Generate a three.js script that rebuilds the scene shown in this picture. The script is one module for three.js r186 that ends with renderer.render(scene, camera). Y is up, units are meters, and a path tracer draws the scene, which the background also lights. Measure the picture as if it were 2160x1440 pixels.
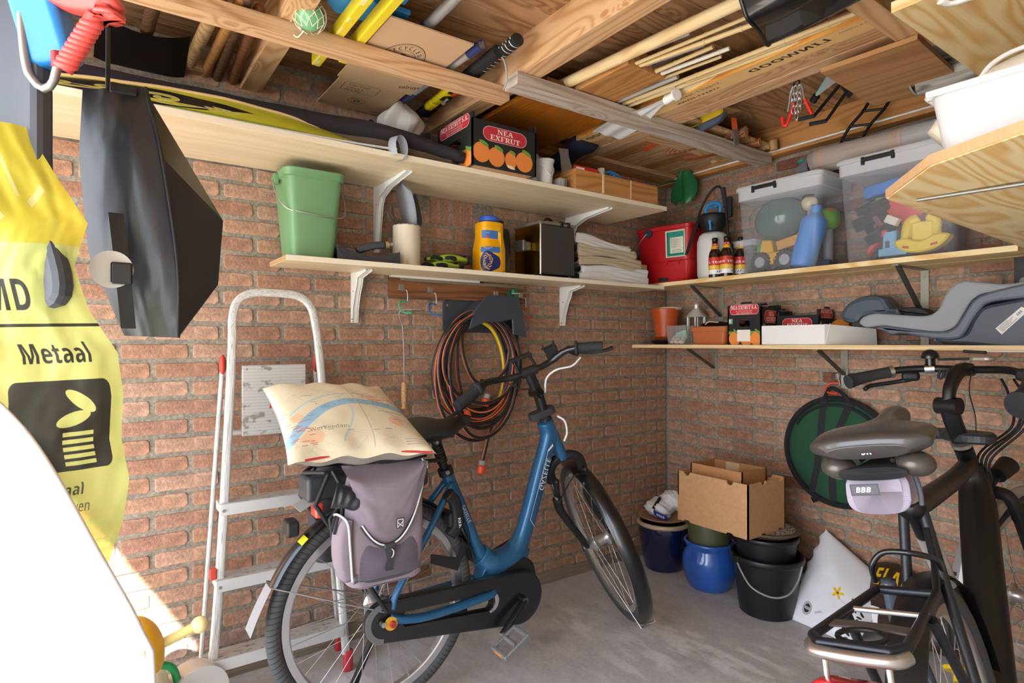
import * as THREE from 'three';
import { RoundedBoxGeometry } from 'three/addons/geometries/RoundedBoxGeometry.js';
import { mergeGeometries, mergeVertices, toCreasedNormals } from 'three/addons/utils/BufferGeometryUtils.js';
import { RectAreaLightUniformsLib } from 'three/addons/lights/RectAreaLightUniformsLib.js';

// ---------- camera, sky, sun, exposure ----------
const scene = new THREE.Scene();
const renderer = new THREE.WebGLRenderer({ antialias: true });
renderer.toneMapping = THREE.LinearToneMapping;
renderer.toneMappingExposure = 2.05;
renderer.shadowMap.enabled = true;
const camera = new THREE.PerspectiveCamera(2 * Math.atan(720 / 1248) * 180 / Math.PI, 1.5, 0.05, 100);
const YAW = 54.8 * Math.PI / 180;
camera.position.set(2.26, 1.157, 2.68);
camera.lookAt(2.26 - Math.sin(YAW), 1.157 + 4 / 1248, 2.68 - Math.cos(YAW));
{ // clear sky: an even computed gradient of air all round, no sun disc
  const W = 64, H = 32, a = new Float32Array(W * H * 4);
  for (let j = 0; j < H; j++) {
    const e = Math.max(0, ((j + 0.5) / H - 0.5) * 2), k = Math.pow(1 - e, 2.5);
    for (let i = 0; i < W; i++) a.set([0.62 + 0.40 * k, 0.80 + 0.26 * k, 1.08 + 0.06 * k, 1], (j * W + i) * 4);
  }
  const t = new THREE.DataTexture(a, W, H, THREE.RGBAFormat, THREE.FloatType);
  t.mapping = THREE.EquirectangularReflectionMapping; t.magFilter = THREE.LinearFilter; t.needsUpdate = true;
  scene.background = t; scene.environment = t;
  scene.backgroundIntensity = scene.environmentIntensity = 3.4;
}
const sun = new THREE.DirectionalLight(new THREE.Color(1.0, 0.95, 0.86), 17);
sun.position.set(2.1 + 10.0, 9.4, 3.3 + 5.8); sun.target.position.set(2.1, 0, 3.3);
sun.castShadow = true; sun.shadow.mapSize.set(2048, 2048);
Object.assign(sun.shadow.camera, { left: -6, right: 6, top: 6, bottom: -6, near: 0.5, far: 40 });
scene.add(sun, sun.target);
RectAreaLightUniformsLib.init();
// ---------- small helpers ----------
const rng = (s) => () => { s |= 0; s = (s + 0x6D2B79F5) | 0; let t = Math.imul(s ^ (s >>> 15), 1 | s); t = (t + Math.imul(t ^ (t >>> 7), 61 | t)) ^ t; return ((t ^ (t >>> 14)) >>> 0) / 4294967296; };
const V = (x, y, z) => new THREE.Vector3(x, y, z);
const PI = Math.PI, cos = Math.cos, sin = Math.sin, abs = Math.abs;
const clamp = (x, a, b) => Math.min(b, Math.max(a, x)), lerp = (a, b, t) => a + (b - a) * t;
const smooth = (a, b, x) => { const t = clamp((x - a) / (b - a), 0, 1); return t * t * (3 - 2 * t); };
const hash = (x, y, s) => { let h = Math.imul(x, 374761393) ^ Math.imul(y, 668265263) ^ Math.imul(s, 974634777); h = Math.imul(h ^ (h >>> 13), 1274126177); return ((h ^ (h >>> 16)) >>> 0) / 4294967296; };
function vn(x, y, px, py, s) { // value noise with periods px, py
  const xi = Math.floor(x), yi = Math.floor(y); let fx = x - xi, fy = y - yi; fx = fx * fx * (3 - 2 * fx); fy = fy * fy * (3 - 2 * fy);
  const m = (a, n) => ((a % n) + n) % n, x0 = m(xi, px), x1 = m(xi + 1, px), y0 = m(yi, py), y1 = m(yi + 1, py);
  return lerp(lerp(hash(x0, y0, s), hash(x1, y0, s), fx), lerp(hash(x0, y1, s), hash(x1, y1, s), fx), fy);
}
function fbm(u, v, p, q, s, o = 4) { let a = 0, w = 0.5, t = 0; for (let i = 0; i < o; i++) { a += w * vn(u * p, v * q, p, q, s + i * 17); t += w; w *= 0.5; p *= 2; q *= 2; } return a / t; }
function tex(W, H, f, srgb = true) { // f(u, v) -> [r, g, b] in 0..1
  const d = new Uint8Array(W * H * 4);
  for (let j = 0; j < H; j++) for (let i = 0; i < W; i++) { const c = f((i + 0.5) / W, (j + 0.5) / H), k = (j * W + i) * 4; d[k] = clamp(c[0], 0, 1) * 255; d[k + 1] = clamp(c[1], 0, 1) * 255; d[k + 2] = clamp(c[2], 0, 1) * 255; d[k + 3] = 255; }
  const t = new THREE.DataTexture(d, W, H); t.wrapS = t.wrapT = THREE.RepeatWrapping; t.magFilter = THREE.LinearFilter; t.minFilter = THREE.LinearMipmapLinearFilter; t.generateMipmaps = true;
  if (srgb) t.colorSpace = THREE.SRGBColorSpace; t.needsUpdate = true; return t;
}
function canvasTex(W, H, draw) { const c = document.createElement('canvas'); c.width = W; c.height = H; const g = c.getContext('2d'); draw(g, W, H); const t = new THREE.CanvasTexture(c); t.colorSpace = THREE.SRGBColorSpace; t.wrapS = t.wrapT = THREE.RepeatWrapping; return t; }
const rep = (t, x, y) => { const c = t.clone(); c.repeat.set(x, y); c.needsUpdate = true; return c; };
const M = (color, o = {}) => new THREE.MeshStandardMaterial({ color, roughness: 0.6, ...o });
const MP = (color, o = {}) => new THREE.MeshPhysicalMaterial({ color, roughness: 0.6, ...o });
// ---------- things and parts ----------
const used = new Map();
const numbered = (n) => { const k = used.get(n) || 0; used.set(n, k + 1); return k ? n + '_' + String(k).padStart(3, '0') : n; };
function shadows(m) { m.castShadow = m.receiveShadow = true; return m; }
function tag(o, label, category, group, kind) { if (label) o.userData.label = label; if (category) o.userData.category = category; if (group) o.userData.group = group; if (kind) o.userData.kind = kind; return o; }
// parts of a thing are given in the room's own metres and moved to the thing's base here
function thing(name, label, category, [x, y, z], group) { const o = new THREE.Group(); o.name = numbered(name); o.position.set(x, y, z); o.base = [x, y, z]; scene.add(o); return tag(o, label, category, group); }
function struct(name) { const o = new THREE.Group(); o.name = numbered(name); o.base = [0, 0, 0]; o.userData.kind = 'structure'; scene.add(o); return o; }
function part(parent, name, geo, mat, label) {
  if (Array.isArray(geo)) geo = merge(geo);
  const b = parent.base; if (b && (b[0] || b[1] || b[2])) geo.translate(-b[0], -b[1], -b[2]);
  const m = shadows(new THREE.Mesh(geo, mat)); m.name = name; m.base = b; if (label) m.userData.label = label; parent.add(m); return m;
}
function single(name, geo, mat, label, category, group) { // a thing that is one mesh: its origin at the middle of its underside
  if (Array.isArray(geo)) geo = merge(geo);
  geo.computeBoundingBox(); const b = geo.boundingBox, x = (b.min.x + b.max.x) / 2, y = b.min.y, z = (b.min.z + b.max.z) / 2; geo.translate(-x, -y, -z);
  const m = shadows(new THREE.Mesh(geo, mat)); m.name = numbered(name); m.position.set(x, y, z); m.base = [x, y, z]; scene.add(m); return tag(m, label, category, group);
}
function copyOf(o, [x, y, z], turn = 0, label) { const c = o.clone(); c.name = numbered(o.name.replace(/_\d{3}$/, '')); c.position.set(x, y, z); c.rotation.y = turn; if (label) c.userData.label = label; scene.add(c); return c; }
// ---------- geometry ----------
function plain(g) { g = g.index ? g.toNonIndexed() : g; for (const k of Object.keys(g.attributes)) if (!['position', 'normal', 'uv'].includes(k)) g.deleteAttribute(k); if (!g.attributes.normal) g.computeVertexNormals(); if (!g.attributes.uv) g.setAttribute('uv', new THREE.BufferAttribute(new Float32Array(g.attributes.position.count * 2), 2)); return g; }
const merge = (a) => a.length === 1 ? a[0] : mergeGeometries(a.flat(3).map(plain));
// uv in metres from the position; u runs along `axis` (the grain), v across it
function muv(g, axis = 'x', ou = 0, ov = 0) {
  const p = g.attributes.position, n = g.attributes.normal, uv = new Float32Array(p.count * 2);
  for (let i = 0; i < p.count; i++) {
    const P = { x: p.getX(i), y: p.getY(i), z: p.getZ(i) }, N = { x: abs(n.getX(i)), y: abs(n.getY(i)), z: abs(n.getZ(i)) };
    const big = N.x > N.y && N.x > N.z ? 'x' : N.y > N.z ? 'y' : 'z', rest = 'xyz'.replace(axis, '').split('');
    let u, v; if (big === axis) { u = P[rest[0]] * 0.15; v = P[rest[1]]; } else { u = P[axis]; v = P[rest.find((k) => k !== big)]; }
    uv[i * 2] = u + ou; uv[i * 2 + 1] = v + ov;
  }
  g.setAttribute('uv', new THREE.BufferAttribute(uv, 2)); return g;
}
const at = (g, x = 0, y = 0, z = 0, rx = 0, ry = 0, rz = 0) => { if (rx || ry || rz) g.applyMatrix4(new THREE.Matrix4().makeRotationFromEuler(new THREE.Euler(rx, ry, rz))); return g.translate(x, y, z); };
function box(w, h, d, r = 0.002, seg = 1) { r = Math.min(r, w / 2.01, h / 2.01, d / 2.01); return r > 0 ? new RoundedBoxGeometry(w, h, d, seg, r) : new THREE.BoxGeometry(w, h, d); }
const bx = (x0, x1, y0, y1, z0, z1, r = 0.002, seg = 1) => box(abs(x1 - x0), abs(y1 - y0), abs(z1 - z0), r, seg).translate((x0 + x1) / 2, (y0 + y1) / 2, (z0 + z1) / 2);
let GO = 0; // every board reads another stretch of the grain
const wbx = (ax, x0, x1, y0, y1, z0, z1, r = 0.002) => { GO += 0.377; return muv(bx(x0, x1, y0, y1, z0, z1, r), ax, GO, GO * 1.7); };
const lathe = (pts, seg = 32) => new THREE.LatheGeometry(pts.map((p) => new THREE.Vector2(p[0], p[1])), seg);
const vec = (p) => p.isVector3 ? p : V(...p);
function rod(a, b, r0, r1 = r0, seg = 12, open = false) { a = vec(a); b = vec(b); const l = a.distanceTo(b), g = new THREE.CylinderGeometry(r1, r0, l, seg, 1, open); g.applyQuaternion(new THREE.Quaternion().setFromUnitVectors(V(0, 1, 0), b.clone().sub(a).normalize())); const c = a.clone().add(b).multiplyScalar(0.5); return g.translate(c.x, c.y, c.z); }
function tube(pts, r, seg = 32, rad = 8, closed = false, tension = 0.5) { return new THREE.TubeGeometry(new THREE.CatmullRomCurve3(pts.map(vec), closed, 'catmullrom', tension), seg, r, rad, closed); }
function path(pts, r, rad = 8) { const k = new THREE.CurvePath(); for (let i = 0; i + 1 < pts.length; i++) k.add(new THREE.LineCurve3(vec(pts[i]), vec(pts[i + 1]))); return merge(pts.slice(1).map((p, i) => rod(pts[i], p, r, r, rad)).concat(pts.slice(1, -1).map((p) => new THREE.SphereGeometry(r, rad, 6).translate(...vec(p).toArray())))); }
// a tube whose radius varies: pts [[x,y,z],...], radii [ra, rb] across two directions (flat tubes) by function f(t) -> [a, b]
function loft(pts, f, seg = 40, rad = 16, upv = [0, 1, 0], caps = true, tension = 0.5) {
  const c = new THREE.CatmullRomCurve3(pts.map(vec), false, 'catmullrom', tension), pos = [], uv = [], idx = [], U = V(...upv); const L = c.getLength();
  for (let i = 0; i <= seg; i++) {
    const t = i / seg, p = c.getPoint(t), T = c.getTangent(t), S = new THREE.Vector3().crossVectors(T, U).normalize(), N = new THREE.Vector3().crossVectors(S, T).normalize(), [a, b, e = 2] = f(t);
    for (let j = 0; j <= rad; j++) { const q = j / rad * PI * 2, cs = cos(q), sn = sin(q), x = Math.sign(cs) * Math.pow(abs(cs), 2 / e) * a, y = Math.sign(sn) * Math.pow(abs(sn), 2 / e) * b; pos.push(p.x + S.x * x + N.x * y, p.y + S.y * x + N.y * y, p.z + S.z * x + N.z * y); uv.push(t * L, j / rad); }
  }
  const w = rad + 1; for (let i = 0; i < seg; i++) for (let j = 0; j < rad; j++) { const k = i * w + j; idx.push(k, k + 1, k + w, k + 1, k + w + 1, k + w); }
  if (caps) for (const [i, s] of [[0, 1], [seg, -1]]) { const n = pos.length / 3, p = c.getPoint(i / seg); pos.push(p.x, p.y, p.z); uv.push(0, 0); for (let j = 0; j < rad; j++) { const k = i * w + j; s > 0 ? idx.push(n, k + 1, k) : idx.push(n, k, k + 1); } }
  return solid(pos, uv, idx);
}
function solid(pos, uv, idx) { const g = new THREE.BufferGeometry(); g.setAttribute('position', new THREE.Float32BufferAttribute(pos, 3)); if (uv) g.setAttribute('uv', new THREE.Float32BufferAttribute(uv, 2)); g.setIndex(idx); g.computeVertexNormals(); return g; }
// a sheet f(u, v) -> [x, y, z]
function sheet(f, nu = 20, nv = 20) { const pos = [], uv = [], idx = []; for (let j = 0; j <= nv; j++) for (let i = 0; i <= nu; i++) { const u = i / nu, v = j / nv; pos.push(...f(u, v)); uv.push(u, v); } const w = nu + 1; for (let j = 0; j < nv; j++) for (let i = 0; i < nu; i++) { const k = j * w + i; idx.push(k, k + 1, k + w, k + 1, k + w + 1, k + w); } return solid(pos, uv, idx); }
// outline in x/y, thick along +z from 0 to d
function ext(pts, d, bevel = 0, holes = [], seg = 1) { const s = pts instanceof THREE.Shape ? pts : new THREE.Shape(pts.map((p) => new THREE.Vector2(...p))); for (const h of holes) s.holes.push(new THREE.Path(h.map((p) => new THREE.Vector2(...p)))); const g = new THREE.ExtrudeGeometry(s, { depth: Math.max(1e-4, d - 2 * bevel), bevelEnabled: bevel > 0, bevelSize: bevel, bevelOffset: -bevel, bevelThickness: bevel, bevelSegments: seg, curveSegments: 16 }); return bevel ? g.translate(0, 0, bevel) : g; }
const curveShape = (pts, n = 48) => new THREE.CatmullRomCurve3(pts.map((p) => V(p[0], p[1], 0)), true, 'centripetal').getPoints(n).slice(0, -1).map((p) => [p.x, p.y]);
const rr = (x0, y0, x1, y1, r, n = 5) => { const o = []; for (const [cx, cy, a] of [[x1 - r, y1 - r, 0], [x0 + r, y1 - r, 1], [x0 + r, y0 + r, 2], [x1 - r, y0 + r, 3]]) for (let i = 0; i <= n; i++) { const q = (a + i / n) * PI / 2; o.push([cx + r * cos(q), cy + r * sin(q)]); } return o; };
const smoothN = (g, angle = 0.6) => toCreasedNormals(g, angle);
// send a shape drawn in (a, b, c) to the room: origin o, and the directions its x, y, z take
function place(g, o, X, Y, Z) { const m = new THREE.Matrix4().makeBasis(vec(X), vec(Y), vec(Z)); m.setPosition(vec(o)); g.applyMatrix4(m); if (m.determinant() < 0) { const q = g.index; if (q) for (let i = 0; i < q.count; i += 3) { const t = q.getX(i); q.setX(i, q.getX(i + 1)); q.setX(i + 1, t); } else for (const k of Object.keys(g.attributes)) { const A = g.attributes[k], n = A.itemSize; for (let i = 0; i < A.count; i += 3) for (let j = 0; j < n; j++) { const a = A.array[(i) * n + j]; A.array[i * n + j] = A.array[(i + 1) * n + j]; A.array[(i + 1) * n + j] = a; } } } return g; }
// a skin through rings of points, closed at the first ring
const skin = (levels) => { const n = levels[0].length, pos = [], idx = []; levels.forEach((l) => l.forEach((p) => pos.push(...p))); for (let k = 0; k + 1 < levels.length; k++) for (let i = 0; i < n; i++) { const a = k * n + i, c = k * n + (i + 1) % n; idx.push(a, a + n, c, c, a + n, c + n); } const m = pos.length / 3, c = levels[0].reduce((s, p) => [s[0] + p[0] / n, s[1] + p[1] / n, s[2] + p[2] / n], [0, 0, 0]); pos.push(...c); for (let i = 0; i < n; i++) idx.push(m, i, (i + 1) % n); const g = solid(pos, null, idx); return smoothN(g, 0.7); };
const rring = (x, y, z, hw, hd, r, n = 4) => rr(-hw, -hd, hw, hd, r, n).map(([a, b]) => [x + a, y, z + b]);
// ---------- materials ----------
// wood: late wood (dark) on early wood, with knots; one repeat is 1.6 m by 0.4 m
function woodTex(seed, early, late, { rings = 14, wob = 0.5, sharp = 2, knots = 4, W = 768, H = 256, streak = 0.25 } = {}) {
  const R = rng(seed), K = Array.from({ length: knots }, () => [R(), R(), 0.006 + R() * 0.012]);
  const t = tex(W, H, (u, v) => {
    let ph = v * rings + wob * 3 * (fbm(u, v, 2, 3, seed, 3) - 0.5) * rings * 0.4, kn = 0;
    for (const [ku, kv, kr] of K) { let du = u - ku, dv = v - kv; du -= Math.round(du); dv -= Math.round(dv); const d = Math.hypot(du * 1.0, dv * 0.5) / kr; ph += 2.2 * Math.exp(-d * d * 0.12) * Math.sign(dv || 1); kn = Math.max(kn, 1 - smooth(0.35, 0.75, d * 0.9)); }
    let s = 0.5 + 0.5 * sin(ph * 2 * PI); s = Math.pow(s, sharp) * 0.75;
    s = clamp(s + streak * (vn(u * 12, v * 180, 12, 180, seed + 5) - 0.5) + 0.3 * (fbm(u, v, 3, 6, seed + 9, 3) - 0.5), 0, 1);
    s = lerp(s, 1.25, kn * 0.75);
    return [0, 1, 2].map((i) => lerp(early[i], late[i], s));
  });
  t.repeat.set(1 / 1.6, 1 / 0.4); return t;
}
const h3 = (h) => [(h >> 16 & 255) / 255, (h >> 8 & 255) / 255, (h & 255) / 255];
const wood = (seed, a, b, o = {}, m = {}) => { const t = woodTex(seed, h3(a), h3(b), o); return M(0xffffff, { map: t, bumpMap: t, bumpScale: -0.0004, roughness: 0.62, ...m }); };
const WD = {
  ceiling: [0, 1, 2].map((i) => wood(11 + i, [0xb98f66, 0xc29a70, 0xae845c][i], [0x8a5f3c, 0x93683f, 0x7f5635][i], { rings: 9, wob: 0.9, knots: 5 }, { roughness: 0.55 })),
  beam: wood(21, 0xd9b083, 0xb98656, { rings: 10, wob: 0.8, knots: 6 }),
  rough: wood(22, 0xdcb48a, 0xb8875a, { rings: 12, streak: 0.6, knots: 5 }),
  weathered: wood(23, 0xc9bcae, 0x9f8c7a, { rings: 11, streak: 0.5, knots: 5 }),
  birch: wood(24, 0xe6d3b0, 0xdcc69f, { rings: 6, streak: 0.5, knots: 0, sharp: 1.2 }, { roughness: 0.45, bumpScale: 0 }),
  pine: wood(25, 0xf0d9a6, 0xdaa85e, { rings: 9, wob: 1.1, knots: 2, sharp: 1.6 }, { roughness: 0.5 }),
  light: wood(26, 0xeed2a0, 0xdcb47c, { rings: 12, knots: 1 }),
  brown: wood(27, 0x8a5835, 0x5f3a20, { rings: 16, streak: 0.7, knots: 2 }),
  varnish: wood(28, 0xb0691f, 0x8a4c12, { rings: 26, streak: 0.5, knots: 0 }, { roughness: 0.32 }),
  oak: wood(29, 0xc48c50, 0xa06a34, { rings: 12, knots: 2 }),
  handle: wood(30, 0xc6a273, 0x9c7546, { rings: 10, knots: 0 }),
  dark: wood(31, 0x6b4a30, 0x46301f, { rings: 14, knots: 1 }),
  bamboo: wood(32, 0xe3c794, 0xcfae72, { rings: 5, knots: 0, streak: 0.6 }, { roughness: 0.4 }),
  grey: wood(33, 0xb9b3aa, 0x55524f, { rings: 8, wob: 1.2, knots: 5 }),
  ply: wood(34, 0xb98a58, 0x9d6f40, { rings: 7, knots: 0, streak: 0.4 }),
};
const chipTex = tex(256, 256, (u, v) => { const a = vn(u * 90, v * 60, 90, 60, 3), b = vn(u * 40, v * 90, 40, 90, 4), k = a * 0.6 + b * 0.5; return [0.62 + 0.3 * k, 0.46 + 0.3 * k, 0.30 + 0.28 * k]; });
chipTex.repeat.set(6, 6);
const chip = M(0xffffff, { map: chipTex, bumpMap: chipTex, bumpScale: 0.0008, roughness: 0.85 });
// bricks: one soft mottled map, several clays
const brickTex = tex(256, 256, (u, v) => { const a = fbm(u, v, 5, 9, 41, 5), b = fbm(u, v, 40, 40, 42, 2), w = smooth(0.62, 0.8, fbm(u, v, 4, 6, 47, 4)), p = vn(u * 70, v * 70, 70, 70, 46) > 0.955 ? 0.25 : 0; const g = 0.78 + 0.26 * (a - 0.5) + 0.22 * (b - 0.5) - p * (1 - w); return [g + w * 0.13, g + w * 0.16, g + w * 0.18]; });
brickTex.repeat.set(3.1, 3.1);
const brickBump = tex(256, 256, (u, v) => { const k = 0.6 * fbm(u, v, 20, 26, 44, 4) + 0.4 * vn(u * 110, v * 110, 110, 110, 45); return [k, k, k]; }, false); brickBump.repeat.set(3.1, 3.1);
const BRICK = [0xd9a98a, 0xd29f80, 0xdcb094, 0xcb977a, 0xd9ac90, 0xc9987e].map((c) => M(c, { map: brickTex, bumpMap: brickBump, bumpScale: 0.0025, roughness: 0.92 }));
const BRICK_PALE = [0xdcbfae, 0xd3b3a2].map((c) => M(c, { map: brickTex, bumpMap: brickBump, bumpScale: 0.003, roughness: 0.95 }));
const BRICK_DARK = M(0xa26a52, { map: brickTex, bumpMap: brickBump, bumpScale: 0.003, roughness: 0.92 });
const sandTex = tex(256, 256, (u, v) => { const a = fbm(u, v, 60, 60, 51, 3), b = fbm(u, v, 6, 6, 52, 3), s = vn(u * 120, v * 120, 120, 120, 53) > 0.965 ? 0.28 : 0; const g = 0.56 + 0.26 * (a - 0.5) + 0.14 * (b - 0.5) + s; return [g * 1.03, g * 0.98, g * 0.90]; }); sandTex.repeat.set(2.5, 2.5);
const MORTAR = M(0xf4f0ea, { map: sandTex, bumpMap: sandTex, bumpScale: 0.003, roughness: 0.97 });
const floorTex = tex(1024, 1024, (u, v) => { // grey screed with lime smears, grit and dark scuffs; 2.4 m a repeat
  const a = fbm(u, v, 5, 5, 61, 5), b = fbm(u + 0.2 * v, v, 24, 60, 62, 4), c = vn(u * 340, v * 340, 340, 340, 63), s = smooth(0.56, 0.72, fbm(u, v, 7, 9, 64, 5)) * smooth(0.42, 0.62, b), dk = smooth(0.62, 0.8, fbm(u, v, 11, 8, 66, 5)) * 0.08, sp = vn(u * 260, v * 260, 260, 260, 65) > 0.985 ? 0.14 : 0;
  const g = 0.74 + 0.12 * (a - 0.5) + 0.10 * (b - 0.5) + 0.06 * (c - 0.5) + 0.07 * s - dk - sp; return [g * 1.01, g * 0.995, g * 0.985]; });
floorTex.repeat.set(1 / 2.4, 1 / 2.4);
const FLOOR = M(0xffffff, { map: floorTex, bumpMap: floorTex, bumpScale: 0.002, roughness: 0.8 });
const paveTex = tex(256, 256, (u, v) => { const g = 0.74 + 0.1 * (fbm(u, v, 12, 12, 71, 4) - 0.5); return [g, g * 0.97, g * 0.92]; }); paveTex.repeat.set(0.5, 0.5);
const card1 = tex(256, 256, (u, v) => { const l = 0.5 + 0.5 * sin(u * 2 * PI * 40), f = fbm(u, v, 20, 20, 81, 4), g = 0.93 + 0.025 * l + 0.10 * (f - 0.5); return [0.80 * g, 0.615 * g, 0.43 * g]; }); card1.repeat.set(5, 5);
const CARD = M(0xffffff, { map: card1, roughness: 0.88 }), CARD2 = M(0xf2e2d2, { map: card1, roughness: 0.9 });
const clothBump = tex(256, 256, (u, v) => { const a = 0.5 + 0.25 * sin(u * 2 * PI * 64) + 0.25 * sin(v * 2 * PI * 64); return [a, a, a]; }, false);
const weave = (c, o = {}) => M(c, { roughness: 0.9, bumpMap: rep(clothBump, 4, 4), bumpScale: 0.0006, ...o });
const steel = M(0xc8c8c6, { metalness: 1, roughness: 0.32 }), dullsteel = M(0x9b9a94, { metalness: 0.9, roughness: 0.5 }), chrome = M(0xdddddd, { metalness: 1, roughness: 0.15 });
const aluTex = tex(256, 256, (u, v) => { const l = 0.5 + 0.5 * Math.sign(sin(v * 2 * PI * 24)), d = smooth(0.6, 0.75, fbm(u, v, 14, 14, 91, 4)); const g = 0.86 + 0.05 * l - 0.22 * d; return [g, g * (1 - 0.03 * d), g * (1 - 0.08 * d)]; });
const ALU = M(0xe2e3e2, { metalness: 0.55, roughness: 0.42 }), ALU_STEP = M(0xe2e2e0, { map: aluTex, bumpMap: aluTex, bumpScale: 0.0008, metalness: 0.45, roughness: 0.5 });
const black = M(0x1a1a1c, { roughness: 0.55 }), blackGloss = MP(0x121214, { roughness: 0.28, clearcoat: 0.3 }), rubber = M(0x2a2b2d, { roughness: 0.8 }), blackMetal = M(0x161618, { roughness: 0.35, metalness: 0.3 });
const white = M(0xf2f1ee, { roughness: 0.5 }), whitePl = M(0xefeeea, { roughness: 0.35 });
// ---------- the room ----------
const CEIL = 2.18;
const ROOMX = 2.45, ROOMZ = 3.45;
{ // floor and the sunny paving outside
  const f = struct('floor'); part(f, 'screed', muv(bx(-0.2, ROOMX + 0.1, -0.12, 0, -0.2, ROOMZ + 0.1, 0), 'x'), FLOOR);
  const p = struct('paving'); part(p, 'pavement_surface', muv(bx(-14, 16, -0.14, -0.03, ROOMZ + 0.1, 22, 0), 'x'), M(0xffffff, { map: paveTex, roughness: 0.9 }));
}
// a brick lies along x, its face on z = 0 looking to +z, origin at its lower left
function brickGeo(L, H, seed) {
  const R = rng(seed), j = () => (R() - 0.5) * 0.004, c = 0.004 + R() * 0.004, o = [];
  for (const [x, y] of [[0, 0], [L / 2, 0], [L, 0], [L, H], [L * 0.5, H], [0, H]]) {
    if (x === L / 2 || x === L * 0.5) o.push([x + j() * 4, y + j() * 0.8]);
    else { const sx = x ? -1 : 1, sy = y ? -1 : 1, a = [x + j() * 0.4, y + sy * c + j() * 0.4], b = [x + sx * c * 1.3, y + j() * 0.6]; (x > 0) === (y > 0) ? o.push(a, b) : o.push(b, a); }
  }
  const pos = [], uv = [], idx = [], n = o.length, ring = (k, z) => o.forEach(([x, y]) => { const X = L / 2 + (x - L / 2) * (1 - k / L), Y = H / 2 + (y - H / 2) * (1 - k / H); pos.push(X, Y, z); uv.push(X, Y); });
  ring(0, -0.02); ring(0.0005, -0.0035); ring(0.006, 0.0005 + R() * 0.001);
  for (let r = 0; r < 2; r++) for (let i = 0; i < n; i++) { const a = r * n + i, b = r * n + (i + 1) % n; idx.push(a, b, a + n, b, b + n, a + n); }
  for (let i = 1; i + 1 < n; i++) idx.push(2 * n, 2 * n + i, 2 * n + i + 1);
  return toCreasedNormals(solid(pos, uv, idx), 0.5);
}
const CH = 0.0625, Y0 = 0.037, BH = 0.0495;
const GEO_FULL = Array.from({ length: 8 }, (_, i) => brickGeo(0.2085, BH, 100 + i));
const inView = (p) => { const q = p.clone().sub(camera.position); const dx = -sin(YAW), dz = -cos(YAW), z = q.x * dx + q.z * dz; if (z < 0.3) return 0; const u = 1248 * (q.x * cos(YAW) - q.z * sin(YAW)) / z, v = -1248 * q.y / z + 4; return abs(u) < 1110 && abs(v) < 740 ? 1 / z : 0; };
// lay(...) fills a wall: pos(s, y) gives the room point for a distance s along the wall
function layWall(name, slab, len, PL, offs, toMat, skip, seed) {
  const w = struct(name); part(w, 'mortar', muv(slab, 'y'), MORTAR);
  const R = rng(seed), all = [];
  for (let k = -1; k < 34; k++) {
    const y = Y0 + k * CH + 0.0065, odd = ((k % 2) + 2) % 2;
    let s = offs[odd] - PL * 2;
    while (s < len) {
      let a = s + 0.0065, b = s + PL - 0.0065 + (R() - 0.5) * 0.003; const a0 = Math.max(a, 0.012), b0 = Math.min(b, len);
      s += PL; if (b0 - a0 < 0.03 || skip(a0, b0, y)) continue;
      all.push({ a: a0, b: b0, y, k, g: Math.floor(R() * 8), m: R(), flip: R() < 0.5, out: (R() - 0.5) * 0.002, ry: (R() - 0.5) * 0.002 });
    }
  }
  for (const q of all) q.w = inView(toMat((q.a + q.b) / 2, q.y + 0.025, 0));
  all.sort((p, q) => q.w - p.w);
  const rest = [], X = toMat(1, 0, 0).sub(toMat(0, 0, 0)), Z = toMat(0, 0, 1).sub(toMat(0, 0, 0));
  const bm = new THREE.Matrix4();
  all.forEach((q, i) => {
    const sx = (q.b - q.a) / 0.2085, o = toMat(q.a, q.y + (q.ry), q.out - 0.0005);
    bm.makeBasis(X.clone().multiplyScalar(sx), V(0, 1, 0), Z); bm.setPosition(o);
    if (bm.determinant() < 0) { bm.makeBasis(X.clone().multiplyScalar(-sx), V(0, 1, 0), Z); bm.setPosition(toMat(q.b, q.y + q.ry, q.out - 0.0005)); }
    const mat = q.k < 2 ? BRICK_PALE[q.k < 1 ? 0 : 1] : q.k === 2 && q.m < 0.5 ? BRICK_PALE[1] : q.m > 0.985 ? BRICK_DARK : BRICK[Math.floor(q.m * 6.05) % 6];
    if (i < 296 && q.w > 0) { const m = shadows(new THREE.Mesh(GEO_FULL[q.g], mat)); m.name = 'brick'; bm.decompose(m.position, m.quaternion, m.scale); w.add(m); }
    else { const g = GEO_FULL[q.g].clone(); g.applyMatrix4(bm); rest.push(plain(g)); }
  });
  const m = part(w, 'brickwork', rest, BRICK[0]); m.userData.kind = 'stuff';
  return w;
}
// left wall: face on x = 0, s runs along z
const zs = (s, y, out) => V(out, y, s), xs = (s, y, out) => V(s, y, out);
const wallL = layWall('wall_left', bx(-0.12, -0.003, -0.02, CEIL + 0.05, -0.12, ROOMZ + 0.1, 0), ROOMZ, 0.2035, [0.083, 0.176], zs, (a, b, y) => y > 1.64 && y < 1.84 && b > 1.32 && a < 1.50, 7);
for (let i = 0; i < 4; i++) { const g = brickGeo(0.2085, BH, 130 + i); place(g, [0, 1.667, 1.3 + i * 0.0545], [0, 1, 0], [0, 0, 1], [1, 0, 0]); part(wallL, 'brick', g, BRICK[(i * 2 + 1) % 6]); }
part(wallL, 'plinth', sheet((u, v) => { const z = u * ROOMZ, n = vn(u * 40, v * 3, 40, 99, 5); return [0.002 + 0.018 * v * (0.6 + n), 0.055 * (1 - v) * (0.6 + 0.7 * vn(u * 26, 0, 26, 9, 8)), z]; }, 160, 6), M(0xe0d8cd, { map: sandTex, roughness: 0.95 }));
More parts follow.
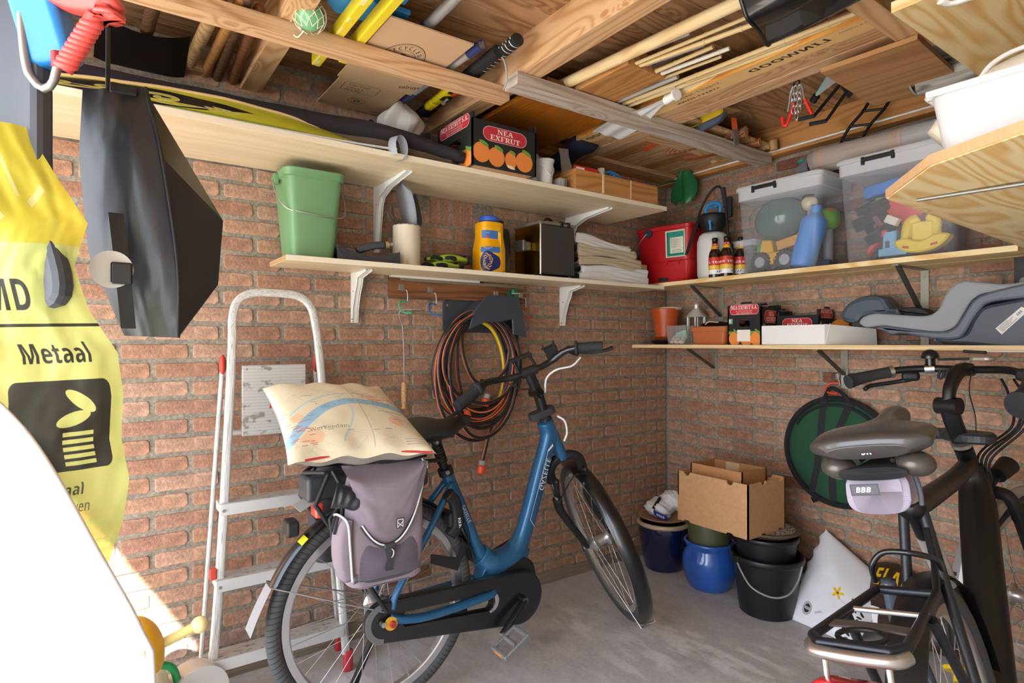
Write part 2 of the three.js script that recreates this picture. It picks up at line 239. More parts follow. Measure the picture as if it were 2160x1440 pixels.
layWall('wall_right', bx(-0.12, ROOMX + 0.1, -0.02, CEIL + 0.05, -0.12, -0.003, 0), ROOMX, 0.2205, [0.108, 0.2187], xs, () => false, 9);
{ // the walls behind the camera: one side, and the front with its open doorway
  const plaster = M(0xd8d2c8, { roughness: 0.9 });
  const s = struct('wall_side'); part(s, 'plaster', bx(ROOMX, ROOMX + 0.1, 0, CEIL + 0.05, -0.1, ROOMZ + 0.1, 0), plaster);
  const f = struct('wall_front'); part(f, 'jamb', bx(-0.1, 0.3, 0, CEIL + 0.05, ROOMZ, ROOMZ + 0.1, 0), plaster); part(f, 'jamb', bx(2.36, ROOMX + 0.1, 0, CEIL + 0.05, ROOMZ, ROOMZ + 0.1, 0), plaster);
  part(f, 'lintel', bx(0.3, 2.36, 2.0, CEIL + 0.05, ROOMZ, ROOMZ + 0.1, 0), plaster);
}
{ // ceiling: planks along z, joists along x, battens nailed below them as a rack
  const c = struct('ceiling'); const R = rng(5);
  part(c, 'roof_deck', bx(-0.15, ROOMX + 0.15, CEIL + 0.02, CEIL + 0.1, -0.15, ROOMZ + 0.15, 0), WD.dark);
  for (let i = 0; i < 35; i++) { const x = -0.02 + i * 0.095 - 0.0; part(c, 'plank', wbx('z', x + 0.0008, x + 0.0942, CEIL - R() * 0.001, CEIL + 0.021, -0.12, ROOMZ + 0.1, 0.004), WD.ceiling[Math.floor(R() * 3)]); }
  for (const [z0, z1, m] of [[2.195, 2.262, WD.beam], [1.445, 1.52, WD.beam], [0.715, 0.785, WD.rough], [2.93, 3.0, WD.beam]]) part(c, 'joist', wbx('x', -0.05, ROOMX, 2.056, CEIL + 0.01, z0, z1, 0.003), m);
  part(c, 'joist_lath', wbx('x', 0.55, ROOMX, 2.085, CEIL, 1.405, 1.43, 0.002), WD.oak);
  part(c, 'wall_plate', wbx('x', -0.03, ROOMX, 2.045, CEIL, 0, 0.06, 0.003), WD.oak); part(c, 'wall_plate', wbx('z', 0, 0.05, 2.06, 2.13, 0.06, 1.1, 0.003), WD.oak);
  part(c, 'storage_batten', wbx('z', 0.500, 0.560, 2.010, 2.055, 1.49, 3.2, 0.002), WD.rough);
  part(c, 'storage_batten', wbx('z', 0.607, 0.682, 2.012, 2.055, 0.06, 1.545, 0.002), WD.weathered);
  part(c, 'storage_batten', wbx('z', 1.515, 1.575, 2.015, 2.055, 0.70, 2.4, 0.002), WD.beam);
  part(c, 'cable', tube([[0.02, 2.062, 0.066], [0.4, 2.064, 0.066], [0.8, 2.062, 0.066], [1.6, 2.064, 0.066], [2.6, 2.063, 0.066]], 0.005, 40, 6), whitePl);
  part(c, 'cable_clip', [bx(0.0, 0.11, 2.052, 2.075, 0.062, 0.076, 0.002)], dullsteel);
}
// ---------- shelves on the left wall ----------
const bracketShape = (H, D) => new THREE.Shape([[0, 0], [D, 0], [D + 0.004, -0.008], [D * 0.45, -0.026], [0.062, -0.052], [0.042, -0.085], [0.020, -H * 0.75], [0.016, -H], [0, -H]].map((p) => new THREE.Vector2(...p)));
const bracketMat = M(0xf0efea, { roughness: 0.45 });
function whiteBracket(par, z, y, H, D) { // pressed steel: face plate, two side webs folded from it
  const g = place(ext(bracketShape(H, D), 0.003, 0.0008), [0.003, y, z - 0.0125], [1, 0, 0], [0, 1, 0], [0, 0, 1]);
  const g2 = place(ext(bracketShape(H * 0.98, D * 0.98), 0.003, 0.0008), [0.003, y, z + 0.0095], [1, 0, 0], [0, 1, 0], [0, 0, 1]);
  const back = bx(0.001, 0.004, y - H, y, z - 0.0125, z + 0.0125, 0.001), top = bx(0.003, D, y - 0.004, y - 0.001, z - 0.0125, z + 0.0125, 0.001);
  const front = sheet((u, v) => { const q = [[D, -0.006], [D * 0.45, -0.026], [0.062, -0.052], [0.042, -0.085], [0.020, -H * 0.75], [0.016, -H]], t = u * 5, i = Math.min(4, Math.floor(t)), k = t - i; return [lerp(q[i][0], q[i + 1][0], k) - 0.001, y + lerp(q[i][1], q[i + 1][1], k) + 0.001, z + (v - 0.5) * 0.014]; }, 20, 2);
  const b = part(par, 'bracket', [g, g2, back, top, front], bracketMat);
  part(b, 'screw', [[0.030, -0.075], [0.017, -H * 0.93]].flatMap(([x, d]) => [at(new THREE.CylinderGeometry(0.0032, 0.0032, 0.004, 10), x, y + d, z + 0.0115, PI / 2), at(new THREE.CylinderGeometry(0.0032, 0.0032, 0.004, 10), x, y + d, z - 0.0115, PI / 2)]), dullsteel);
}
const USH = 1.801, LSH = 1.452;
{
  const s = thing('wall_shelf', 'long birch shelf high on the brick wall carrying the board bag', 'shelf', [0.2, 1.783, 1.75]);
  part(s, 'board', wbx('z', 0.003, 0.398, 1.783, USH, 0.474, 3.05, 0.001), WD.birch);
  part(s, 'edge_band', muv(place(ext(rr(0, 0.474, 0.0035, 3.05, 0.001, 2), 0.018, 0), [0.398, USH, 0], [1, 0, 0], [0, 0, 1], [0, -1, 0]), 'z'), M(0xf0e4c8, { roughness: 0.4 }), 'paler edge strip');
  whiteBracket(s, 1.755, 1.783, 0.262, 0.30); whiteBracket(s, 0.748, 1.783, 0.20, 0.30);
  const l = thing('wall_shelf', 'short birch shelf under the long one, with bucket, fryer and folded cloths', 'shelf', [0.11, 1.434, 1.25]);
  part(l, 'board', [wbx('z', 0.003, 0.228, 1.434, LSH, 0.292, 2.162, 0.001)], WD.birch);
  part(l, 'edge_band', bx(0.228, 0.2315, 1.434, LSH, 0.292, 2.162, 0.001), M(0xf2e6cc, { roughness: 0.4 }));
  part(l, 'cut_end', bx(0.004, 0.228, 1.4355, 1.4505, 2.1615, 2.1632, 0), chip, 'raw chipboard end');
  whiteBracket(l, 1.848, 1.434, 0.196, 0.155); whiteBracket(l, 0.787, 1.434, 0.19, 0.155);
}
{ // brown board with hooks
  const c = thing('coat_rack', 'dark brown board with bent wire hooks under the short shelf', 'hook rack', [0.012, 1.345, 1.355]);
  part(c, 'board', wbx('z', 0.001, 0.022, 1.345, 1.425, 1.02, 1.705, 0.002), WD.brown);
  part(c, 'paint_edge', bx(0.022, 0.0235, 1.414, 1.4255, 1.03, 1.66, 0.0005), M(0xe8e2d8, { roughness: 0.8, map: sandTex }), 'old white paint along the upper edge');
  part(c, 'rail_strip', wbx('z', 0.002, 0.028, 1.4255, 1.434, 1.28, 1.70, 0.001), M(0xf0ece4));
  for (const [z, y] of [[1.655, 1.385], [1.523, 1.379], [1.19, 1.379], [1.052, 1.380]]) {
    const k = part(c, 'hook', [bx(0.022, 0.0245, y - 0.012, y + 0.014, z - 0.012, z + 0.012, 0.0008), tube([[0.0255, y - 0.009, z + 0.022], [0.0265, y - 0.009, z - 0.012], [0.03, y - 0.012, z - 0.02], [0.034, y - 0.03, z - 0.022], [0.034, y - 0.058, z - 0.022]], 0.0022, 20, 6)], steel);
    const col = { 1.655: 0x35b07c, 1.523: 0x2c62b8, 1.19: 0xe0b022, 1.052: 0xe0533a }[z];
    part(k, 'hook_tip', tube([[0.036, y - 0.058, z - 0.021], [0.038, y - 0.056, z + 0.004], [0.044, y - 0.064, z + 0.019], [0.05, y - 0.084, z + 0.021], [0.056, y - 0.1, z + 0.008], [0.07, y - 0.106, z - 0.008], [0.098, y - 0.106, z - 0.012]], 0.0034, 26, 8), M(col, { roughness: 0.4 }));
  }
}
{ // weeding tool on the green hook
  const t = thing('weeding_tool', 'weeder with a bent steel shank and wooden handle, hanging from the green hook', 'garden tool', [0.05, 0.89, 1.655]);
  part(t, 'handle', lathe([[0, 0], [0.0115, 0.001], [0.012, 0.006], [0.0085, 0.01], [0.0115, 0.03], [0.012, 0.08], [0.0105, 0.108], [0, 0.109]], 16).translate(0.05, 0.891, 1.655), WD.handle);
  part(t, 'shank', tube([[0.05, 0.995, 1.655], [0.05, 1.1, 1.656], [0.05, 1.22, 1.662], [0.052, 1.25, 1.672], [0.056, 1.276, 1.68], [0.06, 1.29, 1.672], [0.09, 1.294, 1.63], [0.1, 1.292, 1.6]], 0.0032, 40, 8), dullsteel);
  part(t, 'blade', [place(ext([[0, -0.008], [0.055, -0.002], [0.055, 0.002], [0, 0.01]], 0.002), [0.085, 1.29, 1.64], [0.15, 0, -1], [0, 1, 0], [1, 0, 0.15])], M(0x8a6b50, { metalness: 0.5, roughness: 0.6 }));
}
{ // green net strap folded over a hook
  const s = thing('net_strap', 'dark green plastic strap doubled over a hook beside the hose reel', 'strap', [0.06, 1.12, 1.12]);
  const gm = MP(0x14735a, { roughness: 0.35, transmission: 0.1 });
  part(s, 'strand', [loft([[0.05, 1.395, 1.126], [0.056, 1.37, 1.141], [0.055, 1.26, 1.143], [0.05, 1.15, 1.142], [0.04, 1.11, 1.141]], (t) => [0.012 + 0.002 * sin(t * 21), 0.004], 24, 8, [1, 0, 0])], gm);
  part(s, 'strand', [loft([[0.05, 1.395, 1.126], [0.066, 1.38, 1.106], [0.07, 1.26, 1.104], [0.066, 1.1, 1.108], [0.05, 1.03, 1.1]], (t) => [0.012 + 0.002 * sin(t * 17), 0.004], 24, 8, [1, 0, 0])], gm);
  part(s, 'wire_hook', tube([[0.022, 1.398, 1.12], [0.05, 1.386, 1.127], [0.075, 1.384, 1.1], [0.08, 1.392, 1.06]], 0.003, 16, 6), steel);
}
// hoses on their reel
const hoseTex = canvasTex(64, 128, (g, W, H) => { g.fillStyle = '#202124'; g.fillRect(0, 0, W, H); g.fillStyle = '#f07a48'; for (const y of [0.16, 0.66]) g.fillRect(0, y * H, W, H * 0.13); g.fillStyle = '#35363a'; for (let i = 0; i < 10; i++) g.fillRect(0, (i / 10) * H, W, 2); });
const HOSE = M(0xffffff, { map: hoseTex, roughness: 0.5 });
{
  const r = thing('hose_reel', 'dark grey plastic hose holder screwed to the brick wall', 'hose holder', [0.06, 1.23, 1.28]), gm = M(0x3c434d, { roughness: 0.5 });
  part(r, 'back_plate', place(ext(rr(-0.165, 1.205, 0.145, 1.345, 0.02), 0.006, 0.001), [0.001, 0, 1.29], [0, 0, -1], [0, 1, 0], [1, 0, 0]), gm);
  part(r, 'saddle', [place(ext([[-0.135, 0.005], [-0.125, 0.05], [-0.062, 0.115], [-0.04, 0.122], [0.075, 0.122], [0.115, 0.08], [0.14, 0.005], [0.128, 0], [0.075, 0.04], [0.06, 0.046], [0.0, 0.046], [-0.062, 0.046], [-0.115, 0.008]], 0.12, 0.004), [0.006, 1.225, 1.245], [0, 0, -1], [0, 1, 0], [1, 0, 0])], gm);
  part(r, 'front_lip', [place(ext([[-0.15, -0.012], [-0.13, 0.065], [-0.066, 0.13], [-0.045, 0.137], [0.082, 0.137], [0.125, 0.09], [0.15, -0.045], [0.075, -0.03], [0.07, 0.035], [0.0, 0.02], [-0.07, 0.02]], 0.01, 0.003), [0.12, 1.228, 1.245], [0, 0, -1], [0, 1, 0], [1, 0, 0])], gm);
  part(r, 'screw', [at(new THREE.CylinderGeometry(0.006, 0.006, 0.003, 12), 0.008, 1.322, 1.435, 0, 0, PI / 2)], steel);
  const R = rng(77), loop = (cy, cz, a, b, x, s, ph, ell = 1) => { const p = []; for (let i = 0; i < 14; i++) { const q = i / 14 * 2 * PI + ph, k = sin(q) > 0 ? 1 : ell; p.push([x + 0.022 * s * sin(q * 2 + ph), cy + b * sin(q) * k, cz - a * cos(q) + 0.012 * s * sin(q * 3 + ph)]); } return p; };
  const h = thing('garden_hose', 'black and orange striped garden hose coiled on the grey holder', 'hose', [0.06, 0.73, 1.33]);
  for (let i = 0; i < 11; i++) { // coil after coil over the saddle
    const top = 1.265 + R() * 0.03, bot = [0.80, 0.82, 0.845, 0.79, 0.86, 0.75, 0.90, 0.87, 0.83, 0.74, 0.81][i], a = 0.16 + 0.05 * R() + (i > 8 ? 0.03 : 0), cz = 1.325 + (R() - 0.5) * 0.03, b = (top - bot) / 2;
    part(h, 'coil', tube(loop((top + bot) / 2, cz, a, b, 0.05 + 0.008 * i % 0.05 + 0.02, (R() - 0.5) * 1.2, R() * 0.6), 0.0078, 90, 10, true), HOSE);
  }
  part(h, 'coil', tube(loop(1.13, 1.285, 0.125, 0.15, 0.085, 0.5, 0.4), 0.0078, 90, 10, true), HOSE);
  part(h, 'loose_end', tube([[0.085, 1.26, 1.41], [0.09, 1.16, 1.432], [0.09, 1.05, 1.432], [0.088, 0.95, 1.412], [0.085, 0.895, 1.395]], 0.0078, 40, 10), HOSE);
  part(h, 'loose_end', tube([[0.07, 1.2, 1.11], [0.08, 1.05, 1.13], [0.07, 0.9, 1.2], [0.06, 0.78, 1.245], [0.05, 0.69, 1.265], [0.05, 0.64, 1.28]], 0.0078, 40, 10), HOSE);
  const fit = (o, dir, name, label) => { const f = thing(name, label, 'hose connector', o), q = new THREE.Quaternion().setFromUnitVectors(V(0, -1, 0), vec(dir).normalize()); const g1 = lathe([[0, 0], [0.0145, 0], [0.0155, -0.004], [0.0155, -0.02], [0.013, -0.024], [0, -0.024]], 14), g2 = lathe([[0, -0.022], [0.017, -0.022], [0.0185, -0.028], [0.0175, -0.045], [0.0195, -0.056], [0.012, -0.058], [0.012, -0.05], [0, -0.05]], 14); for (const g of [g1, g2]) { g.applyQuaternion(q); g.translate(...o); } part(f, 'collar', g1, M(0xa4a29c, { roughness: 0.5 })); part(f, 'coupling', g2, M(0xf05a32, { roughness: 0.35 })); };
  fit([0.085, 0.897, 1.396], [0.05, -1, -0.3], 'hose_connector', 'orange and grey hose connector just behind the tip of the blue bike saddle');
  fit([0.05, 0.642, 1.28], [0, -1, 0.12], 'hose_connector', 'orange and grey hose connector dangling lowest on its loose hose end');
  fit([0.07, 0.935, 1.265], [0, -1, 0.35], 'hose_connector', 'orange and grey hose connector inside the coils under the handlebar grip');
  const y = thing('yellow_hose', 'plain yellow hose coiled behind the striped garden hose', 'hose', [0.03, 0.78, 1.32]), ym = M(0xe8cf28, { roughness: 0.45 });
  for (let i = 0; i < 2; i++) part(y, 'coil', tube(loop(1.03, 1.315, 0.165 - i * 0.012, 0.235 - i * 0.008, 0.026 + i * 0.018, 0.4, i), 0.009, 80, 10, true), ym);
}
// ---------- on the short shelf ----------
{ // green square bucket
  const b = thing('bucket', 'square green plastic bucket with wire handle on the short shelf', 'bucket', [0.12, LSH, 2.06]), gm = M(0x6f9a6c, { roughness: 0.42 });
  const wall = (hw, hd, r, y) => rr(-hw, -hd, hw, hd, r, 4).map(([x, z]) => [x + 0.12, y, z + 2.06]);
  
  part(b, 'body', skin([wall(0.073, 0.068, 0.022, LSH + 0.001), wall(0.078, 0.073, 0.024, LSH + 0.004), wall(0.098, 0.097, 0.028, LSH + 0.292), wall(0.095, 0.094, 0.026, LSH + 0.292), wall(0.074, 0.07, 0.02, LSH + 0.006)]), gm);
  part(b, 'rim', skin([wall(0.1, 0.099, 0.028, LSH + 0.27), wall(0.104, 0.103, 0.03, LSH + 0.272), wall(0.106, 0.105, 0.032, LSH + 0.290), wall(0.108, 0.107, 0.033, LSH + 0.294), wall(0.106, 0.105, 0.032, LSH + 0.298), wall(0.096, 0.095, 0.028, LSH + 0.297), wall(0.097, 0.096, 0.028, LSH + 0.27)]), gm);
  part(b, 'lug', [bx(0.105, 0.135, LSH + 0.255, LSH + 0.292, 2.162, 2.178, 0.003), bx(0.105, 0.135, LSH + 0.255, LSH + 0.292, 1.942, 1.958, 0.003)], gm);
  part(b, 'handle', tube([[0.12, LSH + 0.268, 2.18], [0.15, LSH + 0.22, 2.178], [0.19, LSH + 0.165, 2.155], [0.212, LSH + 0.15, 2.10], [0.214, LSH + 0.142, 2.02], [0.19, LSH + 0.155, 1.955], [0.15, LSH + 0.21, 1.938], [0.12, LSH + 0.268, 1.94]], 0.0022, 40, 6), steel);
}
{ const d = thing('dustpan', 'dark grey plastic dustpan lying between green bucket and decorated tin', 'dustpan', [0.13, LSH, 1.85]), m = M(0x3a3c42, { roughness: 0.55 });
  part(d, 'pan', [sheet((u, v) => [0.05 + 0.16 * v, LSH + 0.004 + 0.05 * Math.pow(abs(2 * u - 1), 6) * v + 0.036 * Math.pow(1 - v, 3), 1.745 + 0.24 * u], 20, 10), sheet((u, v) => [0.05 + 0.16 * v, LSH + 0.001, 1.985 - 0.24 * u], 4, 4), sheet((u, v) => [0.211 - 0.004 * v, LSH + 0.001 + 0.044 * v * (0.75 + 0.25 * cos(u * 6)), 1.985 - 0.24 * u], 20, 3)], m);
  part(d, 'handle', loft([[0.17, LSH + 0.042, 1.9], [0.185, LSH + 0.062, 1.85], [0.19, LSH + 0.07, 1.80]], (t) => [0.017, 0.014, 3], 12, 12), m);
  part(d, 'knob', [rod([0.19, LSH + 0.07, 1.8], [0.192, LSH + 0.073, 1.785], 0.013, 0.012, 12)], WD.handle); part(d, 'plug', [rod([0.192, LSH + 0.073, 1.785], [0.194, LSH + 0.076, 1.768], 0.006, 0.008, 10)], M(0x8a8d92)); }
{ // decorated tin with hand tools
  const tin = canvasTex(512, 256, (g, W, H) => { g.fillStyle = '#d9cdb6'; g.fillRect(0, 0, W, H); g.fillStyle = 'rgba(190,140,70,.35)'; for (const [x, y, r] of [[250, 60, 46], [210, 90, 30], [300, 150, 34], [90, 200, 26], [420, 120, 30]]) { g.beginPath(); g.ellipse(x, y, r, r * 1.3, 0.3, 0, 7); g.fill(); } g.fillStyle = '#3a5f9a'; for (const cx of [40, 130, 220, 310, 400, 480]) for (const s of [-1, 1]) for (let i = 0; i < 4; i++) { g.save(); g.translate(cx + s * 9, 74 + i * 17); g.rotate(s * (0.9 - i * 0.35)); g.beginPath(); g.ellipse(s * 8, 0, 12, 5, 0, 0, 7); g.fill(); g.restore(); } g.fillStyle = '#8a5a36'; g.fillRect(0, 0, W, 9); for (let i = 0; i < 30; i++) g.fillRect((i * 53) % W, 6, 8, 3 + (i * 7) % 9); });
  const c = thing('tin', 'old cream tin with blue leaf print and rust on the short shelf', 'tin', [0.135, LSH, 1.685]);
  const r = 0.0535; part(c, 'body', [lathe([[0, 0], [r, 0], [r + 0.001, 0.004], [r, 0.008], [r, 0.158], [r + 0.0012, 0.161], [r - 0.002, 0.163], [r - 0.003, 0.158], [r - 0.003, 0.01], [0, 0.01]], 40).translate(0.135, LSH, 1.685)], M(0xffffff, { map: tin, roughness: 0.6 }));
  const t = thing('hand_trowel', 'worn grey steel trowel standing blade up in the decorated tin', 'garden tool', [0.14, LSH + 0.02, 1.69]);
  part(t, 'blade', place(sheet((u, v) => { const w = 0.034 * Math.pow(sin(PI * clamp(0.08 + 0.62 * (1 - v) + 0.12, 0, 1)), 0.7) * smooth(1.02, 0.8, v); const a = (u - 0.5) * 2; return [a * w, v * 0.185, 0.012 * a * a]; }, 12, 20), [0.145, LSH + 0.15, 1.672], [0.35, -0.1, -0.93], [0.1, 0.96, 0.26], [0.93, 0, 0.35]), M(0x75767a, { metalness: 0.7, roughness: 0.5, side: THREE.DoubleSide })); part(t, 'shank', rod([0.13, LSH + 0.02, 1.65], [0.143, LSH + 0.165, 1.67], 0.006), dullsteel);
  const s = thing('pruning_shears', 'green handled pruning shears standing in the decorated tin', 'garden tool', [0.15, LSH + 0.02, 1.66]);
  part(s, 'blade', [place(ext(curveShape([[-0.012, 0], [0.014, 0], [0.02, 0.06], [0.006, 0.125], [-0.012, 0.06]], 24), 0.004, 0.0008), [0.15, LSH + 0.165, 1.647], [0.3, 0, -1], [0.05, 1, 0.18], [1, 0, 0.3])], blackMetal); part(s, 'grip', [rod([0.14, LSH + 0.02, 1.64], [0.15, LSH + 0.172, 1.648], 0.008, 0.009), rod([0.165, LSH + 0.02, 1.65], [0.155, LSH + 0.168, 1.662], 0.008, 0.011)], M(0x3b8a63, { roughness: 0.4 }));
  const f = thing('hand_fork', 'thin rusty hand fork leaning in the decorated tin', 'garden tool', [0.13, LSH + 0.02, 1.72]);
  part(f, 'tine', [[0, 0], [0.012, 0.01], [-0.01, 0.012]].map(([a, b]) => tube([[0.12, LSH + 0.02, 1.70], [0.125 + a, LSH + 0.16, 1.72], [0.125 + a, LSH + 0.20, 1.735 + b], [0.13 + a, LSH + 0.235, 1.742 + b]], 0.0028, 16, 6)), M(0x5a4a40, { metalness: 0.5, roughness: 0.7 }));
}
{ const glove = (z0, y0, label, fl) => { const g = thing('work_glove', label, 'glove', [0.15, y0, z0]), lime = weave(0xb9d436), dk = weave(0x22262a);
    part(g, 'palm', loft([[0.12, y0 + 0.013, z0 + 0.05], [0.14, y0 + 0.02, z0], [0.15, y0 + 0.016, z0 - 0.06]], (t) => [0.042 - 0.006 * t, 0.013 + 0.004 * sin(t * 5), 2.6], 14, 14), lime); part(g, 'cuff', loft([[0.15, y0 + 0.016, z0 - 0.055], [0.152, y0 + 0.018, z0 - 0.075]], () => [0.042, 0.018, 2.6], 4, 14, [0, 1, 0], false), dk);
    for (let i = 0; i < 4; i++) part(g, 'finger', loft([[0.095 + i * 0.02, y0 + 0.013, z0 + 0.05], [0.1 + i * 0.021, y0 + 0.014 + 0.004 * (i % 2), z0 + 0.085], [0.108 + i * 0.02, y0 + 0.01, z0 + 0.115 - 0.008 * abs(i - 1.5)]], (t) => [0.0095 - 0.002 * t * t, 0.0085 - 0.002 * t * t], 8, 8), i % 2 ? dk : lime); part(g, 'thumb', loft([[0.17, y0 + 0.016, z0 + 0.0], [0.195, y0 + 0.015, z0 + 0.03], [0.2, y0 + 0.012, z0 + 0.055]], (t) => [0.011 - 0.003 * t, 0.01 - 0.003 * t], 8, 8), dk); return g; };
  glove(1.53, LSH, 'black and lime work glove, the lower one lying flat on the shelf'); glove(1.49, LSH + 0.031, 'lime work glove lying on top of the other glove, cuff open'); }
{ // yellow salt shaker
  const lab = canvasTex(256, 384, (g, W, H) => { g.clearRect(0, 0, W, H); g.fillStyle = '#f2b40e'; g.fillRect(0, 0, W, H); g.fillStyle = '#4a74b8'; g.fillRect(20, 30, 216, 190); g.fillStyle = '#e9edf4'; g.font = 'bold 26px sans-serif'; g.textAlign = 'center'; g.fillText('~ ~ ~', 128, 62); g.fillStyle = '#d8342c'; g.beginPath(); g.arc(128, 92, 18, 0, 7); g.fill(); g.strokeStyle = '#e7d26a'; g.lineWidth = 4; g.beginPath(); g.ellipse(128, 150, 74, 38, 0, 0, 7); g.stroke(); g.fillStyle = '#f4e9a0'; g.font = 'italic bold 30px serif'; g.fillText('Zout', 128, 160); g.fillStyle = '#22306a'; g.beginPath(); g.ellipse(128, 300, 112, 92, 0, 0, 7); g.fill(); g.strokeStyle = '#e9b77a'; g.lineWidth = 7; for (let i = 0; i < 12; i++) { const a = i * 0.53, r = 58 + (i % 3) * 10; g.beginPath(); g.arc(128 + r * 0.5 * cos(a), 296 + r * 0.6 * sin(a), 26, a, a + 2.2); g.stroke(); } });
  const b = thing('plastic_bottle', 'yellow plastic jug with blue cap and printed label', 'bottle', [0.125, LSH, 1.295]), ym = MP(0xf2ac0a, { roughness: 0.3, clearcoat: 0.2 });
  part(b, 'body', loft([[0.125, LSH + 0.001, 1.295], [0.125, LSH + 0.05, 1.295], [0.125, LSH + 0.1, 1.295], [0.125, LSH + 0.16, 1.295], [0.125, LSH + 0.21, 1.295], [0.125, LSH + 0.226, 1.295]], (t) => { const w = t < 0.05 ? 0.058 + t * 0.16 : t < 0.42 ? 0.066 : t < 0.6 ? 0.066 - (t - 0.42) * 0.05 : t < 0.86 ? 0.057 : 0.057 - (t - 0.86) * 0.16; return [w, w * 0.86, 3.2]; }, 60, 40, [1, 0, 0]), ym);
  part(b, 'grip_recess', place(ext(rr(-0.014, 0, 0.02, 0.075, 0.013), 0.006, 0.003), [0.168, LSH + 0.105, 1.285], [0.35, 0, -1], [0, 1, 0], [1, 0, 0.35]), ym);
  part(b, 'cap', lathe([[0, 0.225], [0.04, 0.225], [0.0415, 0.228], [0.0415, 0.243], [0.039, 0.247], [0, 0.248]], 32).translate(0.125, LSH, 1.295), M(0x2f5fc4, { roughness: 0.4 }));
  const l = sheet((u, v) => { const a = -0.25 + u * 1.5, w = 0.0668 - 0.009 * smooth(0.42, 0.62, 0.02 + v * 0.86), e = 2 / 3.2, c = cos(a), s = sin(a), k = v * 0.86 + 0.03; return [0.125 + Math.sign(c) * Math.pow(abs(c), e) * (w * 0.86 + 0.0012), LSH + 0.006 + 0.19 * v, 1.295 + Math.sign(s) * Math.pow(abs(s), e) * (w + 0.0012)]; }, 24, 12);
  { const uv = l.attributes.uv; for (let i = 0; i < uv.count; i++) uv.setX(i, 1 - uv.getX(i)); } part(b, 'label_print', l, M(0xffffff, { map: lab, roughness: 0.4, side: THREE.DoubleSide }), 'blue and yellow paper label'); }
{ const c = single('drill_case', [at(box(0.09, 0.05, 0.15, 0.016, 3), 0.05, 1.665, 1.19), at(box(0.06, 0.012, 0.09, 0.005, 2), 0.05, 1.692, 1.19)], blackGloss, 'black cordless tool lying behind the yellow jug', 'power tool'); c.position.set(0.045, LSH, 1.225); c.scale.set(1, 4.4, 1); }
{ // deep fryer
  const f = thing('deep_fryer', 'grey and steel deep fryer with glass lid between jug and cloths', 'fryer', [0.12, LSH, 0.985]), gm = M(0x4b4744, { roughness: 0.28, metalness: 0.35 });
  const z0 = 0.885, z1 = 1.085, x0 = 0.02, x1 = 0.215, y1 = LSH + 0.232;
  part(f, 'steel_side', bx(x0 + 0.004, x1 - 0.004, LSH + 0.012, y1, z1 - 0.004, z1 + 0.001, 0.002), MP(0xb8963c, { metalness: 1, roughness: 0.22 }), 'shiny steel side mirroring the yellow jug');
  part(f, 'body', bx(x0, x1, LSH + 0.012, y1, z0, z1 - 0.003, 0.008, 2), gm);
  part(f, 'corner_post', rod([x1 - 0.004, LSH + 0.01, z1 - 0.004], [x1 - 0.004, y1 + 0.002, z1 - 0.004], 0.0055), chrome);
  part(f, 'lid', [bx(x0 - 0.002, x1 + 0.004, y1, y1 + 0.012, z0 - 0.004, z1 + 0.006, 0.005, 2), at(new THREE.SphereGeometry(0.1, 28, 10, 0, PI * 2, 0, PI / 2).scale(0.98, 0.18, 1), 0.118, y1 + 0.01, 0.985)], M(0x8b8375, { roughness: 0.3, metalness: 0.4 }));
  part(f, 'lid_handle', tube([[0.11, y1 + 0.02, 0.93], [0.115, y1 + 0.045, 0.945], [0.115, y1 + 0.048, 0.975], [0.11, y1 + 0.022, 0.99]], 0.006, 20, 8), black);
  part(f, 'hinge', [bx(x1 - 0.03, x1 + 0.006, y1 - 0.004, y1 + 0.02, 0.955, 0.975, 0.004), bx(x1 - 0.03, x1 + 0.006, y1 - 0.004, y1 + 0.02, 0.915, 0.935, 0.004)], black);
  part(f, 'side_handle', [bx(0.085, 0.15, LSH + 0.12, LSH + 0.16, z1 + 0.0, z1 + 0.035, 0.008, 2), bx(0.08, 0.155, LSH + 0.115, LSH + 0.165, z1 + 0.033, z1 + 0.05, 0.007, 2)], M(0x6b6a66, { metalness: 0.6, roughness: 0.35 }));
  for (const [x, z] of [[x0 + 0.02, z0 + 0.02], [x1 - 0.02, z0 + 0.02], [x0 + 0.02, z1 - 0.02], [x1 - 0.02, z1 - 0.02]]) part(f, 'foot', rod([x, LSH, z], [x, LSH + 0.014, z], 0.012), black); }
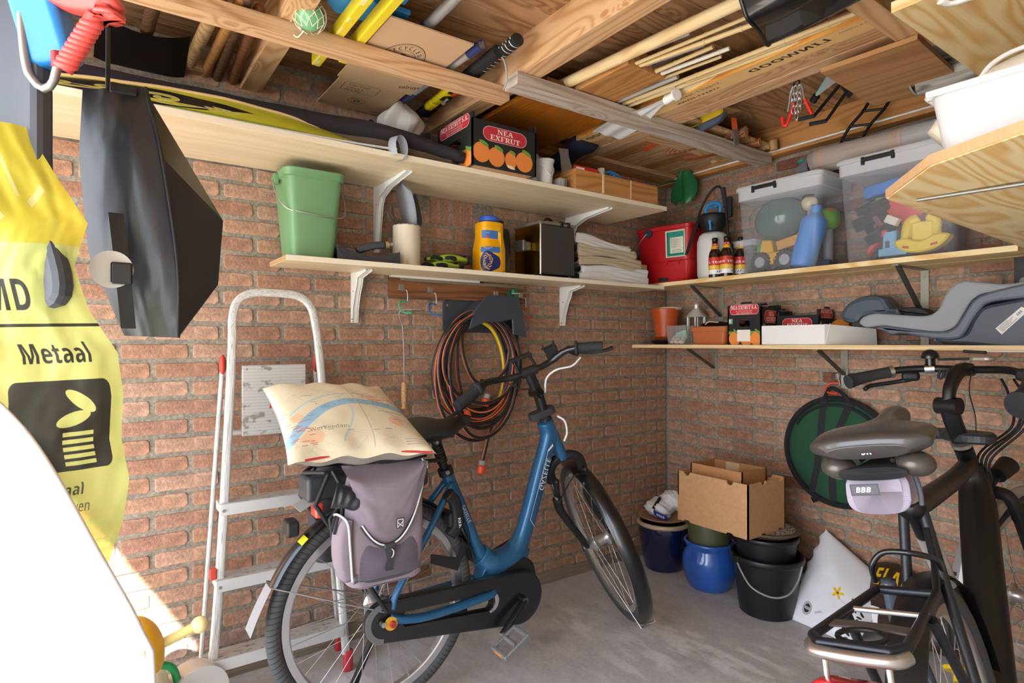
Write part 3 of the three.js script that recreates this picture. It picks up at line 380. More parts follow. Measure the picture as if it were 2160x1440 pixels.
// folded cloths: flattened rolls of layers, each its own thing
function foldedCloth(zc, xc, w, d, h, y, col, label, seed, lean = 0) {
  const R = rng(seed), n = 4, gs = []; const P = [];
  for (let k = 0; k < n; k++) { // nested layers seen as ridges along the open edge
    const f = (u, v) => { const a = u * 2 * PI, c = cos(a), s = sin(a), e = 0.32, cx = Math.sign(c) * Math.pow(abs(c), e), sx = Math.sign(s) * Math.pow(abs(s), 0.9); const wob = 0.006 * (fbm(u, v, 5, 4, seed + k * 3, 3) - 0.5); const ww = w / 2 * (1 - 0.035 * k) + wob, hh = h * (k + 1) / n * 0.5; const zz = (v - 0.5) * d * (1 - 0.02 * k); return [xc + cx * d * 0.5 * (1 - 0.03 * k) + wob * 2 + 0.01 * (vn(v * 4, k, 9, 9, seed) - 0.5), y + h * 0.02 + h * (0.5 + 0.5 * sx * (1 - 0.1 * k)) * 0.98 + lean * (v - 0.5) + wob * 1.5, zc + (v - 0.5) * w * (1 - 0.03 * k)]; };
    if (k === 0) gs.push(sheet(f, 40, 24));
    // rolled layer edges at both ends
  }
  const edge = []; for (let k = 0; k < 3; k++) { const yy = y + h * (0.2 + 0.3 * k); edge.push(loft(Array.from({ length: 9 }, (_, i) => { const q = i / 8; return [xc + d * 0.485 + 0.004 * sin(q * 9 + k * 2 + seed), yy + 0.006 * sin(q * 5 + seed + k) + lean * (q - 0.5), zc + (q - 0.5) * w * 0.97]; }), (t) => [h * 0.165, 0.01 + 0.003 * sin(t * 8 + k)], 30, 10)); edge.push(loft(Array.from({ length: 7 }, (_, i) => { const q = i / 6; return [xc + (q - 0.5) * d * 0.95, yy + 0.004 * sin(q * 7 + k) + lean * 0.5 * (-1), zc - w * 0.48 - 0.004 * sin(q * 6 + k)]; }), () => [h * 0.16, 0.008], 20, 8)); }
  const m = weave(col, { side: THREE.DoubleSide }); const t = thing('folded_cloth', label, 'cloth', [xc, y, zc], 'cloths stacked beside the fryer');
  part(t, 'sheet', gs, m); part(t, 'fold', edge, m); return t;
}
foldedCloth(0.62, 0.115, 0.47, 0.19, 0.033, LSH + 0.001, 0xe9e6e0, 'cream white cloth, lowest in the folded stack', 3);
foldedCloth(0.615, 0.115, 0.45, 0.19, 0.038, LSH + 0.034, 0xeceef0, 'bright white cloth, second from the shelf in the stack', 4);
foldedCloth(0.65, 0.115, 0.42, 0.19, 0.044, LSH + 0.072, 0xc9b998, 'beige canvas cloth in the middle of the stack', 5, 0.008);
foldedCloth(0.665, 0.11, 0.39, 0.19, 0.05, LSH + 0.114, 0xccbd9f, 'beige canvas cloth directly under the white top cloth', 6, 0.014);
foldedCloth(0.69, 0.11, 0.36, 0.18, 0.036, LSH + 0.162, 0xe8e4dd, 'off white cloth lying on top of the folded stack', 8, 0.03);
{ const r = thing('tape_roll', 'upright roll of beige tape on the end of the short shelf', 'tape roll', [0.13, LSH, 0.352]); part(r, 'band', lathe([[0.018, 0.001], [0.0275, 0.001], [0.028, 0.004], [0.0275, 0.03], [0.028, 0.06], [0.0277, 0.108], [0.027, 0.111], [0.018, 0.111], [0.017, 0.108], [0.017, 0.004], [0.018, 0.001]], 28).translate(0.13, LSH, 0.352), M(0xc9b394, { roughness: 0.7 })); }
// ---------- things on the long upper shelf ----------
const parts = (p, name, list, mat) => list.map((g) => part(p, name, g, mat));
// printed fruit crate: faces drawn once
const orangeFruit = (g, x, y, w, h) => { const r = g.createRadialGradient(x, y, 2, x, y, h); g.fillStyle = '#e98a3c'; g.beginPath(); g.ellipse(x, y, w, h, 0, 0, 7); g.fill(); g.fillStyle = 'rgba(255,214,150,.35)'; for (let i = 0; i < 60; i++) { const a = i * 2.4, q = Math.sqrt(i / 60); g.fillRect(x + w * 0.9 * q * cos(a), y + h * 0.9 * q * sin(a), 3, 3); } g.fillStyle = '#6f9a3a'; g.beginPath(); g.ellipse(x + w * 0.3, y - h * 0.95, w * 0.6, h * 0.2, 0.5, 0, 7); g.fill(); };
const crateFace = (kind) => canvasTex(512, 384, (g, W, H) => {
  g.fillStyle = '#1d1c1b'; g.fillRect(0, 0, W, H); g.strokeStyle = 'rgba(255,255,255,.05)'; for (let i = 0; i < 60; i++) { g.beginPath(); g.moveTo((i * 37) % W, 0); g.lineTo((i * 37) % W + 4, H); g.stroke(); }
  const badge = (x, y, w, h) => { g.fillStyle = '#f0c9c4'; g.beginPath(); g.roundRect(x - 4, y - 4, w + 8, h + 8, h * 0.5); g.fill(); g.fillStyle = '#c22f3a'; g.beginPath(); g.roundRect(x, y, w, h, h * 0.47); g.fill(); g.fillStyle = '#f6e7dd'; g.textAlign = 'center'; };
  if (kind === 'side') { badge(86, 40, 340, 118); g.font = 'bold 58px serif'; g.fillText('NEA', 256, 92); g.fillText('EXFRUT', 256, 146); [[70, 270, 66, 84], [186, 286, 64, 82], [300, 290, 46, 74], [410, 280, 70, 86]].forEach((q) => orangeFruit(g, ...q)); g.fillStyle = '#f4e3c6'; g.beginPath(); g.ellipse(302, 348, 34, 12, 0.3, 0, 7); g.fill(); }
  else { badge(40, 26, 432, 84); g.font = 'bold 46px serif'; g.fillText('NEA EXFRUT S.A.', 256, 66); g.font = '15px serif'; g.fillText('TEL. +30 27510 24 254 PEZA ARGOS', 256, 86); g.fillText('GREECE - WWW.NEAEXFRUT.GR', 256, 104); g.fillStyle = '#7fae86'; g.fillRect(18, 148, 60, 48); g.fillStyle = '#e6f0e6'; g.fillRect(26, 156, 20, 30); g.fillStyle = '#6f9a3a'; g.fillRect(0, 262, W, 30); [[110, 330, 90, 62], [290, 334, 90, 62], [440, 330, 90, 62]].forEach((q) => orangeFruit(g, ...q)); g.fillStyle = '#efe9df'; g.fillRect(150, 250, 200, 104); }
});
const CR_SIDE = M(0xffffff, { map: crateFace('side'), roughness: 0.75 }), CR_END = M(0xffffff, { map: crateFace('end'), roughness: 0.75 }), CR_BLACK = M(0x201f1e, { roughness: 0.8 });
function panelUV(g, w, h) { const p = g.attributes.position, uv = new Float32Array(p.count * 2); for (let i = 0; i < p.count; i++) { uv[2 * i] = p.getX(i) / w; uv[2 * i + 1] = p.getY(i) / h; } g.setAttribute('uv', new THREE.BufferAttribute(uv, 2)); return g; }
// L: length of the printed sides (z here), W: width, HS/HE: heights of sides and ends; turned by ang about the base
function fruitCrate(base, L, W, HS, HE, ang, label, hole = true) {
  const t = thing('fruit_crate', label, 'crate', base), th = 0.006; t.rotation.y = ang; t.base = [0, 0, 0];
  const side = (z) => panelUV(ext([[0, 0], [L, 0], [L, HS], [0, HS]], th), L, HS);
  part(t, 'side_panel', place(side(), [W / 2 - th, 0, L / 2], [0, 0, -1], [0, 1, 0], [1, 0, 0]), CR_SIDE); part(t, 'side_panel', place(side(), [-W / 2 + th, 0, -L / 2], [0, 0, 1], [0, 1, 0], [-1, 0, 0]), CR_SIDE);
  const shape = [[0, 0], [W, 0], [W, HE * 0.93], [W * 0.74, HE * 0.94], [W * 0.7, HE], [W * 0.42, HE], [W * 0.38, HE * 0.94], [0, HE * 0.93]];
  for (const s of [1, -1]) part(t, 'end_panel', place(panelUV(ext(shape, th, 0, hole ? [rr(W * 0.36, HE * 0.42, W * 0.68, HE * 0.56, 0.008), ] : []), W, HE), [-W / 2 * s, 0, s * (L / 2 - th)], [s, 0, 0], [0, 1, 0], [0, 0, s]), CR_END);
  part(t, 'corner_post', [[1, 1], [1, -1], [-1, 1], [-1, -1]].map(([a, b]) => at(new THREE.BoxGeometry(0.05, HE * 0.93, 0.006), a * (W / 2 - 0.03), HE * 0.465, b * (L / 2 - 0.012))), CR_BLACK).userData.kind = 'stuff';
  part(t, 'bottom', at(new THREE.BoxGeometry(W - 0.012, 0.006, L - 0.012), 0, 0.004, 0), CARD);
  return t;
}
fruitCrate([0.315, USH, 1.43], 0.29, 0.26, 0.168, 0.205, 0.0, 'black fruit crate printed with oranges at the front of the long shelf');
fruitCrate([0.14, USH, 1.755], 0.24, 0.2, 0.13, 0.17, 0.0, 'black fruit crate behind the orange crate with a white cloth bag on it');
{ const b = single('cloth_bag', sheet((u, v) => { const a = u * 2 * PI, k = 0.5 + 0.5 * cos(v * PI), r = 0.075 * Math.pow(sin(PI * clamp(v * 0.9 + 0.08, 0, 1)), 0.8) * (1 + 0.18 * sin(a * 5 + v * 6)); return [0.16 + r * cos(a), USH + 0.135 + 0.14 * v + 0.012 * sin(a * 3), 1.72 + r * 1.1 * sin(a)]; }, 40, 16), weave(0xe9e7e2, { side: THREE.DoubleSide }), 'crumpled white cloth bag poking up behind the orange crate', 'bag'); }
// wake board with a swirl print, standing on edge
{
  const sw = canvasTex(1536, 192, (g, W, H) => {
    const gr = g.createLinearGradient(0, 0, 0, H); g.fillStyle = '#d3d63f'; g.fillRect(0, 0, W, H); g.fillStyle = '#8fae2e'; g.fillRect(0, H * 0.84, W, H * 0.16);
    g.fillStyle = '#1b1d22'; g.beginPath(); g.moveTo(0, 40); g.lineTo(560, 14); g.lineTo(860, 60); g.lineTo(960, 84); g.lineTo(760, 150); g.lineTo(520, 192); g.lineTo(0, 192); g.fill();
    const curl = (x, y, s, f) => { g.save(); g.translate(x, y); g.scale(s * f, s); for (const [c, w] of [['#e9e2c4', 20], ['#cdd23c', 13]]) { g.strokeStyle = c; g.lineWidth = w; g.lineCap = 'round'; g.beginPath(); for (let i = 0; i < 40; i++) { const a = i * 0.22, r = 6 + i * 1.25; g.lineTo(r * 1.7 * cos(a), r * 0.75 * sin(a)); } g.lineTo(120, 30); g.stroke(); } g.restore(); };
    curl(190, 80, 0.8, 1); curl(330, 110, 0.9, -1); curl(480, 90, 0.8, 1); curl(640, 100, 1.15, -1); curl(80, 130, 0.7, 1);
    for (const [x, y] of [[20, 30], [70, 60], [120, 36], [780, 110], [810, 100], [840, 112]]) { g.fillStyle = '#cdd23c'; g.strokeStyle = '#e9e2c4'; g.lineWidth = 4; g.beginPath(); g.moveTo(x, y); g.lineTo(x + 60, y + 10); g.lineTo(x + 20, y + 34); g.closePath(); g.fill(); g.stroke(); }
  });
  const top = [[3.02, 0.028], [2.82, 0.055], [2.66, 0.075], [2.5, 0.088], [2.36, 0.092], [2.2, 0.082], [2.05, 0.058], [1.93, 0.03], [1.84, 0.004]];
  const hAt = (z) => { for (let i = 0; i + 1 < top.length; i++) if (z <= top[i][0] && z >= top[i + 1][0]) { const t = (top[i][0] - z) / (top[i][0] - top[i + 1][0]); return lerp(top[i][1], top[i + 1][1], t * t * (3 - 2 * t) * 0.4 + t * 0.6); } return 0; };
  const b = thing('wake_board', 'lime green and black swirl painted board standing on edge at the shelf front', 'board', [0.36, USH, 2.43]);
  const f = (o) => (u, v) => { const z = 3.02 - u * 1.18, h = hAt(z); return [0.388 - 0.07 * v - 0.02 * v * v + o - 0.012 * (1 - u) , USH + 0.004 + h * v + 0.012 * Math.pow(u, 6), z]; };
  part(b, 'deck', sheet(f(0), 80, 10), M(0xffffff, { map: sw, roughness: 0.3, side: THREE.DoubleSide }));
  part(b, 'rail', tube(Array.from({ length: 30 }, (_, i) => { const p = f(-0.004)(i / 29, 1); return [p[0], p[1] + 0.002, p[2]]; }), 0.0065, 80, 8), WD.light, 'pale wooden edge');
  part(b, 'core', sheet((u, v) => { const p = f(-0.012)(1 - u, v); return p; }, 60, 6), WD.light);
  part(b, 'base_strip', tube(Array.from({ length: 20 }, (_, i) => { const p = f(0.002)(i / 19, 0); return p; }), 0.0045, 60, 6), M(0xd9dde0));
}
{ // long brown sleeve behind it
  const t = thing('board_bag', 'long dark brown padded board bag lying along the long shelf', 'bag', [0.2, USH, 2.3]);
  const pth = [[0.12, USH + 0.06, 3.05], [0.12, USH + 0.068, 2.7], [0.13, USH + 0.07, 2.4], [0.155, USH + 0.066, 2.1], [0.24, USH + 0.05, 1.85], [0.29, USH + 0.032, 1.68], [0.33, USH + 0.018, 1.575]];
  const wid = (t) => 0.125 * (1 - 0.5 * smooth(0.55, 1, t)) * (1 - 0.5 * smooth(0.96, 1, t));
  part(t, 'panel', loft(pth, (q) => [wid(q) * (1 + 0.03 * sin(q * 40)), 0.062 * (1 - 0.62 * smooth(0.5, 1, q)) * (1 + 0.05 * sin(q * 55)), 2.4], 90, 24), weave(0x6b5a4c));
  part(t, 'zip_band', loft(pth.map(([x, y, z]) => [x + 0.06, y + 0.028 * (1 - smooth(1.9, 1.5, z) * 0.5), z]), (q) => [wid(q) * 0.72, 0.042 * (1 - 0.55 * smooth(0.5, 1, q)) * (1 + 0.04 * sin(q * 43)), 2.2], 90, 16), weave(0x2a242a), 'near black band along the zip');
  part(t, 'strap', place(sheet((u, v) => { const a = u * PI * 1.5 - 0.5; return [0.028 * cos(a) * (1 + 0.3 * u) + 0.02 * u, 0.045 * sin(a), (v - 0.5) * 0.034]; }, 24, 2), [0.40, USH + 0.012, 1.835], [0.3, 0, 1], [0, 1, 0], [1, 0, -0.4]), M(0x9ba0a8, { side: THREE.DoubleSide, roughness: 0.8 }), 'loose grey strap loop');
}
{ const b = thing('sock_bottle', 'clear bottle pulled into a navy sleeve beside the orange crate', 'bottle', [0.385, USH, 1.252]);
  part(b, 'bottle', lathe([[0, 0.001], [0.026, 0.002], [0.028, 0.006], [0.0275, 0.07], [0.028, 0.072], [0.028, 0.1], [0.02, 0.12], [0, 0.12]], 24).translate(0.375, USH, 1.252), MP(0xd8dbe2, { roughness: 0.15, transmission: 0.6, thickness: 0 }));
  part(b, 'sleeve', lathe([[0.029, 0.085], [0.03, 0.09], [0.03, 0.15], [0.024, 0.18], [0.021, 0.2], [0.012, 0.204], [0, 0.203]], 20).translate(0.37, USH, 1.252), weave(0x14151d)); }
{ const b = thing('paint_pot', 'small white plastic pot between the navy sleeve and planter box', 'pot', [0.365, USH, 1.18]);
  part(b, 'body', lathe([[0, 0.001], [0.029, 0.001], [0.031, 0.006], [0.037, 0.092], [0.04, 0.094], [0.0405, 0.101], [0.038, 0.102], [0.037, 0.096], [0.03, 0.01], [0, 0.008]], 32).translate(0.365, USH, 1.18), MP(0xe9e8e4, { roughness: 0.35, transmission: 0.15 })); part(b, 'handle', tube([[0.365, USH + 0.09, 1.22], [0.388, USH + 0.07, 1.205], [0.402, USH + 0.035, 1.18], [0.388, USH + 0.06, 1.15], [0.365, USH + 0.09, 1.14]], 0.0018, 24, 6), white); }
copyOf(scene.getObjectByName('paint_pot'), [0.28, USH, 1.12], 1, 'small white plastic pot farther back beside the grey scraper');
{ // wooden planter box with tools
  const p = thing('planter_box', 'oiled wooden box of three boards at the right end of the long shelf', 'box', [0.32, USH, 0.8]);
  const zc = [0.545, 0.725, 0.9, 1.055]; for (let i = 0; i < 3; i++) part(p, 'plank', wbx('z', 0.395, 0.41, USH + 0.001, USH + 0.083, zc[i] + 0.002, zc[i + 1] - 0.002, 0.0015), WD.oak);
  parts(p, 'corner_strip', [wbx('y', 0.392, 0.4125, USH + 0.001, USH + 0.084, 0.89, 0.9, 0.001), wbx('y', 0.394, 0.4115, USH + 0.001, USH + 0.083, 0.7225, 0.7275, 0.0005)], WD.light);
  parts(p, 'end_board', [wbx('x', 0.2, 0.395, USH + 0.001, USH + 0.083, 1.04, 1.055), wbx('x', 0.2, 0.395, USH + 0.001, USH + 0.083, 0.545, 0.56)], WD.oak); part(p, 'back_board', wbx('z', 0.2, 0.215, USH + 0.001, USH + 0.083, 0.56, 1.04), WD.oak); part(p, 'bottom', wbx('z', 0.215, 0.395, USH + 0.001, USH + 0.01, 0.56, 1.04), WD.dark);
}
single('wood_block', wbx('x', 0.30, 0.395, USH + 0.001, USH + 0.036, 1.085, 1.125, 0.003), WD.grey, 'small weathered wood block beside the oiled wooden box', 'block');
{ const f = thing('plastering_float', 'grey steel plastering scraper standing in the wooden box', 'tool', [0.3, USH + 0.012, 1.0]); part(f, 'blade', place(ext([[-0.03, 0], [0.03, 0], [0.018, 0.1], [0.022, 0.13], [-0.022, 0.13], [-0.02, 0.1]], 0.003, 0.0005), [0.33, USH + 0.06, 1.022], [0.3, 0, -1], [-0.1, 1, 0.15], [1, 0, 0.3]), M(0x8d867e, { metalness: 0.6, roughness: 0.5 })); part(f, 'grip', rod([0.3, USH + 0.014, 1.0], [0.33, USH + 0.07, 1.02], 0.014), black); }
{ const lab = canvasTex(256, 128, (g, W, H) => { g.fillStyle = '#d6261f'; g.fillRect(0, 0, W, H); g.fillStyle = '#fff'; g.fillRect(20, 14, 90, 100); g.fillStyle = '#c81d1a'; g.font = 'bold 60px sans-serif'; g.fillText('2M', 24, 84); g.fillStyle = '#fff'; g.font = 'bold 22px sans-serif'; g.fillText('WK', 150, 60); });
  const s = thing('red_pack', 'red and black packaged tool with white lettering in the wooden box', 'package', [0.33, USH + 0.012, 0.97]); part(s, 'card', place(panelUV(ext(rr(0, 0, 0.11, 0.06, 0.006), 0.012, 0.001), 0.11, 0.06), [0.34, USH + 0.06, 1.01], [0.25, -0.1, -1], [0, 1, -0.1], [1, 0, 0.25]), M(0xffffff, { map: lab, roughness: 0.4 })); part(s, 'grip', bx(0.31, 0.335, USH + 0.012, USH + 0.09, 0.85, 0.98, 0.008), black); }
{ const r = thing('coiled_line', 'loop of bright blue line rising out of the wooden box', 'line', [0.34, USH + 0.012, 0.78]); part(r, 'strand', tube([[0.33, USH + 0.02, 0.84], [0.34, USH + 0.1, 0.83], [0.345, USH + 0.125, 0.8], [0.35, USH + 0.12, 0.76], [0.355, USH + 0.095, 0.73], [0.34, USH + 0.02, 0.72]], 0.005, 40, 8), M(0x2a8fd8, { roughness: 0.6 })); part(r, 'strand', tube([[0.34, USH + 0.02, 0.81], [0.352, USH + 0.1, 0.8], [0.355, USH + 0.115, 0.785], [0.358, USH + 0.09, 0.765], [0.36, USH + 0.1, 0.75], [0.35, USH + 0.02, 0.735]], 0.005, 40, 8), M(0x2a8fd8, { roughness: 0.6 })); }
{ const c = single('cream_tube', lathe([[0, 0], [0.012, 0], [0.013, 0.1], [0.016, 0.102], [0.016, 0.118], [0, 0.12]], 16).translate(0.35, USH + 0.01, 0.85), M(0xded7c4, { roughness: 0.5 }), 'cream cap of a tube sticking out of the wooden box', 'tube'); }
{ const p = thing('black_tubes', 'bundle of shiny black plastic tubes lying behind the white pot', 'tubes', [0.16, USH, 1.05]); parts(p, 'tube', [0, 1, 2].map((i) => rod([0.1 + 0.03 * i, USH + 0.075 + 0.018 * (i % 2) + 0.01 * i, 1.24], [0.1 + 0.03 * i, USH + 0.085 + 0.018 * (i % 2) + 0.01 * i, 0.8], 0.013, 0.013, 14)), blackGloss); part(p, 'support_foot', [rod([0.13, USH, 1.2], [0.13, USH + 0.08, 1.2], 0.02), rod([0.13, USH, 0.84], [0.13, USH + 0.09, 0.84], 0.02)], black).userData.kind = 'stuff'; }
single('navy_bag', loft([[0.3, 2.062, 0.87], [0.22, 2.05, 0.875], [0.12, 2.02, 0.88], [0.06, 2.01, 0.9]], (t) => [0.055 + 0.012 * sin(t * 7), 0.032 + 0.006 * sin(t * 11), 2.6], 24, 18), weave(0x1a2036), 'navy cloth sleeve pulled over the wall ends of the timber boards', 'bag');
// ---------- stored in the roof: laid across the battens ----------
const RB = 2.0555; // top of the battens
function hockey(name, label, a, b, r, segs, capMat) { // segs: [from, to, material]
  const s = thing(name, label, 'hockey stick', [(a[0] + b[0]) / 2, Math.min(a[1], b[1]) - r, (a[2] + b[2]) / 2]); const A = vec(a), B = vec(b), p = (t) => A.clone().lerp(B, t);
  segs.forEach(([t0, t1, m, k = 1, nm = 'shaft']) => part(s, nm, loft([p(t0), p((t0 + t1) / 2), p(t1)], () => [r * k, r * k * 0.82, 2.6], 4, 16), m)); part(s, 'end_cap', loft([p(1), p(1.012)], () => [r * 1.12, r, 2.2], 2, 16), capMat); return s;
}
const printed = (txt, bg, fg, font, W = 512, H = 64) => canvasTex(W, H, (g) => { g.fillStyle = bg; g.fillRect(0, 0, W, H); g.fillStyle = fg; g.font = font; g.textBaseline = 'middle'; g.fillText(txt, 20, H / 2); });
const wrapTex = canvasTex(256, 64, (g, W, H) => { g.fillStyle = '#151515'; g.fillRect(0, 0, W, H); g.strokeStyle = '#e9e4d6'; g.lineWidth = 5; for (let i = 0; i < 7; i++) { g.beginPath(); g.moveTo(i * 38, 0); g.bezierCurveTo(i * 38 + 20, 20, i * 38 - 12, 40, i * 38 + 16, 64); g.stroke(); } g.fillStyle = '#e2602c'; g.fillRect(150, 30, 14, 14); }); wrapTex.repeat.set(6, 2);
const gripTex = canvasTex(256, 32, (g, W, H) => { g.fillStyle = '#17171a'; g.fillRect(0, 0, W, H); g.fillStyle = '#2e2e32'; for (let i = 0; i < 16; i++) g.fillRect(i * 16, 0, 3, H); }); gripTex.repeat.set(4, 1);
const yel = M(0xe6cf1c, { roughness: 0.35 });
hockey('hockey_stick', 'yellow hockey stick with black grip tape in the roof rack', [0.05, 2.083, 1.607], [0.70, 2.083, 1.638], 0.0185, [[0, 0.07, M(0xe2642a)], [0.07, 0.2, M(0x1c1c1e)], [0.2, 0.3, yel], [0.3, 0.56, M(0xffffff, { map: printed('BRABO', '#e6cf1c', '#2a2a10', 'bold 54px sans-serif'), roughness: 0.4 })], [0.56, 0.66, yel], [0.66, 1, M(0xffffff, { map: gripTex, roughness: 0.8 }), 1.08, 'grip']], black);
{ const gl = printed('GRAYS', '#17171a', '#d8d8d8', 'bold 62px sans-serif'); hockey('hockey_stick', 'black hockey stick with orange band and white marbled grip in the roof rack', [0.10, 2.088, 1.585], [0.785, 2.088, 1.622], 0.0185, [[0, 0.14, M(0x1b1b1e)], [0.14, 0.34, M(0xffffff, { map: gl, roughness: 0.4 })], [0.34, 0.42, M(0xe8592a)], [0.42, 0.56, M(0xffffff, { map: printed('3500', '#17171a', '#f2f2f2', 'bold 58px sans-serif', 256), roughness: 0.4 })], [0.56, 0.7, M(0x1b1b1e)], [0.7, 1, M(0xffffff, { map: wrapTex, roughness: 0.8 }), 1.1, 'grip']], M(0x1c1c1e)); }
single('wrist_cord', tube([[0.70, 2.08, 1.628], [0.69, 2.06, 1.60], [0.665, 2.025, 1.575], [0.64, 2.0, 1.57]], 0.0032, 24, 6), M(0x9a9da2), 'thin grey cord hanging from the yellow hockey stick', 'cord');
function pole(name, label, cat, a, b, r, m, tips, tipM, group) { const t = thing(name, label, cat, [(a[0] + b[0]) / 2, Math.min(a[1], b[1]) - r, (a[2] + b[2]) / 2], group); part(t, 'tube', rod(a, b, r, r, 18), m); for (const [t0, t1, k] of tips) part(t, 'sleeve', rod(vec(a).lerp(vec(b), t0), vec(a).lerp(vec(b), t1), r * k, r * k, 18), tipM); return t; }
const ribAlu = M(0xc9cbcc, { metalness: 0.7, roughness: 0.35 });
pole('telescopic_pole', 'aluminium pole with navy collar and rounded navy tip beside the flattened carton', 'pole', [0.02, 2.079, 1.735], [0.715, 2.079, 1.704], 0.0135, ribAlu, [[0.9, 1, 1.2], [0.34, 0.38, 1.3], [0.05, 0.34, 1.12]], M(0x2b3564, { roughness: 0.4 }));
pole('telescopic_pole', 'aluminium pole with a navy collar lying above the flattened carton', 'pole', [0.50, 2.1, 1.872], [1.15, 2.1, 1.878], 0.0155, ribAlu, [[0.2, 0.29, 1.2]], M(0x2b3564, { roughness: 0.4 }));
{ // flattened carton
  const lab = (w) => canvasTex(512, 512, (g, W, H) => { g.fillStyle = '#cba77f'; g.fillRect(0, 0, W, H); g.fillStyle = 'rgba(90,60,30,.05)'; for (let i = 0; i < 64; i++) g.fillRect(0, i * 8, W, 3); g.strokeStyle = g.fillStyle = '#453a33'; g.save(); g.translate(w ? 240 : 250, w ? 250 : 330); g.scale(w ? 1 : 0.5, w ? 1 : 0.5); g.lineWidth = 5; g.beginPath(); g.arc(0, 0, 130, 0, 7); g.stroke(); g.lineWidth = 3; g.setLineDash([5, 5]); g.beginPath(); g.arc(0, 0, 120, 0, 7); g.stroke(); g.setLineDash([]); g.beginPath(); g.arc(0, 0, 78, 0, 7); g.stroke();
      g.font = 'bold 34px sans-serif'; g.textAlign = 'center'; const s = 'RECYCLED · RECYCLED · '; for (let i = 0; i < s.length; i++) { g.save(); g.rotate(i / s.length * 2 * PI - 1.2); g.fillText(s[i], 0, -88); g.restore(); } for (let i = 0; i < 3; i++) { g.save(); g.rotate(i * 2 * PI / 3); g.lineWidth = 20; g.beginPath(); g.moveTo(-26, -34); g.lineTo(20, -34); g.lineTo(40, 0); g.stroke(); g.beginPath(); g.moveTo(22, 4); g.lineTo(62, -6); g.lineTo(46, 26); g.fill(); g.restore(); } g.restore();
      g.textAlign = 'left'; g.font = 'bold 38px sans-serif'; g.save(); g.translate(w ? 410 : 440, w ? 470 : 480); g.rotate(-0.25); g.fillText('colruyt', -20, 0); g.restore(); if (w) { g.fillStyle = '#e07a35'; g.fillRect(400, 380, 14, 14); } else { g.lineWidth = 4; g.beginPath(); g.roundRect(60, 30, 270, 150, 24); g.stroke(); g.font = '46px monospace'; g.fillText('Carton', 90, 84); g.fillText('réuti', 90, 136); g.font = '16px monospace'; for (let i = 0; i < 5; i++) g.fillText('xxxx xx xxxxx', 90, 158 + i * 3); } });
  const c = thing('flattened_carton', 'flattened brown cardboard carton printed RECYCLED lying across the batten', 'carton', [0.38, 2.058, 1.87]);
  const quad = (x0, x1, z0, z1, y0, y1, m) => { const g = sheet((u, v) => [lerp(x0, x1, v), lerp(y0, y1, v), lerp(z1, z0, u)], 2, 2), g2 = sheet((u, v) => [lerp(x0, x1, v), lerp(y0, y1, v) + 0.005, lerp(z0, z1, u)], 2, 2), e = [0, 1].map((k) => sheet((u, v) => [lerp(x0, x1, u), lerp(y0, y1, u) + 0.005 * v, k ? z1 : z0], 4, 1)), e2 = sheet((u, v) => [x1, y1 + 0.005 * v, lerp(z0, z1, u)], 4, 1); return [g, g2, ...e, e2]; };
  part(c, 'flap', quad(0.285, 0.725, 1.739, 2.01, 2.061, 2.064, 0), M(0xffffff, { map: lab(true), roughness: 0.85, side: THREE.DoubleSide }));
  part(c, 'flap', quad(0.03, 0.283, 1.758, 2.0, 2.064, 2.061, 0), M(0xffffff, { map: lab(false), roughness: 0.85, side: THREE.DoubleSide }));
}
{ // painted trestle
  const t = thing('painted_trestle', 'worn trestle with two yellow rails and blue boards in the roof rack', 'trestle', [0.6, 2.058, 2.06]), wear = canvasTex(256, 64, (g, W, H) => { g.fillStyle = '#e8d02c'; g.fillRect(0, 0, W, H); g.fillStyle = 'rgba(240,232,200,.8)'; const R = rng(4); for (let i = 0; i < 70; i++) g.fillRect(R() * W, R() < 0.5 ? R() * 10 : H - R() * 10, 4 + R() * 14, 2 + R() * 6); });
  wear.repeat.set(1.5, 8); const ym = M(0xffffff, { map: wear, roughness: 0.6 }), bm = M(0x2b86c4, { roughness: 0.45 });
  for (const [z, x0] of [[2.095, 0.325], [2.03, 0.392]]) part(t, 'rail', muv(bx(x0, 1.3, RB + 0.001, RB + 0.041, z - 0.014, z + 0.014, 0.004, 2), 'x'), ym);
  part(t, 'cross_board', place(ext([[-0.075, 0], [0.065, 0], [0.11, 0.035], [0.11, 0.11], [-0.11, 0.11], [-0.11, 0.04]], 0.016, 0.002), [0.595, RB + 0.044, 2.05], [0, 0, -1], [1, 0, 0], [0, 1, 0]), bm);
  part(t, 'cross_board', place(ext([[-0.085, 0], [0.085, 0], [0.085, 0.06], [-0.085, 0.06]], 0.016, 0.002), [0.74, RB + 0.044, 2.06], [0, 0, -1], [1, 0, 0], [0, 1, 0]), bm);
  single('red_board', bx(0.80, 1.1, RB + 0.045, RB + 0.06, 1.99, 2.12, 0.003).translate(0.04, 0, -0.09), M(0xd23f3a, { roughness: 0.4 }), 'red painted board lying on the yellow rails of the trestle', 'board');
}
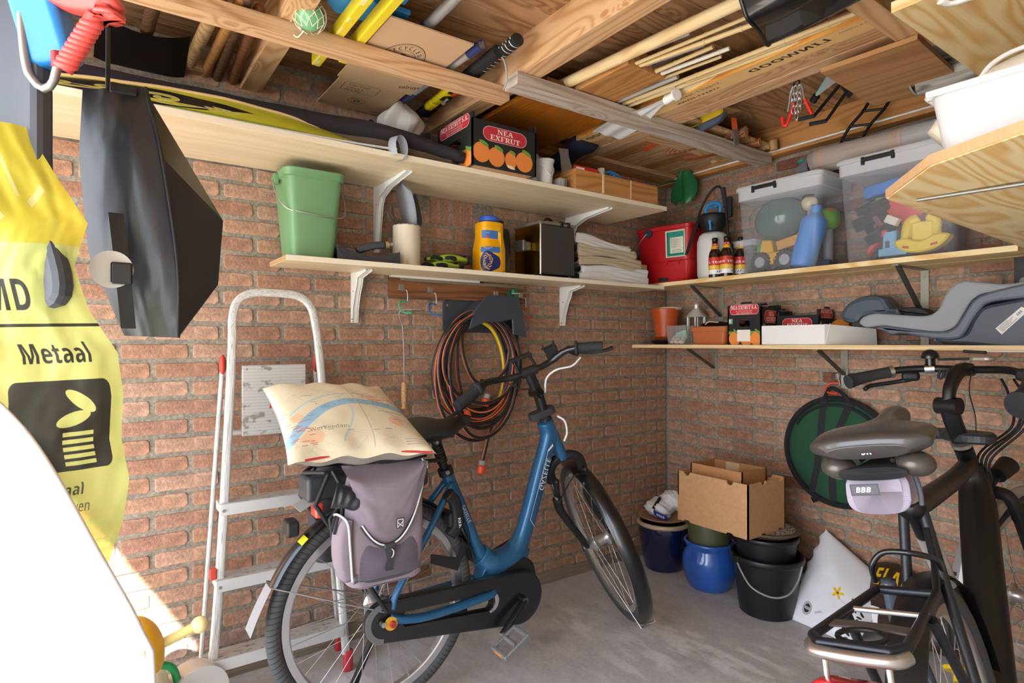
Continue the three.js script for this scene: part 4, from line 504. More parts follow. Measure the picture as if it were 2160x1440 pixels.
{ // netted bottle
  const t = thing('net_ball', 'pale green ball hanging in a knotted white net beside the trestle', 'ball', [0.60, 2.02, 2.2]);
  part(t, 'ball', at(new THREE.SphereGeometry(0.038, 24, 16), 0.605, 2.06, 2.196), MP(0x7cc08a, { roughness: 0.25, clearcoat: 0.6 }));
  const net = []; for (let k = 0; k < 6; k++) for (let i = 0; i < 10; i++) { const p = (kk, ii) => { const a = (ii + (kk % 2) * 0.5) / 10 * 2 * PI, h = -0.85 + kk * 0.33, r = 0.043 * Math.sqrt(Math.max(0.05, 1 - h * h)) + 0.002; return [0.605 + r * cos(a), 2.06 + 0.046 * h, 2.196 + r * sin(a)]; }; net.push(rod(p(k, i), p(k + 1, i), 0.0011, 0.0011, 5), rod(p(k, i), p(k + 1, i + (k % 2 ? 1 : -1)), 0.0011, 0.0011, 5)); }
  const n = part(t, 'net', net, M(0xe6e2c8, { roughness: 0.7 })); n.userData.kind = 'stuff'; part(t, 'net_tail', tube([[0.6, 2.018, 2.21], [0.57, 2.01, 2.22], [0.555, 2.03, 2.23], [0.56, 2.06, 2.235]], 0.002, 20, 6), M(0xe6e2c8)); part(t, 'net_knot', rod([0.605, 2.09, 2.196], [0.605, 2.178, 2.196], 0.004), M(0xe6e2c8));
}
{ // tool handles over the batten
  const H = (n, l, a, b, r, m, tip) => { const t = thing(n, l, 'tool handle', [(a[0] + b[0]) / 2, 2.06, (a[2] + b[2]) / 2]); part(t, 'shaft', rod(a, b, r, r * 0.95, 16), m); if (tip) part(t, 'rounded_end', at(new THREE.SphereGeometry(r, 16, 10), ...b), m); return t; };
  const s = H('spade', 'pale ash spade shaft with an angled wooden socket in the roof rack', [0.06, 2.082, 2.425], [0.9, 2.086, 2.39], 0.019, WD.handle); part(s, 'socket', place(ext([[-0.035, -0.03], [0.03, -0.045], [0.045, 0.02], [-0.015, 0.04]], 0.035, 0.004), [0.035, 2.067, 2.42], [0, 0, -1], [1, 0, 0], [0, 1, 0]), WD.handle);
  H('rake_handle', 'dark stained tool shaft next to the ash spade in the roof', [-0.02, 2.078, 2.335], [0.95, 2.084, 2.355], 0.0165, WD.dark, false);
  H('hoe_handle', 'brown tool shaft with rounded end lying beside the joist', [-0.02, 2.078, 2.285], [0.515, 2.083, 2.309], 0.0165, WD.brown, true); H('broom_handle', 'honey coloured broom shaft ending just past the batten', [-0.02, 2.08, 2.375], [0.545, 2.082, 2.36], 0.0155, WD.oak, true);
  const b = thing('shovel', 'broad black steel shovel stored blade first under the roof', 'shovel', [0.1, 2.0, 2.56]); part(b, 'blade', place(sheet((u, v) => { const a = (u - 0.5) * 2, w = 0.125 * (1 - 0.06 * v); return [a * w, v * 0.24 - 0.02 * a * a, 0.03 * a * a * (0.3 + v) - 0.02]; }, 20, 16), [0.005, 2.06, 2.56], [0, 0, -1], [1, 0.06, 0], [0, 1, 0]), M(0x1a1a1c, { metalness: 0.5, roughness: 0.5, side: THREE.DoubleSide })); part(b, 'shaft', rod([0.2, 2.084, 2.555], [1.2, 2.084, 2.52], 0.018, 0.018, 16), WD.dark);
}
// right bay: long timber and canes between the two battens
const zz = (z0, z1, t) => lerp(z0, z1, t);
{ const t = thing('round_pole', 'thick pale round pole, the nearest of the timber laid under the planks', 'pole', [1.1, 2.058, 1.27]); part(t, 'shaft', muv(rod([0.60, 2.083, 1.315], [1.75, 2.083, 1.215], 0.0195, 0.0195, 20), 'x'), WD.light); }
{ const t = thing('round_pole', 'thick pale round pole lying against the printed timber board', 'pole', [1.2, 2.057, 0.86]); part(t, 'shaft', muv(rod([0.80, 2.0805, 0.952], [1.75, 2.0805, 0.822], 0.018, 0.018, 20), 'x'), WD.light); }
{ let n = 0; const R = rng(31), cane = (a, b, r, kind) => { const nm = ['bamboo_cane', 'bamboo_cane'][0], t = thing(nm, 'thin bamboo cane lying in the roof rack between the two round poles', 'cane', [(a[0] + b[0]) / 2, Math.min(a[1], b[1]) - r, (a[2] + b[2]) / 2], 'bamboo canes in the roof rack'); const m = kind === 'g' ? M(0xb7b0a4, { roughness: 0.6 }) : kind === 'w' ? M(0xe2d9c6, { roughness: 0.5 }) : kind === 'k' ? M(0x3a3a38, { roughness: 0.5 }) : WD.bamboo; const gs = [muv(rod(a, b, r, r * 0.9, 10), 'x', n, n)]; const L = vec(a).distanceTo(vec(b)); for (let q = 0.1; q < L - 0.03; q += 0.11 + 0.05 * R()) { const c = vec(a).lerp(vec(b), q / L), d = vec(b).sub(vec(a)).normalize().multiplyScalar(0.002); gs.push(rod(c.clone().sub(d), c.clone().add(d), r * 1.12, r * 1.12, 10)); } part(t, 'stem', gs, m); n++; };
  const y = 2.072;
  cane([0.60, y, 1.282], [1.42, y, 1.105], 0.0085, 'b'); cane([0.90, y + 0.016, 1.262], [1.114, y + 0.02, 1.217], 0.0075, 'g'); cane([0.90, y, 1.237], [1.272, y + 0.01, 1.168], 0.0065, 'b'); cane([0.88, y + 0.01, 1.192], [1.102, y + 0.014, 1.134], 0.0065, 'g'); cane([0.89, y, 1.14], [1.123, y + 0.004, 1.115], 0.0075, 'b'); cane([0.87, y + 0.012, 1.155], [1.03, y + 0.012, 1.148], 0.006, 'k'); cane([0.88, y, 1.115], [1.147, y + 0.004, 1.065], 0.0075, 'w'); cane([0.85, y, 1.085], [1.10, y + 0.004, 1.04], 0.006, 'b'); cane([0.62, y, 1.035], [1.62, y, 0.943], 0.0085, 'b'); cane([0.60, y, 1.01], [1.62, y, 0.897], 0.009, 'b'); cane([0.55, y, 1.072], [0.926, y + 0.004, 1.040], 0.009, 'g'); cane([0.53, y, 1.052], [0.875, y + 0.004, 0.99], 0.0085, 'w'); cane([0.53, y, 1.03], [0.896, y + 0.02, 0.945], 0.0065, 'b'); cane([0.545, y - 0.003, 1.06], [0.70, y - 0.003, 1.022], 0.0055, 'k'); cane([0.30, y - 0.008, 0.99], [0.62, y - 0.004, 1.018], 0.006, 'b'); cane([0.28, y - 0.008, 0.978], [0.60, y - 0.004, 1.005], 0.006, 'b'); cane([0.92, y, 0.985], [1.55, y + 0.004, 0.925], 0.006, 'b'); }
single('timber_block', wbx('x', 0.628, 0.915, RB + 0.004, RB + 0.064, 1.092, 1.272, 0.002).rotateY(0).translate(0, 0, 0), WD.oak, 'short thick offcut of planed timber lying under the canes', 'timber');
{ const v = thing('varnished_panel', 'wide orange varnished drawer front laid from wall plate to batten', 'panel', [0.36, 2.056, 1.2]); part(v, 'panel', muv(bx(0.06, 0.655, RB + 0.001, RB + 0.02, 0.985, 1.40, 0.002), 'x'), WD.varnish); part(v, 'dark_edge', bx(0.655, 0.662, RB + 0.001, RB + 0.024, 0.98, 1.405, 0.001), WD.brown); }
{ // printed timber boards
  const lw = canvasTex(2048, 160, (g, W, H) => { g.fillStyle = '#f0c684'; g.fillRect(0, 0, W, H); g.save(); g.translate(W, H); g.rotate(PI); g.fillStyle = '#2e2418'; g.font = 'italic bold 78px sans-serif'; for (const x of [430, 1560]) { g.fillText('♣ LINWOOD ♣', x, 100); g.font = '20px sans-serif'; g.fillText('≫ POTLATCH & LUMBER ≫', x - 190, 60); g.font = 'italic bold 78px sans-serif'; } g.font = 'italic 44px sans-serif'; g.fillText('STREET-HAWK', 1010, 58); g.font = 'bold 40px sans-serif'; g.fillText('◄ STREET-HAWK ►', 1020, 130); g.font = 'bold 30px serif'; g.fillText('Strebor FUSCH', 60, 120); g.restore(); });
  lw.repeat.set(1 / 1.5, 1 / 0.1); lw.offset.set(-0.05, -0.0);
  const b = thing('printed_board', 'yellow timber board printed LINWOOD and STREET-HAWK under the roof planks', 'timber', [0.9, 2.056, 0.91]);
  part(b, 'board', wbx('x', 0.285, 1.72, RB + 0.001, RB + 0.036, 0.868, 0.94, 0.0015), M(0xf0c684, { map: WD.pine.map, roughness: 0.55 }));
  const face = sheet((u, v) => [lerp(0.285, 1.72, u), RB + 0.0004, lerp(0.939, 0.869, v)], 2, 2); part(b, 'printed_face', place(face, [0, 0, 0], [1, 0, 0], [0, 1, 0], [0, 0, 1]), M(0xffffff, { map: (() => { const t = lw; t.repeat.set(1, 1); t.offset.set(0, 0); return t; })(), roughness: 0.55, side: THREE.DoubleSide }));
  single('plain_board', wbx('x', 0.27, 1.7, RB + 0.001, RB + 0.034, 0.792, 0.866, 0.0015), WD.beam, 'plain orange timber board lying between printed board and joist', 'timber');
}
{ // white paddle
  const p = thing('paddle', 'white ribbed plastic paddle blade on a shaft hanging below the canes', 'paddle', [0.6, 2.03, 0.95]);
  const out = [[0, 0.016], [0.05, 0.03], [0.16, 0.062], [0.28, 0.082], [0.38, 0.085], [0.40, 0.075], [0.40, -0.06], [0.385, -0.075], [0.28, -0.07], [0.16, -0.05], [0.05, -0.024], [0, -0.016]];
  const at2 = (s, a) => V(0.845 - s * 0.985, 2.047 - 0.006 - 0.02 * s, 0.985 - 0.165 * s + a);
  part(p, 'blade', sheet((u, v) => { const s = v * 0.40, k = v * 5, w0 = lerp(0.016, 0.083, smooth(0, 0.75, v)) * (v > 0.97 ? 0.93 : 1), a = (u - 0.5) * 2 * w0, P = at2(s, a); return [P.x, P.y - 0.003 * cos(u * 4 * PI) * smooth(0.1, 0.4, v) + 0.0015, P.z]; }, 32, 30), M(0xf1f1ee, { roughness: 0.35, side: THREE.DoubleSide })); part(p, 'collar', [rod(at2(0.02, 0), at2(-0.03, 0), 0.016, 0.014, 16), rod(at2(-0.03, 0), at2(-0.038, 0), 0.021, 0.021, 16)], M(0xf4f4f1, { roughness: 0.3 }));
}
{ const h = thing('hand_saw', 'bow saw with yellow and grey handle lying on the batten', 'saw', [0.68, 2.057, 0.57]); const sh = [[0, 0], [0.16, 0.012], [0.175, 0.035], [0.165, 0.055], [0.02, 0.04], [-0.01, 0.018]];
  part(h, 'handle', place(ext(curveShape(sh), 0.03, 0.006), [0.60, 2.062, 0.57], [1, 0.1, -0.15], [0, 1, 0.2], [0.15, -0.2, 1]), M(0xe3c51f, { roughness: 0.45 })); part(h, 'grip', place(ext(curveShape([[0.005, -0.006], [0.16, 0.004], [0.182, 0.03], [0.165, 0.026], [0.02, 0.01]]), 0.034, 0.004), [0.60, 2.06, 0.572], [1, 0.1, -0.15], [0, 1, 0.2], [0.15, -0.2, 1]), M(0x4a5566)); part(h, 'blade', place(ext([[0, 0], [0.34, 0.05], [0.34, 0.065], [0, 0.03]], 0.002), [0.33, 2.063, 0.55], [1, 0, 0.05], [0, 1, 0], [0, 0, 1]), M(0xd2522c, { metalness: 0.3, roughness: 0.5 })); }
{ const h = thing('wrecking_bar', 'flat orange and grey steel bar leaning over the round logs', 'tool', [0.73, 2.04, 0.4]); part(h, 'bar', place(ext([[0, 0], [0.02, 0], [0.035, -0.11], [0.012, -0.12]], 0.006, 0.001), [0.71, 2.135, 0.42], [0.4, 0, -1], [0, 1, 0], [1, 0, 0.4]), M(0x77706b, { metalness: 0.5, roughness: 0.5 })); part(h, 'painted_end', place(ext([[0, 0], [0.02, 0], [0.027, -0.05], [0.003, -0.05]], 0.0065, 0.001), [0.7095, 2.136, 0.4205], [0.4, 0, -1], [0, 1, 0], [1, 0, 0.4]), M(0xdc5a34)); }
const barkTex = canvasTex(256, 128, (g, W, H) => { g.fillStyle = '#7d4526'; g.fillRect(0, 0, W, H); g.strokeStyle = '#c39a72'; g.lineWidth = 2; for (let i = 0; i < 18; i++) { g.beginPath(); for (let x = 0; x <= W; x += 16) g.lineTo(x, i * 8 + 5 * sin(x * 0.08 + i)); g.stroke(); } }); barkTex.repeat.set(2, 1);
{ const l = thing('round_log', 'brown carved log with a pale sawn end on the batten', 'log', [0.6, 2.057, 0.35]); part(l, 'bark', rod([0.36, 2.083, 0.425], [0.725, 2.09, 0.335], 0.024, 0.024, 18, true), M(0xffffff, { map: barkTex, roughness: 0.6 })); part(l, 'sawn_end', rod([0.725, 2.09, 0.335], [0.727, 2.09, 0.3346], 0.0242, 0.0242, 18), WD.handle);
  const m = thing('round_log', 'smooth reddish brown log below the carved one', 'log', [0.6, 2.057, 0.24]); part(m, 'bark', rod([0.36, 2.078, 0.29], [0.70, 2.08, 0.19], 0.02, 0.02, 18, true), M(0x8f4a22, { roughness: 0.4, bumpMap: barkTex, bumpScale: 0.001 })); part(m, 'sawn_end', rod([0.70, 2.08, 0.19], [0.702, 2.08, 0.1894], 0.0202, 0.0202, 18), WD.handle);
  const k = thing('wooden_mallet', 'small pale wooden mallet with its head by the wall plate', 'mallet', [0.65, 2.056, 0.1]); part(k, 'handle', rod([0.40, 2.075, 0.13], [0.70, 2.078, 0.105], 0.012, 0.013, 14), WD.handle); part(k, 'head', loft([[0.715, 2.056, 0.095], [0.715, 2.08, 0.1], [0.715, 2.103, 0.105]], (t) => [0.022, 0.017, 2], 8, 16, [1, 0, 0]), WD.handle);
  const p = thing('paper_sheet', 'sheet of brown wrapping paper over the saw on the batten', 'paper', [0.66, 2.11, 0.57]); part(p, 'sheet', sheet((u, v) => [0.58 + 0.22 * u, 2.118 + 0.02 * v - 0.01 * u * u, 0.70 - 0.2 * v - 0.03 * u], 8, 8), M(0xb08a5c, { roughness: 0.9, side: THREE.DoubleSide })); part(p, 'saw_frame', tube([[0.56, 2.09, 0.71], [0.66, 2.112, 0.69], [0.70, 2.118, 0.68]], 0.009, 12, 8), M(0xe3c51f)); }
{ // boarded panel in the corner
  const p = thing('boarded_panel', 'wooden panel of narrow boards lying over batten and wall plate in the corner', 'panel', [0.3, 2.056, 0.37]);
  for (let i = 0; i < 7; i++) part(p, 'plank', wbx('x', 0.055, 0.69, 2.083, 2.098, 0.065 + i * 0.091, 0.065 + (i + 1) * 0.091 - 0.002, 0.003), [WD.rough, WD.beam, WD.oak][i % 3]);
  parts(p, 'ledger', [wbx('z', 0.44, 0.52, 2.066, 2.083, 0.065, 0.70, 0.002), wbx('z', 0.06, 0.12, 2.062, 2.083, 0.065, 0.70, 0.002)], WD.rough);
}
{ const t = single('green_bag', sheet((u, v) => { const a = u * 2 * PI, k = v < 0.5 ? v * 2 : 1; const r = 0.03 + 0.05 * smooth(0, 0.6, v) - 0.03 * smooth(0.8, 1, v); return [0.20 + r * cos(a) * (1 + 0.25 * sin(3 * a)), 2.085 - 0.17 * v + 0.012 * sin(a * 4), 0.075 + 0.018 + 0.014 * sin(a) + 0.006 * sin(a * 6)]; }, 36, 18), MP(0x2f8f52, { roughness: 0.35, transmission: 0.35, side: THREE.DoubleSide }), 'crumpled green plastic bag tucked behind the cable above the sprayer', 'bag');
  const g = part(t, 'corner_flap', sheet((u, v) => [0.19 - 0.11 * u * (1 - v * 0.4), 2.03 + 0.02 * v * (1 - u) + 0.012 * u, 0.09 + 0.02 * u + 0.01 * sin(v * 6)], 8, 6), MP(0x2f8f52, { roughness: 0.35, transmission: 0.35, side: THREE.DoubleSide })); }
{ // chain with red hooks
  const c = thing('hanging_chain', 'zinc chain with two red dipped hooks hanging from the joist', 'chain', [1.166, 1.93, 0.71]); const zn = M(0xc9ccd0, { metalness: 0.9, roughness: 0.3 }), rd = M(0xd8281f, { roughness: 0.35 });
  part(c, 'ring', at(new THREE.TorusGeometry(0.01, 0.003, 8, 16), 1.166, 2.049, 0.712), blackMetal);
  const R = rng(3); for (const [dx, n, ox] of [[-0.012, 4, 0], [0.012, 4, 0.5], [0, 5, 0.3]]) for (let i = 0; i < n; i++) part(c, 'link', new THREE.TorusGeometry(0.008, 0.0017, 6, 14).scale(0.75, 1.75, 1).rotateY(i % 2 ? 1.2 : -0.3 + ox).translate(1.166 + dx + 0.002 * R(), 2.028 - i * 0.0225 - ox * 0.008, 0.716 + 0.006 * R()), zn);
  const hook = (o, s) => { const k = part(c, 'hook', tube([[o[0], o[1] + 0.06, o[2]], [o[0] + s * 0.006, o[1] + 0.075, o[2]], [o[0] + s * 0.014, o[1] + 0.06, o[2]], [o[0] + s * 0.018, o[1] + 0.03, o[2]], [o[0] + s * 0.024, o[1], o[2]]], 0.0035, 20, 8), zn); return k; };
  const k1 = hook([1.172, 1.968, 0.712], 1), k2 = hook([1.158, 1.962, 0.712], -1); part(k1, 'red_tip', rod([1.194, 1.985, 0.712], [1.214, 1.93, 0.704], 0.0058), rd); part(k2, 'red_tip', tube([[1.158, 1.985, 0.714], [1.147, 1.95, 0.716], [1.136, 1.917, 0.72], [1.124, 1.915, 0.722], [1.12, 1.945, 0.724]], 0.0058, 24, 8), rd);
}
single('plywood_panel', muv(bx(1.30, 1.56, 1.997, 2.012, 0.42, 0.83, 0.001), 'x'), WD.ply, 'square brown plywood panel lying flat under the roof timber', 'panel').rotation.y = 0.06;
{ // bicycle carrier frames
  const f = thing('carrier_frame', 'black twin rod frame hanging under the planks beside the chain', 'frame', [1.1, 2.0, 0.45]); const a = [1.115, 2.0, 0.50], b = [1.30, 2.08, 0.60], a2 = [1.116, 2.0, 0.415], b2 = [1.30, 2.08, 0.55]; parts(f, 'rod', [rod(a, b, 0.006), rod(a2, b2, 0.006)], blackMetal); part(f, 'plate', place(ext(rr(0, 0, 0.05, 0.06, 0.006), 0.004, 0.001), [1.225, 2.032, 0.475], [1, 0.4, 0.5], [0, 0.5, 1], [0.4, 0, 0]), black); parts(f, 'foot', [rod(a, [1.07, 1.994, 0.53], 0.0075), rod(a2, [1.07, 1.994, 0.45], 0.0075)], rubber); part(f, 'hanger', rod(b, [1.31, 2.178, 0.6], 0.005), blackMetal); part(f, 'hanger', rod(b2, [1.31, 2.178, 0.55], 0.005), blackMetal);
  const g = thing('carrier_frame', 'black curved ladder shaped frame in front of the rolled mat', 'frame', [1.1, 1.96, 0.14]); const s1 = [[1.035, 1.955, 0.15], [1.045, 2.0, 0.145], [1.075, 2.05, 0.14], [1.12, 2.10, 0.13], [1.155, 2.16, 0.12]], s2 = s1.map(([x, y, z]) => [x + 0.07, y - 0.008, z - 0.02]); parts(g, 'side_bar', [tube(s1, 0.006, 30, 8), tube(s2, 0.006, 30, 8)], blackMetal); for (const i of [0, 1, 2, 3, 4]) part(g, 'rung', rod(s1[i], s2[i], 0.005), blackMetal);
  const w = thing('glass_scraper', 'grey wedge with turquoise edges sticking out of the plywood panel', 'tool', [1.13, 2.09, 0.36]); part(w, 'blade', place(ext([[0, 0], [0.10, 0.085], [0.17, 0.045]], 0.004), [1.075, 2.10, 0.42], [1, 0.1, 0], [0, 0.8, 0.6], [0, -0.6, 0.8]), M(0xa7abaa, { metalness: 0.3, roughness: 0.4 })); part(w, 'edge', [rod([1.075, 2.1, 0.42], [1.175, 2.178, 0.47], 0.005)], M(0x8cc6c8)); part(w, 'pivot', rod([1.065, 2.092, 0.415], [1.085, 2.104, 0.425], 0.014), black); }
{ // black moulded trough
  const t = thing('plastic_trough', 'shiny black moulded plastic trough pushed between planks and timber', 'trough', [1.6, 1.98, 1.25]);
  part(t, 'shell', sheet((u, v) => { const x = 1.385 + 0.6 * v, k = u, z = 1.47 - 0.32 * k; const dip = smooth(0.15, 0.35, k) * (1 - smooth(0.75, 1, k)); return [x + 0.02 * sin(k * 5), 2.035 - 0.075 * dip * (0.7 + 0.3 * cos(v * 4)) - 0.02 * k, z - 0.06 * v * k]; }, 40, 30), MP(0x131315, { roughness: 0.22, clearcoat: 0.4, side: THREE.DoubleSide }));
  part(t, 'rim', tube(Array.from({ length: 20 }, (_, i) => { const k = i / 19, dip = smooth(0.15, 0.35, k) * (1 - smooth(0.75, 1, k)); return [1.385 + 0.02 * sin(k * 5), 2.035 - 0.075 * dip - 0.02 * k, 1.47 - 0.32 * k]; }), 0.005, 40, 8), blackGloss); }
{ const gt = WD.grey; for (const [y, z, l] of [[2.075, 0.51, 'grey wood print cushion roll nearer the joist'], [2.02, 0.455, 'grey wood print cushion roll lying under the other one']]) { const t = thing('cushion_roll', l, 'cushion', [1.6, y - 0.045, z]); part(t, 'cover', muv(loft([[1.44, y, z + 0.01], [1.452, y, z + 0.008], [1.6, y, z], [1.9, y, z]], (q) => [0.052 * (0.6 + 0.4 * smooth(0, 0.1, q)), 0.045 * (0.6 + 0.4 * smooth(0, 0.1, q))], 24, 24), 'x'), gt); } }
// ---------- shelves on the right wall ----------
const ASH = 1.469, BSH = 1.151;
function strutBracket(par, x, y, drop, reach, sx = 0) { // flat wall bar, arm under the board, riveted diagonal strut
  const b = part(par, 'bracket', [bx(x - 0.0145, x + 0.0145, y - drop, y - 0.001, 0.001, 0.006, 0.001), bx(x - 0.012, x + 0.012, y - 0.005, y - 0.0005, 0.004, reach, 0.001)], M(0xa3a194, { metalness: 0.6, roughness: 0.5 }));
  part(b, 'strut', [place(ext([[-0.004, -0.0], [0.004, 0], [0.004, 1], [-0.004, 1]].map(([a, t]) => [a, t * Math.hypot(reach - 0.035, drop * 0.62)]), 0.017), [x - 0.0085, y - drop * 0.64, 0.008], [0, (reach - 0.035) / Math.hypot(reach - 0.035, drop * 0.62), -drop * 0.62 / Math.hypot(reach - 0.035, drop * 0.62)], [0, drop * 0.62 / Math.hypot(reach - 0.035, drop * 0.62), (reach - 0.035) / Math.hypot(reach - 0.035, drop * 0.62)], [1, 0, 0])], M(0x5c5a54, { metalness: 0.6, roughness: 0.5 }));
  for (const d of [0.03, drop - 0.02]) part(b, 'screw', at(new THREE.CylinderGeometry(0.004, 0.004, 0.003, 10), x, y - d, 0.007, PI / 2), dullsteel);
}
{
  const s = thing('wall_shelf', 'pine shelf of two planks carrying the clear toy boxes', 'shelf', [0.85, 1.449, 0.15]);
  part(s, 'plank', wbx('x', 0.012, 1.655, 1.449, ASH, 0.158, 0.298, 0.0015), WD.pine); part(s, 'plank', wbx('x', 0.05, 1.655, 1.449, ASH, 0.004, 0.150, 0.0015), WD.pine);
  strutBracket(s, 0.363, 1.449, 0.235, 0.27); strutBracket(s, 1.292, 1.449, 0.30, 0.27);
  const t = thing('wall_shelf', 'narrow pale shelf at eye height under the toy box shelf', 'shelf', [0.85, 1.133, 0.15]);
  part(t, 'board', wbx('x', 0.004, 1.9, 1.133, BSH, 0.004, 0.29, 0.0015), WD.light);
  strutBracket(t, 0.322, 1.133, 0.165, 0.25); strutBracket(t, 0.985, 1.133, 0.175, 0.25);
  part(t, 'white_stop', bx(1.56, 1.75, 1.1285, 1.1335, 0.262, 0.27, 0.001), white);
}
{ // red stacking crate
  const c = thing('red_crate', 'red two tier plastic crate with paper label standing in the corner', 'crate', [0.19, ASH, 0.155]); c.rotation.y = 0.16; c.base = [0, 0, 0];
  const rm = M(0xb3141c, { roughness: 0.38 }), R4 = (y, hw, hd, r) => rring(0, y, 0, hw, hd, r);
  part(c, 'lower_tier', skin([R4(0.001, 0.135, 0.115, 0.02), R4(0.004, 0.138, 0.118, 0.022), R4(0.10, 0.15, 0.128, 0.024), R4(0.106, 0.153, 0.131, 0.026), R4(0.112, 0.15, 0.128, 0.024), R4(0.112, 0.12, 0.1, 0.02)]), rm);
  part(c, 'upper_tier', skin([R4(0.105, 0.146, 0.124, 0.024), R4(0.13, 0.147, 0.125, 0.024), R4(0.27, 0.156, 0.134, 0.026), R4(0.272, 0.162, 0.14, 0.028), R4(0.288, 0.163, 0.141, 0.028), R4(0.292, 0.159, 0.137, 0.026), R4(0.292, 0.152, 0.13, 0.024), R4(0.13, 0.14, 0.118, 0.02)]), rm);
  for (const a of [-0.1, 0.02, 0.09]) part(c, 'rib', place(ext([[0, 0], [0.014, 0], [0.007, -0.024]], 0.006), [a, 0.112, 0.128], [1, 0, 0], [0, 1, 0], [0, 0, 1]), rm);
  part(c, 'grip_slot', place(ext(rr(-0.03, 0, 0.03, 0.022, 0.008), 0.002), [0.0, 0.008, 0.1185], [1, 0, 0], [0, 1, 0], [0, 0, 1]), black);
  const lab = canvasTex(256, 320, (g, W, H) => { g.fillStyle = '#d8d4c0'; g.fillRect(0, 0, W, H); g.fillStyle = '#1f8f78'; g.fillRect(18, 16, 226, 292); g.fillStyle = '#15171a'; g.fillRect(26, 20, 8, 270); g.fillRect(40, 284, 200, 6); g.fillStyle = '#101214'; g.font = 'bold 44px sans-serif'; g.fillText('◥', 36, 60); g.fillStyle = '#101a18'; g.font = '13px sans-serif'; g.fillText('garden compost bin', 96, 40); g.fillText('instructions', 130, 66); g.fillStyle = '#d9d5c2'; g.fillRect(62, 84, 172, 190); g.fillStyle = '#55564e'; for (let i = 0; i < 12; i++) g.fillRect(72, 96 + i * 10, 60 + (i * 37) % 80, 2.5); g.strokeStyle = '#1f8f78'; g.lineWidth = 5; g.beginPath(); g.roundRect(92, 238, 110, 22, 10); g.stroke(); });
  part(c, 'paper_label', place(panelUV(ext([[0, 0], [0.11, 0], [0.11, 0.135], [0, 0.135]], 0.0008), 0.11, 0.135), [0.02, 0.127, 0.1285], [1, 0, 0], [0, 1, 0.05], [0, -0.05, 1]), M(0xffffff, { map: lab, roughness: 0.5 }));
  const hw = part(c, 'knob', at(new THREE.CylinderGeometry(0.022, 0.022, 0.012, 20), -0.075, 0.262, 0.145, PI / 2), M(0x26343c)); part(hw, 'wire', tube([[-0.08, 0.26, 0.152], [-0.12, 0.22, 0.155], [-0.158, 0.18, 0.14]], 0.002, 16, 6), steel);
}
{ // pressure sprayer
  const s = thing('pressure_sprayer', 'white garden pressure sprayer with black pump and blue handle', 'sprayer', [0.435, ASH, 0.17]), x = 0.435, z = 0.17, tank = MP(0xeeeee8, { roughness: 0.4, transmission: 0.25, thickness: 0 });
  part(s, 'tank', lathe([[0, 0.001], [0.062, 0.002], [0.07, 0.008], [0.0755, 0.03], [0.077, 0.14], [0.076, 0.19], [0.066, 0.222], [0.048, 0.236], [0, 0.237]], 40).translate(x, ASH, z), tank);
  part(s, 'collar', lathe([[0, 0.232], [0.044, 0.232], [0.046, 0.25], [0.05, 0.262], [0.058, 0.27], [0.068, 0.29], [0.07, 0.315], [0.062, 0.326], [0.03, 0.33], [0, 0.33]], 36).translate(x, ASH, z), black);
  const hb = M(0x2b86c6, { roughness: 0.4 }); part(s, 'handle', [tube([[x - 0.036, ASH + 0.322, z], [x - 0.042, ASH + 0.36, z], [x - 0.03, ASH + 0.378, z], [x, ASH + 0.384, z], [x + 0.03, ASH + 0.378, z], [x + 0.042, ASH + 0.36, z], [x + 0.036, ASH + 0.322, z]], 0.0085, 40, 10)], hb); part(s, 'handle_window', tube([[x - 0.03, ASH + 0.37, z], [x, ASH + 0.362, z], [x + 0.03, ASH + 0.37, z]], 0.006, 16, 8), hb);
  part(s, 'valve', [rod([x + 0.03, ASH + 0.24, z + 0.06], [x + 0.03, ASH + 0.275, z + 0.065], 0.006), rod([x + 0.03, ASH + 0.275, z + 0.065], [x + 0.03, ASH + 0.285, z + 0.066], 0.009)], hb);
  part(s, 'hose', tube([[x - 0.05, ASH + 0.26, z + 0.03], [x - 0.075, ASH + 0.3, z + 0.02], [x - 0.07, ASH + 0.37, z + 0.0], [x - 0.03, ASH + 0.44, z - 0.01], [x + 0.02, ASH + 0.465, z - 0.01], [x + 0.05, ASH + 0.44, z - 0.01]], 0.0055, 50, 10), black);
  part(s, 'wand_grip', rod([x + 0.05, ASH + 0.45, z - 0.01], [x + 0.072, ASH + 0.35, z], 0.0125, 0.01, 14), rubber); part(s, 'wand', [rod([x + 0.072, ASH + 0.36, z], [x + 0.092, ASH + 0.2, z + 0.01], 0.006), rod([x + 0.092, ASH + 0.2, z + 0.01], [x + 0.1, ASH + 0.15, z + 0.02], 0.014, 0.01), bx(x + 0.075, x + 0.1, ASH + 0.30, ASH + 0.4, z - 0.02, z, 0.004)], black);
  part(s, 'strap', sheet((u, v) => { const p = [[x - 0.062, 0.30, 0.05], [x - 0.07, 0.22, 0.085], [x - 0.085, 0.15, 0.1], [x - 0.095, 0.13, 0.1]], t = u * 3, i = Math.min(2, Math.floor(t)), k = t - i; return [lerp(p[i][0], p[i + 1][0], k) + 0.02 * v, ASH + lerp(p[i][1], p[i + 1][1], k), z + lerp(p[i][2], p[i + 1][2], k)]; }, 12, 2), M(0x1b1c20, { side: THREE.DoubleSide, roughness: 0.8 }));
}
